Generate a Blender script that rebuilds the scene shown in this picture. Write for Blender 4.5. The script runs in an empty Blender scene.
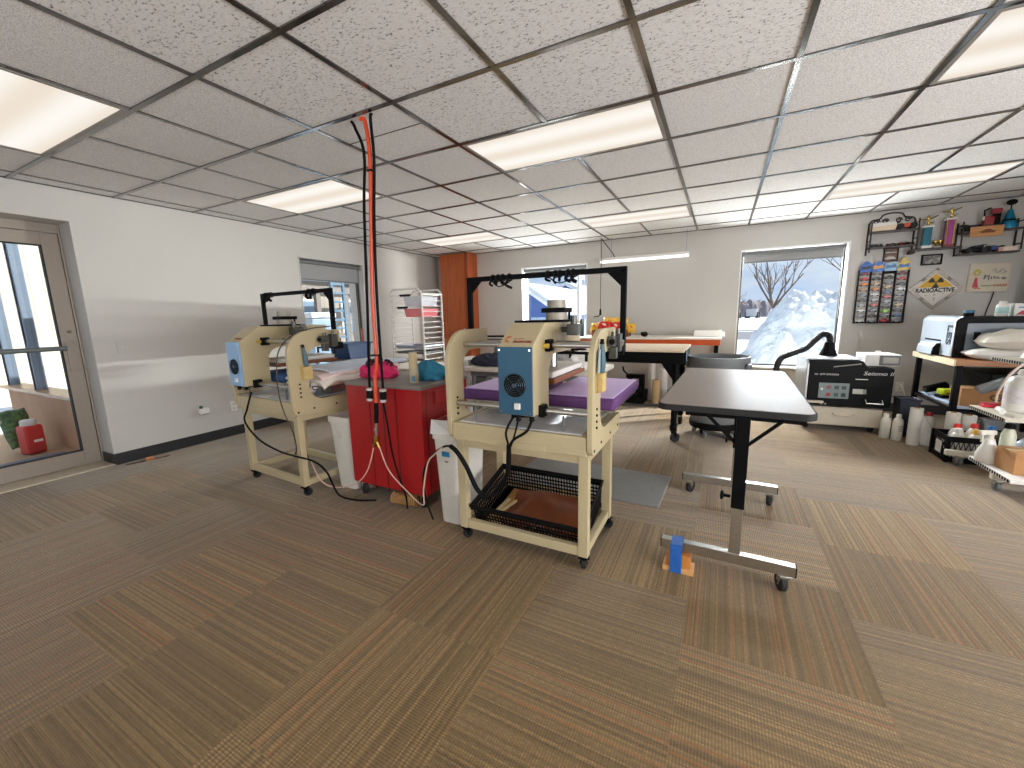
import bpy, bmesh, math, random
from mathutils import Vector, Matrix
SC = bpy.context.scene
COL = SC.collection
rnd = random.Random(7)
R = math.radians

def lin(c):
    c = c / 255.0
    return c / 12.92 if c <= 0.04045 else ((c + 0.055) / 1.055) ** 2.4

def rgb(t):
    return (lin(t[0]), lin(t[1]), lin(t[2]), 1.0)

MATS = {}
def mat(name, col, rough=0.5, metal=0.0, var=0.06, scale=30.0, bump=0.0, bscale=200.0, spec=0.5, trans=0.0, alpha=1.0, sheen=0.0, coat=0.0):
    """A procedural surface: one colour with a slight noise variation and optional fine bump."""
    if name in MATS: return MATS[name]
    m = bpy.data.materials.new(name); m.use_nodes = True
    nt = m.node_tree; b = nt.nodes['Principled BSDF']
    b.inputs['Roughness'].default_value = rough
    b.inputs['Metallic'].default_value = metal
    b.inputs['Specular IOR Level'].default_value = spec
    b.inputs['Transmission Weight'].default_value = trans
    b.inputs['Alpha'].default_value = alpha
    b.inputs['Sheen Weight'].default_value = sheen
    b.inputs['Coat Weight'].default_value = coat
    tc = nt.nodes.new('ShaderNodeTexCoord')
    c = rgb(col)
    if var:
        n = nt.nodes.new('ShaderNodeTexNoise'); n.inputs['Scale'].default_value = scale; n.inputs['Detail'].default_value = 3
        r = nt.nodes.new('ShaderNodeValToRGB')
        lo = tuple(x * (1 - var) for x in c[:3]) + (1,); hi = tuple(min(1, x * (1 + var)) for x in c[:3]) + (1,)
        r.color_ramp.elements[0].position = 0.3; r.color_ramp.elements[1].position = 0.7
        r.color_ramp.elements[0].color = lo; r.color_ramp.elements[1].color = hi
        nt.links.new(tc.outputs['Object'], n.inputs['Vector'])
        nt.links.new(n.outputs['Fac'], r.inputs['Fac'])
        nt.links.new(r.outputs['Color'], b.inputs['Base Color'])
    else:
        b.inputs['Base Color'].default_value = c
    if bump:
        n2 = nt.nodes.new('ShaderNodeTexNoise'); n2.inputs['Scale'].default_value = bscale; n2.inputs['Detail'].default_value = 2
        bp = nt.nodes.new('ShaderNodeBump'); bp.inputs['Strength'].default_value = bump; bp.inputs['Distance'].default_value = 0.01
        nt.links.new(tc.outputs['Object'], n2.inputs['Vector'])
        nt.links.new(n2.outputs['Fac'], bp.inputs['Height'])
        nt.links.new(bp.outputs['Normal'], b.inputs['Normal'])
    MATS[name] = m
    return m

def emit(name, col, strength):
    m = bpy.data.materials.new(name); m.use_nodes = True
    nt = m.node_tree; nt.nodes.clear()
    e = nt.nodes.new('ShaderNodeEmission'); o = nt.nodes.new('ShaderNodeOutputMaterial')
    e.inputs['Color'].default_value = rgb(col); e.inputs['Strength'].default_value = strength
    nt.links.new(e.outputs[0], o.inputs['Surface'])
    return m

class MB:
    """Collects shapes and links them as ONE mesh object."""
    def __init__(s): s.v = []; s.f = []; s.wn = False
    def _add(s, b, M=None):
        if M is not None: b.transform(M)
        o = len(s.v)
        b.verts.index_update()
        s.v += [v.co.copy() for v in b.verts]
        s.f += [[o + v.index for v in f.verts] for f in b.faces]
        b.free(); return s
    def raw(s, vs, fs, M=None):
        o = len(s.v)
        s.v += [(M @ Vector(v)) if M is not None else Vector(v) for v in vs]
        s.f += [[o + i for i in f] for f in fs]; return s
    def box(s, x0, x1, y0, y1, z0, z1, bev=0.0, M=None, seg=2):
        vs = [(x, y, z) for x in (x0, x1) for y in (y0, y1) for z in (z0, z1)]
        fs = [(0, 1, 3, 2), (4, 6, 7, 5), (0, 4, 5, 1), (2, 3, 7, 6), (0, 2, 6, 4), (1, 5, 7, 3)]
        if not bev: return s.raw(vs, fs, M)
        s.wn = True
        b = bmesh.new(); bv = [b.verts.new(v) for v in vs]
        for f in fs: b.faces.new([bv[i] for i in f])
        bmesh.ops.bevel(b, geom=b.edges[:], offset=bev, segments=seg, profile=0.5, affect='EDGES', clamp_overlap=True)
        return s._add(b, M)
    def cyl(s, p0, p1, r, r2=None, n=14, M=None):
        p0, p1 = Vector(p0), Vector(p1); r2 = r if r2 is None else r2
        z = (p1 - p0).normalized(); a = Vector((1, 0, 0)) if abs(z.x) < 0.9 else Vector((0, 1, 0))
        x = z.cross(a).normalized(); y = z.cross(x)
        vs = []
        for p, rr in ((p0, r), (p1, r2)):
            for i in range(n):
                t = 2 * math.pi * i / n
                vs.append(p + x * (rr * math.cos(t)) + y * (rr * math.sin(t)))
        fs = [(i, (i + 1) % n, n + (i + 1) % n, n + i) for i in range(n)] + [tuple(range(n - 1, -1, -1)), tuple(range(n, 2 * n))]
        return s.raw(vs, fs, M)
    def tube(s, pts, r, n=8, M=None, closed=False, smooth=0):
        P = [Vector(p) for p in pts]
        if smooth: P = curve(P, smooth, closed)
        m = len(P); vs = []; ref = None
        for i, p in enumerate(P):
            if closed: d = P[(i + 1) % m] - P[i - 1]
            else: d = P[min(i + 1, m - 1)] - P[max(i - 1, 0)]
            d = d.normalized() if d.length > 1e-9 else Vector((0, 0, 1))
            if ref is None: ref = Vector((0, 0, 1)) if abs(d.z) < 0.9 else Vector((1, 0, 0))
            x = ref - d * ref.dot(d)
            if x.length < 1e-4: x = d.orthogonal()
            x.normalize(); ref = x; y = d.cross(x)
            rr = r(i / max(1, m - 1)) if callable(r) else r
            for k in range(n):
                t = 2 * math.pi * k / n
                vs.append(p + x * (rr * math.cos(t)) + y * (rr * math.sin(t)))
        fs = []
        for i in range(m if closed else m - 1):
            j = (i + 1) % m
            for k in range(n):
                fs.append((i * n + k, i * n + (k + 1) % n, j * n + (k + 1) % n, j * n + k))
        if not closed: fs += [tuple(range(n - 1, -1, -1)), tuple((m - 1) * n + k for k in range(n))]
        return s.raw(vs, fs, M)
    def lathe(s, prof, c=(0, 0, 0), n=20, M=None, sx=1.0, sy=1.0):
        """prof: (radius, z) from bottom to top, round the z axis through c."""
        vs = []; fs = []
        for r, z in prof:
            for k in range(n):
                t = 2 * math.pi * k / n
                vs.append((c[0] + sx * r * math.cos(t), c[1] + sy * r * math.sin(t), c[2] + z))
        for i in range(len(prof) - 1):
            for k in range(n):
                fs.append((i * n + k, i * n + (k + 1) % n, (i + 1) * n + (k + 1) % n, (i + 1) * n + k))
        fs += [tuple(range(n - 1, -1, -1)), tuple((len(prof) - 1) * n + k for k in range(n))]
        return s.raw(vs, fs, M)
    def prism(s, poly, axis, a, b, bev=0.0, M=None):
        """poly in the plane across axis ('x': (y,z), 'y': (x,z), 'z': (x,y)), from a to b along it."""
        def p3(q, t): return {'x': (t, q[0], q[1]), 'y': (q[0], t, q[1]), 'z': (q[0], q[1], t)}[axis]
        n = len(poly)
        vs = [p3(q, a) for q in poly] + [p3(q, b) for q in poly]
        fs = [tuple(range(n))[::-1], tuple(range(n, 2 * n))] + [(i, (i + 1) % n, n + (i + 1) % n, n + i) for i in range(n)]
        bm = bmesh.new(); bv = [bm.verts.new(v) for v in vs]
        for f in fs: bm.faces.new([bv[i] for i in f])
        bmesh.ops.recalc_face_normals(bm, faces=bm.faces[:])
        if bev: s.wn = True
        if bev: bmesh.ops.bevel(bm, geom=[e for e in bm.edges], offset=bev, segments=2, profile=0.5, affect='EDGES', clamp_overlap=True)
        return s._add(bm, M)
    def ell(s, c, r, n=16, m=10, M=None, f=None):
        vs = []; fs = []
        for j in range(1, m):
            ph = math.pi * j / m - math.pi / 2
            for k in range(n):
                t = 2 * math.pi * k / n
                d = Vector((math.cos(ph) * math.cos(t), math.cos(ph) * math.sin(t), math.sin(ph)))
                q = f(d) if f else 1.0
                vs.append((c[0] + r[0] * d.x * q, c[1] + r[1] * d.y * q, c[2] + r[2] * d.z * q))
        for j in range(m - 2):
            for k in range(n):
                fs.append((j * n + k, j * n + (k + 1) % n, (j + 1) * n + (k + 1) % n, (j + 1) * n + k))
        b = len(vs); vs += [(c[0], c[1], c[2] - r[2]), (c[0], c[1], c[2] + r[2])]
        for k in range(n):
            fs.append((b, (k + 1) % n, k)); fs.append((b + 1, (m - 2) * n + k, (m - 2) * n + (k + 1) % n))
        return s.raw(vs, fs, M)
    def ob(s, name, m, parent=None, ang=35, M=None):
        me = bpy.data.meshes.new(name)
        me.from_pydata([tuple(v) for v in s.v], [], s.f)
        bm = bmesh.new(); bm.from_mesh(me)
        bmesh.ops.recalc_face_normals(bm, faces=bm.faces[:]); bm.to_mesh(me); bm.free()
        me.polygons.foreach_set('use_smooth', [True] * len(me.polygons))
        me.set_sharp_from_angle(angle=R(ang))
        me.materials.append(m)
        o = bpy.data.objects.new(name, me); COL.objects.link(o)
        if s.wn:
            wm = o.modifiers.new('weighted', 'WEIGHTED_NORMAL'); wm.keep_sharp = True; wm.weight = 90
        if parent is not None: o.parent = parent
        if M is not None: o.matrix_local = M
        return o

def curve(P, k=8, closed=False):
    out = []; n = len(P)
    rng = range(n if closed else n - 1)
    for i in rng:
        g = lambda j: P[j % n] if closed else P[max(0, min(n - 1, j))]
        a, b, c, d = g(i - 1), g(i), g(i + 1), g(i + 2)
        for s in range(k):
            t = s / k
            out.append(0.5 * ((2 * b) + (c - a) * t + (2 * a - 5 * b + 4 * c - d) * t * t + (3 * b - a - 3 * c + d) * t ** 3))
    if not closed: out.append(P[-1].copy())
    return out

def tag(o, label=None, cat=None, group=None, kind=None):
    if label: o['label'] = label
    if cat: o['category'] = cat
    if group: o['group'] = group
    if kind: o['kind'] = kind
    return o

USC = 1.0
def thing(name, label, cat, loc=(0, 0, 0), rz=0.0, group=None, rx=0.0):
    o = bpy.data.objects.new(name, None); COL.objects.link(o)
    o.location = loc; o.rotation_euler = (rx, 0, rz); o.scale = (USC,) * 3; o.empty_display_size = 0.05
    return tag(o, label, cat, group)

def setting(name, loc=(0, 0, 0)):
    o = bpy.data.objects.new(name, None); COL.objects.link(o); o.location = loc
    return tag(o, kind='structure')

def copy_tree(o, parent=None):
    c = o.copy(); COL.objects.link(c)
    if parent is not None:
        c.parent = parent
    for ch in list(o.children): copy_tree(ch, c)
    return c

def text(body, name, size, m, parent, loc, rot=(R(90), 0, 0), align='CENTER', ext=0.0008, sx=1.0, shear=0.0, bold=0.0):
    cu = bpy.data.curves.new(name, 'FONT'); cu.body = body; cu.size = size; cu.align_x = align; cu.align_y = 'CENTER'
    cu.extrude = ext; cu.shear = shear; cu.offset = bold; cu.resolution_u = 3
    cu.materials.append(m)
    tmp = bpy.data.objects.new('tmp_text', cu); COL.objects.link(tmp)
    me = bpy.data.meshes.new_from_object(tmp.evaluated_get(bpy.context.evaluated_depsgraph_get()))
    bpy.data.objects.remove(tmp); bpy.data.curves.remove(cu)
    me.materials.clear(); me.materials.append(m); me.name = name
    o = bpy.data.objects.new(name, me); COL.objects.link(o); o.parent = parent
    o.location = loc; o.rotation_euler = rot; o.scale = (sx, 1, 1)
    return o

def rot(axis, a, c=(0, 0, 0)):
    return Matrix.Translation(Vector(c)) @ Matrix.Rotation(R(a), 4, axis) @ Matrix.Translation(-Vector(c))

# ---------------------------------------------------------------- shared surfaces
CREAM = mat('cream_paint', (190, 175, 138), 0.4, var=0.03, scale=8)
STEEL = mat('brushed_steel', (190, 188, 182), 0.28, 1.0, var=0.05, scale=60)
CHROME = mat('chrome', (215, 215, 212), 0.12, 1.0, var=0)
BLACKM = mat('black_metal', (12, 12, 13), 0.5, 0.0, var=0.1, spec=0.08)
BLACKP = mat('black_plastic', (13, 13, 14), 0.5, var=0.1, spec=0.12)
RUBBER = mat('black_rubber', (28, 27, 27), 0.75, var=0.1)
WHITEP = mat('white_plastic', (228, 226, 220), 0.4, var=0.03)
WHITEM = mat('white_metal', (232, 230, 225), 0.35, var=0.02)
GREYP = mat('grey_plastic', (110, 113, 114), 0.5, var=0.05)
BRASS = mat('brass', (200, 160, 80), 0.25, 1.0, var=0.05)
GOLD = mat('gold_plastic', (205, 175, 95), 0.25, 0.9, var=0.05)
CARDB = mat('cardboard', (176, 128, 82), 0.8, var=0.08, scale=20)
WOOD = None

def wood(name, a, b, scale=6.0, rough=0.4, axis='Z', stretch=14.0, coat=0.2):
    if name in MATS: return MATS[name]
    m = bpy.data.materials.new(name); m.use_nodes = True; nt = m.node_tree; bs = nt.nodes['Principled BSDF']
    tc = nt.nodes.new('ShaderNodeTexCoord'); mp = nt.nodes.new('ShaderNodeMapping')
    s = [scale * stretch / 3] * 3; s['XYZ'.index(axis)] = scale / 3
    mp.inputs['Scale'].default_value = s
    n = nt.nodes.new('ShaderNodeTexNoise'); n.inputs['Scale'].default_value = 1.0; n.inputs['Detail'].default_value = 6; n.inputs['Distortion'].default_value = 0.6
    r = nt.nodes.new('ShaderNodeValToRGB'); r.color_ramp.elements[0].position = 0.3; r.color_ramp.elements[1].position = 0.72
    r.color_ramp.elements[0].color = rgb(a); r.color_ramp.elements[1].color = rgb(b)
    nt.links.new(tc.outputs['Object'], mp.inputs['Vector']); nt.links.new(mp.outputs[0], n.inputs['Vector'])
    nt.links.new(n.outputs['Fac'], r.inputs['Fac']); nt.links.new(r.outputs['Color'], bs.inputs['Base Color'])
    bs.inputs['Roughness'].default_value = rough; bs.inputs['Coat Weight'].default_value = coat
    MATS[name] = m; return m

def caster(parent, x, y, zt, r, w=0.022, a=0.0, metal=BLACKM, wheelm=RUBBER, name='caster'):
    """Swivel caster under a frame: fork with top plate, wheel as its sub-part."""
    Mz = Matrix.Translation((x, y, 0)) @ Matrix.Rotation(a, 4, 'Z')
    off = r * 0.45
    f = MB()
    f.box(-0.028, 0.028, -0.028, 0.028, zt - 0.006, zt, 0.002, Mz)
    f.cyl((0, 0, zt - 0.02), (0, 0, zt - 0.005), 0.017, M=Mz)
    for sx in (-1, 1):
        f.prism([(-0.015, zt - 0.012), (0.018, zt - 0.012), (off + 0.012, r - 0.01), (off - 0.012, r - 0.01)], 'x', sx * (w / 2 + 0.004) - 0.0015, sx * (w / 2 + 0.004) + 0.0015, M=Mz)
    f.box(-w / 2 - 0.006, w / 2 + 0.006, -0.018, 0.02, zt - 0.018, zt - 0.010, 0.001, Mz)
    fo = f.ob(name, metal, parent)
    wm = MB()
    prof = [(r * 0.35, -w / 2), (r * 0.9, -w / 2), (r, -w / 2 + 0.003), (r, w / 2 - 0.003), (r * 0.9, w / 2), (r * 0.35, w / 2)]
    wm.lathe(prof, n=20, M=Mz @ Matrix.Translation((0, off, r)) @ Matrix.Rotation(R(90), 4, 'Y'))
    wm.cyl((-w / 2 - 0.008, off, r), (w / 2 + 0.008, off, r), r * 0.2, M=Mz)
    wm.ob('wheel', wheelm, fo)
    return fo
# ================================================================ the room
XL, XR, YF, YB, H = -4.84, 3.35, -2.6, 6.42, 2.37
G = 0.61; GX, GY = -0.367, 1.179            # ceiling grid origin and pitch

class NG:
    """Small helper for writing node graphs."""
    def __init__(s, name):
        s.m = bpy.data.materials.new(name); s.m.use_nodes = True; s.nt = s.m.node_tree; s.b = s.nt.nodes['Principled BSDF']
        s.tc = s.nt.nodes.new('ShaderNodeTexCoord')
    def set(s, sock, v):
        if hasattr(v, 'is_output'): s.nt.links.new(v, sock)
        else: sock.default_value = v
    def math(s, op, a, b=0.0, c=0.0):
        n = s.nt.nodes.new('ShaderNodeMath'); n.operation = op
        for i, v in enumerate((a, b, c)): s.set(n.inputs[i], v)
        return n.outputs[0]
    def sep(s, v):
        n = s.nt.nodes.new('ShaderNodeSeparateXYZ'); s.set(n.inputs[0], v); return n.outputs
    def comb(s, x, y, z):
        n = s.nt.nodes.new('ShaderNodeCombineXYZ')
        for i, v in enumerate((x, y, z)): s.set(n.inputs[i], v)
        return n.outputs[0]
    def noise(s, v, scale, detail=2.0, rough=0.5):
        n = s.nt.nodes.new('ShaderNodeTexNoise'); s.set(n.inputs['Vector'], v); n.inputs['Scale'].default_value = scale
        n.inputs['Detail'].default_value = detail; n.inputs['Roughness'].default_value = rough; return n.outputs['Fac']
    def white(s, v):
        n = s.nt.nodes.new('ShaderNodeTexWhiteNoise'); n.noise_dimensions = '3D'; s.set(n.inputs['Vector'], v); return n.outputs['Value']
    def ramp(s, f, *stops, interp='LINEAR'):
        n = s.nt.nodes.new('ShaderNodeValToRGB'); n.color_ramp.interpolation = interp; e = n.color_ramp.elements
        while len(e) < len(stops): e.new(0.5)
        for i, (p, c) in enumerate(stops): e[i].position = p; e[i].color = rgb(c) if len(c) == 3 else c
        s.set(n.inputs['Fac'], f); return n.outputs['Color']
    def mix(s, f, a, b, mode='MIX'):
        n = s.nt.nodes.new('ShaderNodeMix'); n.data_type = 'RGBA'; n.blend_type = mode
        s.set(n.inputs[0], f); s.set(n.inputs[6], a); s.set(n.inputs[7], b); return n.outputs[2]
    def bump(s, h, strength, dist=0.01):
        n = s.nt.nodes.new('ShaderNodeBump'); s.set(n.inputs['Height'], h); n.inputs['Strength'].default_value = strength; n.inputs['Distance'].default_value = dist
        s.nt.links.new(n.outputs[0], s.b.inputs['Normal'])

def carpet():
    g = NG('carpet_tiles'); x, y, z = g.sep(g.tc.outputs['Object'])
    cx = g.math('DIVIDE', g.math('ADD', x, 0.07), 0.61); c = g.math('FLOOR', cx)
    off = g.white(g.comb(c, 3.7, 1.3))
    ry = g.math('ADD', g.math('DIVIDE', y, 0.61), off); r = g.math('FLOOR', ry)
    idv = g.white(g.comb(c, r, 5.1)); id2 = g.white(g.comb(c, r, 9.4))
    o = g.math('GREATER_THAN', id2, 0.5)
    inv = g.math('SUBTRACT', 1.0, o)
    s = g.math('ADD', g.math('MULTIPLY', x, o), g.math('MULTIPLY', y, inv))
    t = g.math('ADD', g.math('MULTIPLY', y, o), g.math('MULTIPLY', x, inv))
    ids = g.math('MULTIPLY', idv, 37.0)
    rows = g.math('MULTIPLY', s, 175.0); idx = g.math('FLOOR', rows); fr = g.math('FRACT', rows)
    rn = g.white(g.comb(idx, ids, 2.0)); rn2 = g.white(g.comb(idx, ids, 7.0))
    band = g.noise(g.comb(g.math('MULTIPLY', s, 1.0), g.math('MULTIPLY', t, 0.06), ids), 30.0, 1.0)
    along = g.noise(g.comb(g.math('MULTIPLY', idx, 3.1), g.math('MULTIPLY', t, 70.0), ids), 1.0, 1.0)
    weave = g.math('MULTIPLY', g.math('SUBTRACT', g.math('SINE', g.math('MULTIPLY', t, 700.0)), 0.0), g.math('MULTIPLY', g.math('ADD', g.math('MULTIPLY', idv, 0.9), 0.35), 0.17))
    v = g.math('ADD', g.math('MULTIPLY', rn, 0.40), g.math('MULTIPLY', band, 0.16)); v = g.math('ADD', v, g.math('MULTIPLY', along, 0.42)); v = g.math('ADD', v, weave)
    base = g.ramp(v, (0.16, (86, 70, 46)), (0.42, (120, 99, 65)), (0.62, (138, 114, 76)), (0.86, (182, 152, 102)))
    rust = g.math('MULTIPLY', g.math('GREATER_THAN', rn2, 0.96), g.math('GREATER_THAN', g.white(g.comb(c, r, 2.2)), 0.4))
    base = g.mix(g.math('MULTIPLY', rust, 0.55), base, rgb((176, 100, 56)))
    tone = g.ramp(idv, (0.0, (230, 226, 222)), (0.5, (242, 237, 228)), (1.0, (255, 249, 238)))
    base = g.mix(1.0, base, tone, 'MULTIPLY')
    worn = g.noise(g.tc.outputs['Object'], 0.9, 3.0)
    base = g.mix(g.math('MULTIPLY', worn, 0.3), base, rgb((146, 122, 90)))
    g.nt.links.new(base, g.b.inputs['Base Color'])
    g.b.inputs['Roughness'].default_value = 0.85; g.b.inputs['Specular IOR Level'].default_value = 0.3
    g.b.inputs['Sheen Weight'].default_value = 0.35; g.b.inputs['Sheen Roughness'].default_value = 0.4
    g.bump(g.math('ADD', g.math('SINE', g.math('MULTIPLY', fr, 3.1416)), g.math('MULTIPLY', along, 0.6)), 0.4, 0.003)
    return g.m

def ceiling_tile():
    g = NG('ceiling_tile'); p = g.tc.outputs['Object']; x, y, z = g.sep(p)
    j = g.math('FLOOR', g.math('DIVIDE', g.math('SUBTRACT', x, GX), G)); k = g.math('FLOOR', g.math('DIVIDE', g.math('SUBTRACT', y, GY), G))
    def between(v, lo, hi): return g.math('MULTIPLY', g.math('GREATER_THAN', v, lo - 0.5), g.math('LESS_THAN', v, hi + 0.5))
    coarse = g.math('MAXIMUM', g.math('MULTIPLY', between(j, -3, 1), between(k, -9, 0)), g.math('MULTIPLY', between(j, -2, 0), between(k, 1, 1)))
    a = g.noise(g.comb(x, g.math('MULTIPLY', y, 1.9), z), 55.0, 2.0, 0.6)
    b = g.noise(p, 130.0, 2.0)
    pits = g.ramp(g.math('ADD', g.math('MULTIPLY', a, 0.7), g.math('MULTIPLY', b, 0.3)), (0.35, (110, 108, 106)), (0.42, (228, 228, 227)), (0.6, (240, 240, 239)))
    f = g.noise(p, 210.0, 2.0); fine = g.ramp(f, (0.34, (190, 190, 189)), (0.5, (236, 236, 235)), (0.65, (243, 243, 242)))
    g.nt.links.new(g.mix(coarse, fine, pits), g.b.inputs['Base Color']); g.b.inputs['Roughness'].default_value = 0.9
    g.bump(g.math('ADD', g.math('MULTIPLY', a, coarse), g.math('MULTIPLY', f, 0.3)), 0.3, 0.005)
    return g.m

WALLP = mat('wall_paint', (195, 192, 186), 0.42, var=0.012, scale=3, bump=0.04, bscale=350)
BASEB = mat('baseboard_vinyl', (34, 35, 37), 0.45, var=0.06)
TBAR = mat('ceiling_grid_metal', (122, 120, 118), 0.14, 0.95, var=0.05)
TRIMW = mat('white_trim', (236, 235, 232), 0.45, var=0.01)
ALU = mat('taupe_aluminium', (152, 141, 129), 0.38, 0.25, var=0.03)
DARKF = mat('dark_window_frame', (58, 54, 52), 0.4, 0.3, var=0.05)
BLIND = mat('grey_blind_fabric', (156, 156, 156), 0.85, var=0.04, scale=300)

def glass_mat():
    m = bpy.data.materials.new('window_glass'); m.use_nodes = True; nt = m.node_tree; nt.nodes.clear()
    t = nt.nodes.new('ShaderNodeBsdfTransparent'); gl = nt.nodes.new('ShaderNodeBsdfGlossy'); lw = nt.nodes.new('ShaderNodeLayerWeight')
    mx = nt.nodes.new('ShaderNodeMixShader'); o = nt.nodes.new('ShaderNodeOutputMaterial')
    pw = nt.nodes.new('ShaderNodeMath'); pw.operation = 'POWER'; pw.inputs[1].default_value = 5.0
    ma = nt.nodes.new('ShaderNodeMath'); ma.operation = 'MULTIPLY_ADD'; ma.inputs[1].default_value = 0.7; ma.inputs[2].default_value = 0.03
    lw.inputs['Blend'].default_value = 0.5
    t.inputs[0].default_value = (0.95, 0.97, 0.97, 1); gl.inputs['Roughness'].default_value = 0.02
    nt.links.new(lw.outputs['Facing'], pw.inputs[0]); nt.links.new(pw.outputs[0], ma.inputs[0]); nt.links.new(ma.outputs[0], mx.inputs[0])
    nt.links.new(t.outputs[0], mx.inputs[1]); nt.links.new(gl.outputs[0], mx.inputs[2]); nt.links.new(mx.outputs[0], o.inputs[0])
    return m
GLASS = glass_mat()

def struct(mb, name, m, parent=None):
    o = mb.ob(name, m, parent)
    if parent is None: tag(o, kind='structure')
    return o

# floor and ceiling
struct(MB().box(XL - 0.3, XR + 0.15, YF - 0.15, YB + 0.2, -0.08, 0.0), 'floor', carpet())
struct(MB().box(XL - 0.3, XR + 0.15, YF - 0.15, YB + 0.2, H, H + 0.08), 'ceiling', ceiling_tile())

# ceiling fixtures take two cells in x and one in y
LIGHTS = [(-6, -1), (-6, 2), (-2, 2), (2, 2), (-6, 6), (-2, 6), (2, 6), (-2, -2), (2, -2)]
t = MB()
def in_light(x, y):
    for j, k in LIGHTS:
        if GX + j * G + 0.02 < x < GX + (j + 2) * G - 0.02 and GY + k * G + 0.02 < y < GY + (k + 1) * G - 0.02: return True
    return False
w = 0.0125
def tbar(x0, x1, y0, y1, z0=H - 0.007):
    t.box(x0, x1, y0, y1, z0, H + 0.001)
jj = range(-7, 6); kk = range(-6, 9)
for k in kk:
    y = GY + k * G
    tbar(XL, XR, y - w, y + w)
for j in jj:
    x = GX + j * G
    y = YF
    for k in range(-7, 9):
        y0 = max(YF, GY + k * G); y1 = min(YB, GY + (k + 1) * G)
        if y1 <= y0 or in_light(x, (y0 + y1) / 2): continue
        tbar(x - w, x + w, y0, y1, H - 0.006)
tbar(XL, XL + 0.02, YF, YB); tbar(XL, XR, YB - 0.02, YB); tbar(XR - 0.02, XR, YF, YB); tbar(XL, XR, YF, YF + 0.02)
tbar(GX - 3 * G, GX - 2 * G, GY + 1.42 * G, GY + 1.42 * G + 0.006, H - 0.003)      # joint between two pieces of a cut tile
struct(t, 'trim_1', TBAR)

def wall(name, axis, at, th, a0, a1, holes, m=WALLP, z1=H):
    """A wall slab across `axis` with rectangular openings (a0, a1, z0, z1)."""
    b = MB()
    lo, hi = min(at, at + th), max(at, at + th)
    def bx(p0, p1, q0, q1):
        if p1 - p0 < 1e-4 or q1 - q0 < 1e-4: return
        if axis == 'x': b.box(lo, hi, p0, p1, q0, q1)
        else: b.box(p0, p1, lo, hi, q0, q1)
    cur = a0
    for h0, h1, hz0, hz1 in sorted(holes):
        bx(cur, h0, 0, z1); bx(h0, h1, 0, hz0); bx(h0, h1, hz1, z1); cur = h1
    bx(cur, a1, 0, z1)
    return struct(b, name, m)
D0, D1 = 0.46, 1.475
W1 = (3.52, 4.58, 0.50, 2.07); W2 = (-3.09, -1.93, 0.49, 2.06); W3 = (0.175, 1.337, 0.49, 2.06)
wall('wall_left', 'x', XL, -0.32, YF - 0.15, YB + 0.2, [(D0, D1, 0.0, 2.11), W1])
wall('wall_back', 'y', YB, 0.2, XL, XR, [W2, W3])
W4 = (-1.6, 2.6, 0.6, 2.1); W5 = (-3.6, 1.8, 0.6, 2.1)  # unseen openings, added so the fill lamps can shine in
wall('wall_right', 'x', XR, 0.15, YF - 0.15, YB + 0.2, [W4])
wall('wall_front', 'y', YF, -0.15, XL, XR, [W5])

b = MB()
b.box(XL, XL + 0.012, D1, YB, 0, 0.105, 0.003); b.box(XL - 0.215, XL + 0.012, D1 - 0.012, D1 + 0.0, 0.013, 0.105, 0.003)
struct(b, 'baseboard_left', BASEB)
struct(MB().box(XL, XR, YB - 0.012, YB, 0, 0.105, 0.003), 'baseboard_back', BASEB)

def window(name, axis, wall_at, out, rect, frame_m, reveal_m, mull=()):
    """Opening lined with boards, frame and one pane at the outer face, sill board."""
    a0, a1, z0, z1 = rect; s = 1 if out > 0 else -1; d = abs(out)
    root = setting(name)
    def bx(mb, p0, p1, q0, q1, r0, r1, bev=0):
        e0, e1 = sorted((wall_at + s * q0, wall_at + s * q1))
        if axis == 'x': mb.box(e0, e1, p0, p1, r0, r1, bev)
        else: mb.box(p0, p1, e0, e1, r0, r1, bev)
    rv = MB(); k = 0.015
    bx(rv, a0 + 0.0006, a0 + k, -0.004, d, z0, z1); bx(rv, a1 - k, a1 - 0.0006, -0.004, d, z0, z1); bx(rv, a0, a1, -0.004, d, z1 - k, z1 - 0.0006)
    rv.ob('reveal', reveal_m, root)
    sl = MB(); bx(sl, a0 + 0.001, a1 - 0.001, -0.03, d, z0 - 0.012, z0 + 0.012, 0.003); sl.ob('sill', reveal_m, root)
    f = MB(); fw = 0.022; q0, q1 = d - 0.05, d - 0.005
    bx(f, a0 + k, a0 + k + fw, q0, q1, z0 + 0.012, z1 - k, 0.003); bx(f, a1 - k - fw, a1 - k, q0, q1, z0 + 0.012, z1 - k, 0.003)
    bx(f, a0 + k + fw, a1 - k - fw, q0, q1, z1 - k - fw, z1 - k, 0.003); bx(f, a0 + k + fw, a1 - k - fw, q0, q1, z0 + 0.012, z0 + 0.012 + fw, 0.003)
    for mm in mull: bx(f, mm - 0.018, mm + 0.018, q0, q1, z0 + 0.012 + fw, z1 - k - fw, 0.003)
    f.ob('frame', frame_m, root)
    p = MB(); bx(p, a0 + k + fw - 0.004, a1 - k - fw + 0.004, d - 0.03, d - 0.026, z0 + 0.045, z1 - k - fw + 0.004); p.ob('pane', GLASS, root)
    return root
window('window_1', 'x', XL, -0.15, W1, DARKF, WALLP)
window('window_2', 'y', YB, 0.19, W2, mat('pale_window_frame', (205, 208, 212), 0.4, var=0.02), TRIMW, mull=(-2.12,))
window('window_3', 'y', YB, 0.19, W3, DARKF, TRIMW)

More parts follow.
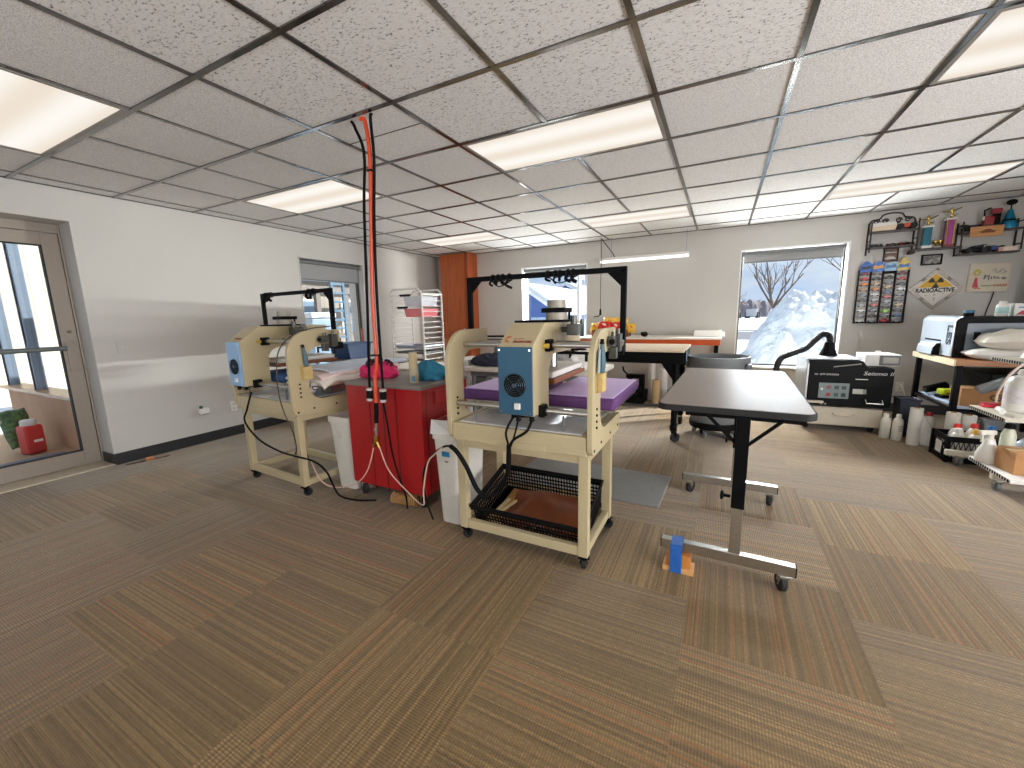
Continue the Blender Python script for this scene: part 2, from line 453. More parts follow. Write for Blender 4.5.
def blind(label, axis, at, a0, a1, zt, zb):
    o = thing('roller_blind', label, 'blind', (at, (a0 + a1) / 2, zt) if axis == 'x' else ((a0 + a1) / 2, at, zt), R(90) if axis == 'x' else 0.0, 'roller blinds in the windows')
    L = (a1 - a0) / 2 - 0.03
    MB().cyl((-L, 0, -0.035), (L, 0, -0.035), 0.026, n=16).ob('roller_tube', GREYP, o)
    MB().box(-L, L, 0.018, 0.022, zb - zt, -0.03).ob('fabric', BLIND, o)
    MB().box(-L, L, 0.012, 0.028, zb - zt - 0.012, zb - zt + 0.006, 0.003).ob('hem_bar', GREYP, o)
    br = MB(); br.box(-L - 0.012, -L, -0.03, 0.03, -0.07, -0.001, 0.002); br.box(L, L + 0.012, -0.03, 0.03, -0.07, -0.001, 0.002); br.ob('bracket', GREYP, o)
    ch = MB(); ch.tube([(L - 0.01, -0.03, -0.05), (L - 0.008, -0.034, -0.5), (L - 0.006, -0.034, -0.9)], 0.0022, 5); ch.ob('cord', WHITEP, o)
    return o
blind('grey roller blind pulled down a quarter in the window behind the far-left press', 'x', XL - 0.05, W1[0] + 0.016, W1[1] - 0.016, W1[3] - 0.017, 1.80)
blind('roller blind wound almost fully up in the window facing the blue building', 'y', YB + 0.06, W2[0] + 0.016, W2[1] - 0.016, W2[3] - 0.017, 1.985)
blind('grey roller blind lowered a little over the window facing the snow pile', 'y', YB + 0.06, W3[0] + 0.016, W3[1] - 0.016, W3[3] - 0.017, 1.895)

# glazed entrance door in the left wall
d = setting('door_1')
XD = XL - 0.25
f = MB()
f.box(XD - 0.03, XD + 0.03, D1 - 0.016, D1 - 0.001, 0.0, 2.109, 0.003); f.box(XD - 0.03, XD + 0.03, D0 + 0.001, D0 + 0.016, 0.0, 2.109, 0.003); f.box(XD - 0.03, XD + 0.03, D0 + 0.016, D1 - 0.016, 2.035, 2.109, 0.003)
f.ob('door_frame', ALU, d)
l = MB(); y0, y1, z0, z1 = D0 + 0.02, D1 - 0.02, 0.016, 2.03; st = 0.105
l.box(XD - 0.022, XD + 0.022, y0, y0 + st, z0, z1, 0.003); l.box(XD - 0.022, XD + 0.022, y1 - st, y1, z0, z1, 0.003)
l.box(XD - 0.022, XD + 0.022, y0 + st, y1 - st, z1 - 0.1, z1, 0.003); l.box(XD - 0.022, XD + 0.022, y0 + st, y1 - st, z0, z0 + 0.13, 0.003)
lf = l.ob('door_leaf', ALU, d)
gk = MB()
for a, b_ in ((y0 + st, y0 + st + 0.008), (y1 - st - 0.008, y1 - st)): gk.box(XD - 0.024, XD + 0.024, a, b_, z0 + 0.13, z1 - 0.1)
gk.box(XD - 0.024, XD + 0.024, y0 + st, y1 - st, z1 - 0.108, z1 - 0.1); gk.box(XD - 0.024, XD + 0.024, y0 + st, y1 - st, z0 + 0.13, z0 + 0.138)
gk.ob('gasket', RUBBER, lf)
MB().box(XD - 0.003, XD + 0.003, y0 + st + 0.006, y1 - st - 0.006, z0 + 0.136, z1 - 0.106).ob('pane', GLASS, lf)
pb = MB(); pb.cyl((XD + 0.06, y0 + 0.05, 1.07), (XD + 0.06, y1 - 0.09, 1.07), 0.02, n=14); pb.cyl((XD + 0.02, y0 + 0.07, 1.07), (XD + 0.06, y0 + 0.07, 1.07), 0.014); pb.cyl((XD + 0.02, y1 - 0.1, 1.07), (XD + 0.06, y1 - 0.1, 1.07), 0.014)
pb.ob('push_bar', mat('grey_bar', (112, 120, 120), 0.4, 0.2), lf)
MB().cyl((XD + 0.02, y1 - 0.045, 1.21), (XD + 0.034, y1 - 0.045, 1.21), 0.014).ob('lock_cylinder', mat('dull_brass', (120, 104, 80), 0.35, 0.9), lf)
MB().box(XD + 0.022, XD + 0.036, y1 - 0.085, y1 - 0.02, 0.86, 1.12, 0.004).ob('handle_plate', ALU, lf)
MB().box(XD - 0.06, XD + 0.24, D0, D1 - 0.001, 0.0, 0.012, 0.003).ob('threshold', mat('worn_threshold', (196, 182, 160), 0.5, var=0.1), d)

# recessed fluorescent fixtures
def diffuser():
    m = bpy.data.materials.new('light_diffuser'); m.use_nodes = True; nt = m.node_tree; nt.nodes.clear()
    tc = nt.nodes.new('ShaderNodeTexCoord'); wv = nt.nodes.new('ShaderNodeTexWave'); wv.wave_type = 'BANDS'; wv.bands_direction = 'Y'
    wv.inputs['Scale'].default_value = 1.1; wv.inputs['Distortion'].default_value = 0.4
    r = nt.nodes.new('ShaderNodeValToRGB'); r.color_ramp.elements[0].color = rgb((235, 222, 206)); r.color_ramp.elements[1].color = rgb((250, 246, 238))
    e = nt.nodes.new('ShaderNodeEmission'); e.inputs['Strength'].default_value = 0.8; o = nt.nodes.new('ShaderNodeOutputMaterial')
    nt.links.new(tc.outputs['Object'], wv.inputs['Vector']); nt.links.new(wv.outputs['Fac'], r.inputs['Fac']); nt.links.new(r.outputs[0], e.inputs[0]); nt.links.new(e.outputs[0], o.inputs[0])
    return m
DIFF = diffuser(); LFR = mat('fixture_frame', (150, 146, 140), 0.4, 0.3, var=0.03)
LL = {(-6, -1): 'recessed ceiling light nearest the glazed door', (-6, 2): 'recessed ceiling light beyond the hanging red hose', (-2, 2): 'large recessed ceiling light above the near press',
      (2, 2): 'recessed ceiling light cut by the top right corner', (-6, 6): 'far recessed ceiling light in front of the wooden cabinet', (-2, 6): 'far recessed ceiling light above the hanging batten',
      (2, 6): 'recessed ceiling light in front of the trophy shelves', (-2, -2): 'recessed ceiling light over the empty front carpet', (2, -2): 'recessed ceiling light over the front right carpet'}
for j, k in LIGHTS:
    o = thing('ceiling_light', LL[(j, k)], 'ceiling light', (GX + (j + 1) * G, GY + (k + 0.5) * G, H), 0, 'recessed fluorescent ceiling lights')
    fr = MB(); a, c = G - w, G / 2 - w
    fr.box(-a, a, -c, -c + 0.022, -0.009, 0, 0.002); fr.box(-a, a, c - 0.022, c, -0.009, 0, 0.002); fr.box(-a, -a + 0.022, -c + 0.022, c - 0.022, -0.009, 0, 0.002); fr.box(a - 0.022, a, -c + 0.022, c - 0.022, -0.009, 0, 0.002)
    fr.ob('frame', LFR, o)
    MB().box(-a + 0.022, a - 0.022, -c + 0.022, c - 0.022, -0.005, 0).ob('diffuser', DIFF, o)
# ================================================================ heat presses on rolling stands
TEAL = mat('teal_panel', (36, 86, 114), 0.45, var=0.03)
PALEB = mat('pale_blue_panel', (140, 178, 218), 0.4, var=0.03)
PURPLE = mat('purple_cover', (204, 178, 226), 0.8, var=0.06, scale=40, bump=0.1)
PURPLED = mat('dark_purple_skirt', (96, 58, 112), 0.8, var=0.12, scale=60)
TEFLON = mat('brown_teflon', (134, 78, 48), 0.4, var=0.08, scale=12)
FELT = mat('white_pad', (226, 222, 214), 0.8, var=0.04)
DECKM = mat('galvanised_deck', (236, 238, 240), 0.35, 0.3, var=0.05, scale=5)
BLUEPAD = mat('blue_cover', (52, 92, 150), 0.75, var=0.08)
REDINK = mat('dark_red_print', (140, 40, 40), 0.5, var=0)
SHIRTW = mat('white_jersey', (232, 228, 226), 0.85, var=0.03)

def arc(cx, cy, r, a0, a1, n=8, ry=None):
    ry = r if ry is None else ry
    return [(cx + r * math.cos(R(a0 + (a1 - a0) * i / n)), cy + ry * math.sin(R(a0 + (a1 - a0) * i / n))) for i in range(n + 1)]

def press(label, loc, rz, hx, panel, pads, fdx):
    o = thing('heat_press', label, 'heat press', loc, rz, 'heat presses on rolling stands')
    W, D = 0.375, 0.44
    # stand: four legs, rails, casters
    for sx in (-1, 1):
        for y in (0.0, D):
            lg = MB(); x0 = sx * (W - 0.025)
            lg.box(x0 - 0.025, x0 + 0.025, y, y + 0.045, 0.074, 0.60, 0.004); lg.ob('leg', CREAM, o)
            caster(o, x0, y + 0.022, 0.076, 0.029, 0.024, rnd.uniform(-1, 1))
    for y in (0.005, D + 0.005):
        MB().box(-W + 0.05, W - 0.05, y, y + 0.035, 0.075, 0.125, 0.004).ob('stand_rail', CREAM, o)
        MB().box(-W + 0.05, W - 0.05, y, y + 0.035, 0.555, 0.60, 0.004).ob('stand_rail', CREAM, o)
    for sx in (-1, 1):
        for z in (0.075, 0.555):
            MB().box(sx * (W - 0.025) - 0.018, sx * (W - 0.025) + 0.018, 0.045, D, z, z + 0.045, 0.004).ob('stand_rail', CREAM, o)
    # deck of the machine: shallow housing with bright sheet on top and a seam along its back
    dk = MB(); dk.box(-W - 0.0, W + 0.0, -0.03, D + 0.08, 0.602, 0.70, 0.008); dk.box(-0.16, 0.17, -0.034, -0.03, 0.602, 0.634, 0.001)
    dk.box(-W, W, -0.0315, -0.03, 0.6335, 0.6355)
    dk.ob('deck', CREAM, o)
    MB().box(-W + 0.03, W - 0.03, -0.005, D + 0.03, 0.70, 0.7035, 0.001).ob('deck_plate', DECKM, o)
    for x in (-0.255, 0.245):
        MB().cyl((x, 0.02, 0.7035), (x, 0.02, 0.78), 0.005).ob('stop_pin', GREYP, o)
    # two C shaped side plates
    prof = [(-0.035, 0.66), (-0.035, 1.02)] + arc(0.135, 1.02, 0.17, 180, 90, 9)[1:] + [(0.38, 1.19), (0.38, 1.075), (0.20, 1.075)] + \
        arc(0.20, 0.975, 0.10, 90, 180, 6)[1:] + [(0.10, 0.80)] + arc(0.20, 0.80, 0.10, 180, 270, 6)[1:] + [(D + 0.08, 0.70), (D + 0.08, 0.602), (0.015, 0.602)] + arc(0.015, 0.652, 0.05, 270, 180, 4)[1:]
    for sx in (-1, 1):
        x = sx * (W + 0.0145)
        MB().prism(prof, 'x', x - 0.013, x + 0.013, 0.003).ob('side_plate', CREAM, o)
        bt = MB()
        for (y, z) in ((0.03, 0.795), (0.03, 0.765), (0.03, 0.735), (0.03, 0.825)): bt.cyl((x - 0.018, y, z), (x + 0.018, y, z), 0.0065, n=8)
        for (y, z) in ((0.0, 0.63), (D + 0.03, 0.64), (0.12, 0.64), (0.3, 0.64)): bt.cyl((x - 0.016, y, z), (x + 0.016, y, z), 0.007, n=6)
        bt.ob('bolt_head', BLACKM, o)
    # guide rods
    for y, z, r in ((0.12, 1.11, 0.0135), (0.27, 1.11, 0.0135), (0.03, 0.795, 0.0135), (0.30, 0.765, 0.0135)):
        MB().cyl((-W, y, z), (W, y, z), r, n=16).ob('guide_rod', STEEL, o)
    # sliding C head with control cabinet
    hw = 0.092
    hp = [(-0.055, 0.78), (-0.055, 1.118), (0.09, 1.222), (0.66, 1.222), (0.66, 1.09), (0.60, 1.06), (0.24, 1.06)] + arc(0.24, 0.96, 0.10, 90, 180, 5)[1:] + [(0.14, 0.78)]
    hd = MB().prism(hp, 'x', hx - hw, hx + hw, 0.004).ob('press_head', CREAM, o)
    cb = MB().box(hx - hw + 0.002, hx + hw - 0.002, -0.068, -0.0555, 0.785, 1.114, 0.003).ob('control_panel', panel, o)
    sc = MB()
    for sx in (-1, 1):
        for z in (0.80, 1.10): sc.cyl((hx + sx * (hw - 0.012), -0.0705, z), (hx + sx * (hw - 0.012), -0.066, z), 0.005, n=10)
    sc.ob('screw', CHROME, cb)
    fz = 0.93; fan = MB()
    fan.lathe([(0.0, 0), (0.058, 0), (0.058, 0.002), (0.0, 0.002)], n=28, M=Matrix.Translation((hx, -0.068, fz)) @ Matrix.Rotation(R(90), 4, 'X')); fo = fan.ob('fan_recess', BLACKP, cb)
    gr = MB()
    for r in (0.012, 0.023, 0.034, 0.045, 0.056):
        gr.tube([(hx + r * math.cos(R(a)), -0.0745, fz + r * math.sin(R(a))) for a in range(0, 360, 15)], 0.0016, 5, closed=True)
    for a in (45, 135, 225, 315): gr.cyl((hx + 0.008 * math.cos(R(a)), -0.0735, fz + 0.008 * math.sin(R(a))), (hx + 0.06 * math.cos(R(a)), -0.0735, fz + 0.06 * math.sin(R(a))), 0.0018, n=5)
    gr.cyl((hx, -0.075, fz), (hx, -0.07, fz), 0.011, n=16); gr.ob('fan_grille', mat('fan_wire', (70, 84, 92), 0.35, 0.8), cb)
    pw = MB(); pw.box(hx + 0.0, hx + 0.03, -0.082, -0.068, 0.815, 0.845, 0.003); pw.ob('power_inlet', WHITEP, cb)
    gl = MB(); gl.cyl((hx + 0.012, -0.06, 0.782), (hx + 0.012, -0.06, 0.755), 0.012); gl.cyl((hx - 0.03, -0.03, 0.782), (hx - 0.03, -0.03, 0.76), 0.012); gl.cyl((hx + 0.075, -0.04, 0.782), (hx + 0.075, -0.04, 0.755), 0.013); gl.box(hx - 0.02, hx + 0.05, -0.03, 0.02, 0.765, 0.782, 0.002); gl.ob('cable_gland', BLACKP, o)
    # sliding bearings where the head meets the rods
    for sx in (-1, 1):
        for y, z in ((0.12, 1.11), (0.03, 0.795)):
            bb = MB(); x = hx + sx * (hw + 0.012); bb.box(x - 0.014, x + 0.014, y - 0.03, y + 0.03, z - 0.03, z + 0.03, 0.004); bb.cyl((x - 0.02, y, z), (x + 0.02, y, z), 0.025); bb.ob('slide_bearing', BLACKP, o)
        MB().cyl((hx + sx * (hw - 0.002), 0.075, 1.11), (hx + sx * (hw + 0.028), 0.075, 1.11), 0.012, n=10).ob('locking_knob', mat('yellow_knob', (205, 170, 60), 0.4), o)
    # plate, pneumatic cylinder and valve on the head
    MB().box(hx - 0.14, hx + 0.14, 0.22, 0.40, 1.222, 1.234, 0.002).ob('top_plate', BLACKM, o)
    cy = MB(); cy.cyl((hx + 0.07, 0.31, 1.234), (hx + 0.07, 0.31, 1.275), 0.058, n=24); cy.cyl((hx + 0.07, 0.31, 1.295), (hx + 0.07, 0.31, 1.338), 0.050, n=24)
    cyo = cy.ob('air_cylinder', mat('cast_grey', (158, 150, 136), 0.5, 0.2, var=0.08, scale=40), o)
    fl = MB(); fl.box(hx + 0.005, hx + 0.135, 0.25, 0.38, 1.272, 1.297, 0.003)
    for dx in (0.015, 0.125): fl.cyl((hx + dx, 0.36, 1.234), (hx + dx, 0.36, 1.272), 0.007)
    fl.ob('cylinder_flange', BLACKM, cyo)
    vl = MB(); vl.box(hx + 0.13, hx + 0.19, 0.30, 0.42, 1.15, 1.21, 0.004); vl.cyl((hx + 0.16, 0.33, 1.21), (hx + 0.16, 0.33, 1.255), 0.016); vl.box(hx + hw, hx + 0.14, 0.33, 0.38, 1.165, 1.195); vl.cyl((hx + 0.185, 0.4, 1.14), (hx + 0.185, 0.4, 1.235), 0.011); vl.cyl((hx + 0.145, 0.40, 1.21), (hx + 0.145, 0.40, 1.235), 0.01)
    vl.ob('air_valve', mat('valve_grey', (96, 96, 90), 0.35, 0.6, var=0.2, scale=60), o)
    # heating platen under the arm
    MB().cyl((hx, 0.42, 0.965), (hx, 0.42, 1.07), 0.03).ob('piston_rod', STEEL, o)
    hpn = MB(); hpn.box(hx - 0.15, hx + 0.10, 0.20, 0.74, 0.898, 0.925, 0.006); hp_ = hpn.ob('heating_platen', TEFLON, o)
    MB().box(hx - 0.138, hx + 0.088, 0.215, 0.725, 0.925, 0.962, 0.014).ob('insulation_pad', FELT, hp_)
    hh = MB(); hh.tube([(hx + 0.12, 0.70, 0.965), (hx + 0.12, 0.70, 1.01), (hx + 0.12, 0.78, 1.01), (hx - 0.12, 0.78, 1.01), (hx - 0.12, 0.70, 1.01), (hx - 0.12, 0.70, 0.965)], 0.010, 8); hh.ob('pull_handle', BLACKP, hp_)
    # two lower padded platens on pedestals
    for cx, topm, skm in pads:
        MB().box(cx - 0.07, cx + 0.07, 0.33, 0.45, 0.7035, 0.784, 0.003).ob('pedestal', STEEL, o)
        pd = MB().box(cx - 0.20, cx + 0.20, 0.17, 0.81, 0.782, 0.846, 0.018, seg=3).ob('padded_platen', skm, o)
        MB().box(cx - 0.188, cx + 0.188, 0.182, 0.798, 0.8455, 0.8515, 0.003).ob('pad_top', topm, pd)
        MB().box(cx - 0.185, cx + 0.185, 0.19, 0.79, 0.773, 0.783, 0.001).ob('platen_plate', STEEL, pd)
    # overhead cable frame
    F = BLACKM; fy, zt, hf = 0.385, 1.482, 0.468
    for sx in (-1, 1):
        px = fdx + sx * hf
        MB().box(px - 0.014, px + 0.014, fy - 0.014, fy + 0.014, 1.06, zt, 0.003).ob('frame_post', F, o)
        e0, e1 = sorted((sx * (W + 0.02), px + sx * 0.012))
        MB().box(e0, e1, 0.30, fy + 0.012, 1.09, 1.125, 0.003).ob('frame_bracket', mat('dull_bracket', (120, 112, 98), 0.5, 0.3), o)
        MB().prism([(px - sx * 0.013, zt - 0.014), (px - sx * 0.013, zt - 0.085), (px - sx * 0.085, zt - 0.014)], 'y', fy - 0.003, fy + 0.003).ob('gusset', F, o)
    MB().box(fdx - hf - 0.014, fdx + hf + 0.014, fy - 0.014, fy + 0.014, zt - 0.014, zt + 0.014, 0.003).ob('frame_beam', F, o)
    # start buttons and valve block bolted to the end of the right arm
    b = MB(); x = W + 0.03
    b.box(x, x + 0.03, 0.20, 0.27, 1.10, 1.15, 0.003); b.box(x, x + 0.045, 0.28, 0.33, 1.07, 1.16, 0.003); b.box(x + 0.005, x + 0.04, 0.215, 0.255, 1.04, 1.095, 0.003); b.cyl((x + 0.02, 0.24, 1.15), (x + 0.02, 0.24, 1.172), 0.011); b.cyl((x + 0.03, 0.30, 1.16), (x + 0.03, 0.30, 1.185), 0.009)
    b.ob('valve_block', mat('valve_grey', (96, 96, 90), 0.35, 0.6, var=0.2, scale=60), o)
    b = MB(); b.box(x + 0.001, x + 0.05, 0.335, 0.365, 1.05, 1.10, 0.003); b.cyl((x + 0.025, 0.20, 1.125), (x + 0.025, 0.185, 1.125), 0.014); b.ob('start_button', BLACKP, o)
    return o

def strings(o, spans):
    """Bits of cord and clips left tied on the overhead beam."""
    for x0, x1 in spans:
        b = MB(); n = max(3, int((x1 - x0) / 0.035))
        for i in range(n):
            x = x0 + (x1 - x0) * (i + rnd.random() * 0.6) / n
            b.tube([(x + 0.019 * math.cos(R(a)) * 0.4, 0.385 + 0.019 * math.cos(R(a)), 1.482 + 0.02 * math.sin(R(a))) for a in range(0, 360, 45)], 0.004, 5, closed=True)
            l = rnd.uniform(0.02, 0.05)
            b.tube([(x, 0.366, 1.468), (x + rnd.uniform(-0.015, 0.015), 0.362, 1.468 - l * 0.6), (x + rnd.uniform(-0.02, 0.03), 0.368, 1.468 - l)], rnd.uniform(0.006, 0.012), 6, smooth=3)
        b.tube([(x0 + 0.01, 0.363, 1.47), ((x0 + x1) / 2 - 0.01, 0.36, 1.43), (x1, 0.365, 1.465)], 0.0035, 5, smooth=4)
        b.ob('tied_cord', BLACKP, o)

A = press('cream heat press with teal panel and purple padded platens, nearest the camera', (-0.897, 1.775, 0), 0.0, 0.03, TEAL, ((-0.24, PURPLE, PURPLED), (0.255, PURPLE, PURPLED)), -0.028)
strings(A, ((-0.34, -0.19), (0.02, 0.2)))
B = press('cream heat press with pale blue panel beside the left wall, shirts on its platens', (-2.98, 1.785, 0), R(-4), -0.25, PALEB, ((-0.245, BLUEPAD, BLUEPAD), (0.245, SHIRTW, mat('cream_skirt', (222, 208, 190), 0.8))), -0.135)
strings(B, ((-0.57, -0.44), (0.06, 0.17)))
# maker's print on the sloping plate of the near press, laid in the slope
sl = math.atan2(0.104, 0.145)
lg = MB(); 
for a0, a1, r in ((40, 320, 0.017), (60, 290, 0.011)):
    lg.tube([(r * math.cos(R(a)), r * 1.2 * math.sin(R(a)), 0) for a in range(a0, a1, 20)], 0.002, 5)
def on_slope(hx, dx, t, lift=0.0015):
    return Vector((hx + dx, -0.055 + 0.145 * t - lift * math.sin(sl), 1.118 + 0.104 * t + lift * math.cos(sl)))
ms = Matrix.Translation(on_slope(0.03, -0.055, 0.28)) @ Matrix.Rotation(sl, 4, 'X')
lg.ob('maker_emblem', mat('orange_print', (196, 110, 70), 0.5), A, M=ms)
text('MICROTEC', 'lettering', 0.020, REDINK, A, on_slope(0.03, 0.026, 0.17), (sl, 0, 0), bold=0.0006)
text('heat transfer', 'lettering', 0.011, mat('pink_print', (190, 110, 110), 0.5, var=0), A, on_slope(0.03, 0.0, 0.30), (sl, 0, 0))
text('MICROTEC', 'lettering', 0.020, REDINK, B, on_slope(-0.25, 0.026, 0.17), (sl, 0, 0), bold=0.0006)

def pouch(press_o, label1, label2, x, y, paper, dz=0.0):
    """Scraper with a teal grip standing in a pouch taped to the side plate."""
    Mw = press_o.matrix_basis.copy()
    def W(v): return Mw @ Vector(v)
    rzz = press_o.rotation_euler.z
    p = thing('tool_pouch', label1, 'pouch', W((x, y, 0.905 + dz)), rzz)
    b = MB(); b.box(0.004, 0.028, -0.034, 0.034, 0.0, 0.088, 0.003); b.ob('pocket', mat('tan_pouch', (196, 170, 112), 0.75, var=0.08), p)
    b = MB(); b.box(0.0, 0.003, -0.044, 0.044, -0.006, 0.10, 0.001); b.ob('back_flap', mat('tan_pouch', (0, 0, 0)), p)
    s = thing('scraper', label2, 'scraper', W((x + 0.014, y, 0.995 + dz)), rzz)
    g = MB(); g.tube([(0, 0.0, 0.0), (0.002, -0.004, 0.05), (0.003, -0.008, 0.1), (0.004, -0.014, 0.135)], lambda t: 0.013 + 0.004 * math.sin(t * 5), 10, smooth=4); g.ob('grip', mat('teal_grip', (74, 104, 112), 0.5), s)
    g = MB(); g.cyl((0.004, -0.014, 0.132), (0.005, -0.017, 0.152), 0.011, 0.008); g.ob('grip_cap', BLACKP, s)
    if paper:
        g = MB(); g.prism([(-0.055, 0.0), (-0.028, 0.0), (-0.02, 0.11), (-0.048, 0.09)], 'x', -0.002, 0.0); g.ob('blade', mat('pale_blade', (190, 205, 218), 0.35, 0.3), s)
    return p
pouch(A, 'tan tool pouch on the side plate of the near press', 'scraper with teal grip standing in the pouch on the near press', 0.404, 0.055, True)
pouch(B, 'tan tool pouch on the side plate of the far left press', 'scraper with teal grip standing in the pouch on the far left press', 0.404, 0.085, False, -0.05)

# shirts laid on the platens of the far left press
MwB = Matrix.Translation((-2.98, 1.785, 0)) @ Matrix.Rotation(R(-4), 4, 'Z')
def drape(name, label, m, x0, x1, y0, y1, z, drop=0.0, th=0.012, seed=1, group=None, cat='shirt', front=0.0):
    """A garment laid over a platen: a soft sheet whose right and front edges hang down."""
    q = random.Random(seed); p1, p2, p3 = (q.uniform(0, 6) for _ in range(3)); nx, ny = 26, 22; vs = []
    for j in range(ny + 1):
        for i in range(nx + 1):
            u, v = i / nx, j / ny; x = x0 + (x1 - x0) * u; y = y0 + (y1 - y0) * v
            zz = z + 0.004 * math.sin(14 * x + p1 + 6 * y) + 0.003 * math.sin(31 * y + p2)
            e = max(0.0, (u - 0.86) / 0.14); x -= drop * 0.35 * e * e * 0.3; zz -= drop * e ** 1.5 * (1 + 0.25 * math.sin(19 * y + p3))
            e = max(0.0, (0.14 - v) / 0.14); zz -= front * e ** 1.5 * (1 + 0.25 * math.sin(17 * x + p3))
            vs.append((x, y, zz + th / 2))
    n = len(vs); W_ = nx + 1
    vs += [(x, y, zz - th) for x, y, zz in vs]
    fs = [(j * W_ + i, j * W_ + i + 1, (j + 1) * W_ + i + 1, (j + 1) * W_ + i) for j in range(ny) for i in range(nx)]
    fs += [tuple(n + k for k in f[::-1]) for f in fs]
    ring = [i for i in range(W_)] + [j * W_ + nx for j in range(1, ny + 1)] + [ny * W_ + i for i in range(nx - 1, -1, -1)] + [j * W_ for j in range(ny - 1, 0, -1)]
    fs += [(ring[k], n + ring[k], n + ring[(k + 1) % len(ring)], ring[(k + 1) % len(ring)]) for k in range(len(ring))]
    o = MB().raw(vs, fs).ob(name, m, ang=60); o.matrix_world = MwB
    return tag(o, label, cat, group)
def stripes(name, cols, scale, axis=0):
    m = bpy.data.materials.new(name); m.use_nodes = True; nt = m.node_tree; b = nt.nodes['Principled BSDF']; b.inputs['Roughness'].default_value = 0.85
    tc = nt.nodes.new('ShaderNodeTexCoord'); sp = nt.nodes.new('ShaderNodeSeparateXYZ'); mu = nt.nodes.new('ShaderNodeMath'); mu.operation = 'MULTIPLY'; mu.inputs[1].default_value = scale
    fr = nt.nodes.new('ShaderNodeMath'); fr.operation = 'FRACT'; r = nt.nodes.new('ShaderNodeValToRGB'); r.color_ramp.interpolation = 'CONSTANT'; e = r.color_ramp.elements
    while len(e) < len(cols): e.new(0.5)
    for i, (p, c) in enumerate(cols): e[i].position = p; e[i].color = rgb(c)
    nt.links.new(tc.outputs['Object'], sp.inputs[0]); nt.links.new(sp.outputs[axis], mu.inputs[0]); nt.links.new(mu.outputs[0], fr.inputs[0]); nt.links.new(fr.outputs[0], r.inputs[0]); nt.links.new(r.outputs[0], b.inputs['Base Color'])
    return m
drape('folded_shirt', 'cream jersey shirt hanging over the edges of the right platen, lowest of its pile', mat('cream_jersey', (226, 216, 204), 0.85), 0.02, 0.50, 0.15, 0.86, 0.862, 0.05, 0.012, 2, 'shirts piled on the far left press', front=0.03)
drape('folded_shirt', 'white shirt with red print in the middle of the far left press pile', mat('white_red_print', (228, 206, 200), 0.85, var=0.16, scale=9), 0.03, 0.47, 0.16, 0.90, 0.880, 0.02, 0.012, 5, 'shirts piled on the far left press', front=0.01)
drape('folded_shirt', 'pale bluish white shirt on top of the pile on the far left press', mat('bluish_jersey', (206, 214, 228), 0.85), 0.0, 0.44, 0.24, 1.02, 0.898, 0.012, 0.012, 9, 'shirts piled on the far left press')
b = MB(); pts = [(0.10 + 0.30 * t, 0.12 + 0.02 * t, 0.80 - 0.075 * math.sin(math.pi * t)) for t in [i / 12 for i in range(13)]]
b.tube(pts, lambda t: 0.026 + 0.02 * math.sin(math.pi * t), 12); o = b.ob('striped_sleeve', stripes('grey_stripes', ((0.0, (196, 194, 192)), (0.45, (86, 84, 86)), (0.65, (214, 212, 210)), (0.8, (110, 108, 110))), 26, 0)); o.matrix_world = MwB; tag(o, 'grey striped sleeve sagging under the shirts of the far left press', 'garment')
b = MB(); b.raw([(-0.20, 0.02, 0.708), (0.02, -0.01, 0.707), (0.05, 0.10, 0.707), (-0.18, 0.16, 0.709), (-0.20, 0.02, 0.711), (0.02, -0.01, 0.710), (0.05, 0.10, 0.710), (-0.18, 0.16, 0.712)], [(3, 2, 1, 0), (4, 5, 6, 7), (0, 1, 5, 4), (1, 2, 6, 5), (2, 3, 7, 6), (3, 0, 4, 7)])
o = b.ob('parchment_sheet', mat('white_parchment', (236, 234, 228), 0.6, var=0.02)); o.matrix_world = MwB; tag(o, 'white parchment sheet lying on the deck of the far left press', 'paper')
# ================================================================ red cart, bins, crate, hoses and cables
RED = mat('red_enamel', (168, 18, 26), 0.28, var=0.03, coat=0.4)
REDD = mat('dark_red_seam', (96, 10, 14), 0.5, var=0.05)
CTOP = mat('worn_grey_top', (128, 122, 116), 0.45, var=0.08, scale=10)
BINW = mat('white_bin_plastic', (222, 218, 208), 0.45, var=0.03)
cart = thing('tool_cabinet', 'red steel tool cabinet on casters with a grey top, between the two presses', 'cabinet', (-1.97, 1.94, 0))
x0, x1, y0, y1 = -0.335, 0.325, 0.0, 0.52
b = MB(); b.box(x0, x1, y0, y1, 0.108, 0.815, 0.008); body = b.ob('body', RED, cart)
b = MB()
for sx in (-0.12, 0.0, 0.115): b.box(sx - 0.004, sx + 0.004, y0 - 0.0015, y0 + 0.002, 0.09, 0.80)
b.box(x1 - 0.002, x1 + 0.0015, 0.05, 0.054, 0.12, 0.80)
b.ob('seam', REDD, body)
b = MB(); b.box(x0 - 0.004, x1 + 0.004, y0 - 0.004, y1 + 0.004, 0.812, 0.842, 0.006); b.ob('top', CTOP, cart)
b = MB(); b.box(x1, x1 + 0.012, 0.13, 0.40, 0.70, 0.79, 0.006); b.ob('side_tray', RED, cart)
b = MB(); b.cyl((x1 + 0.028, 0.12, 0.60), (x1 + 0.028, 0.44, 0.60), 0.009); b.cyl((x1 - 0.002, 0.14, 0.60), (x1 + 0.028, 0.14, 0.60), 0.008); b.cyl((x1 - 0.002, 0.42, 0.60), (x1 + 0.028, 0.42, 0.60), 0.008); b.ob('side_handle', mat('red_handle', (150, 16, 24), 0.35), cart)
for x in (x0 + 0.06, x1 - 0.06):
    for y in (0.045, y1 - 0.07): caster(cart, x, y, 0.11, 0.05, 0.032, R(60), STEEL, RUBBER)

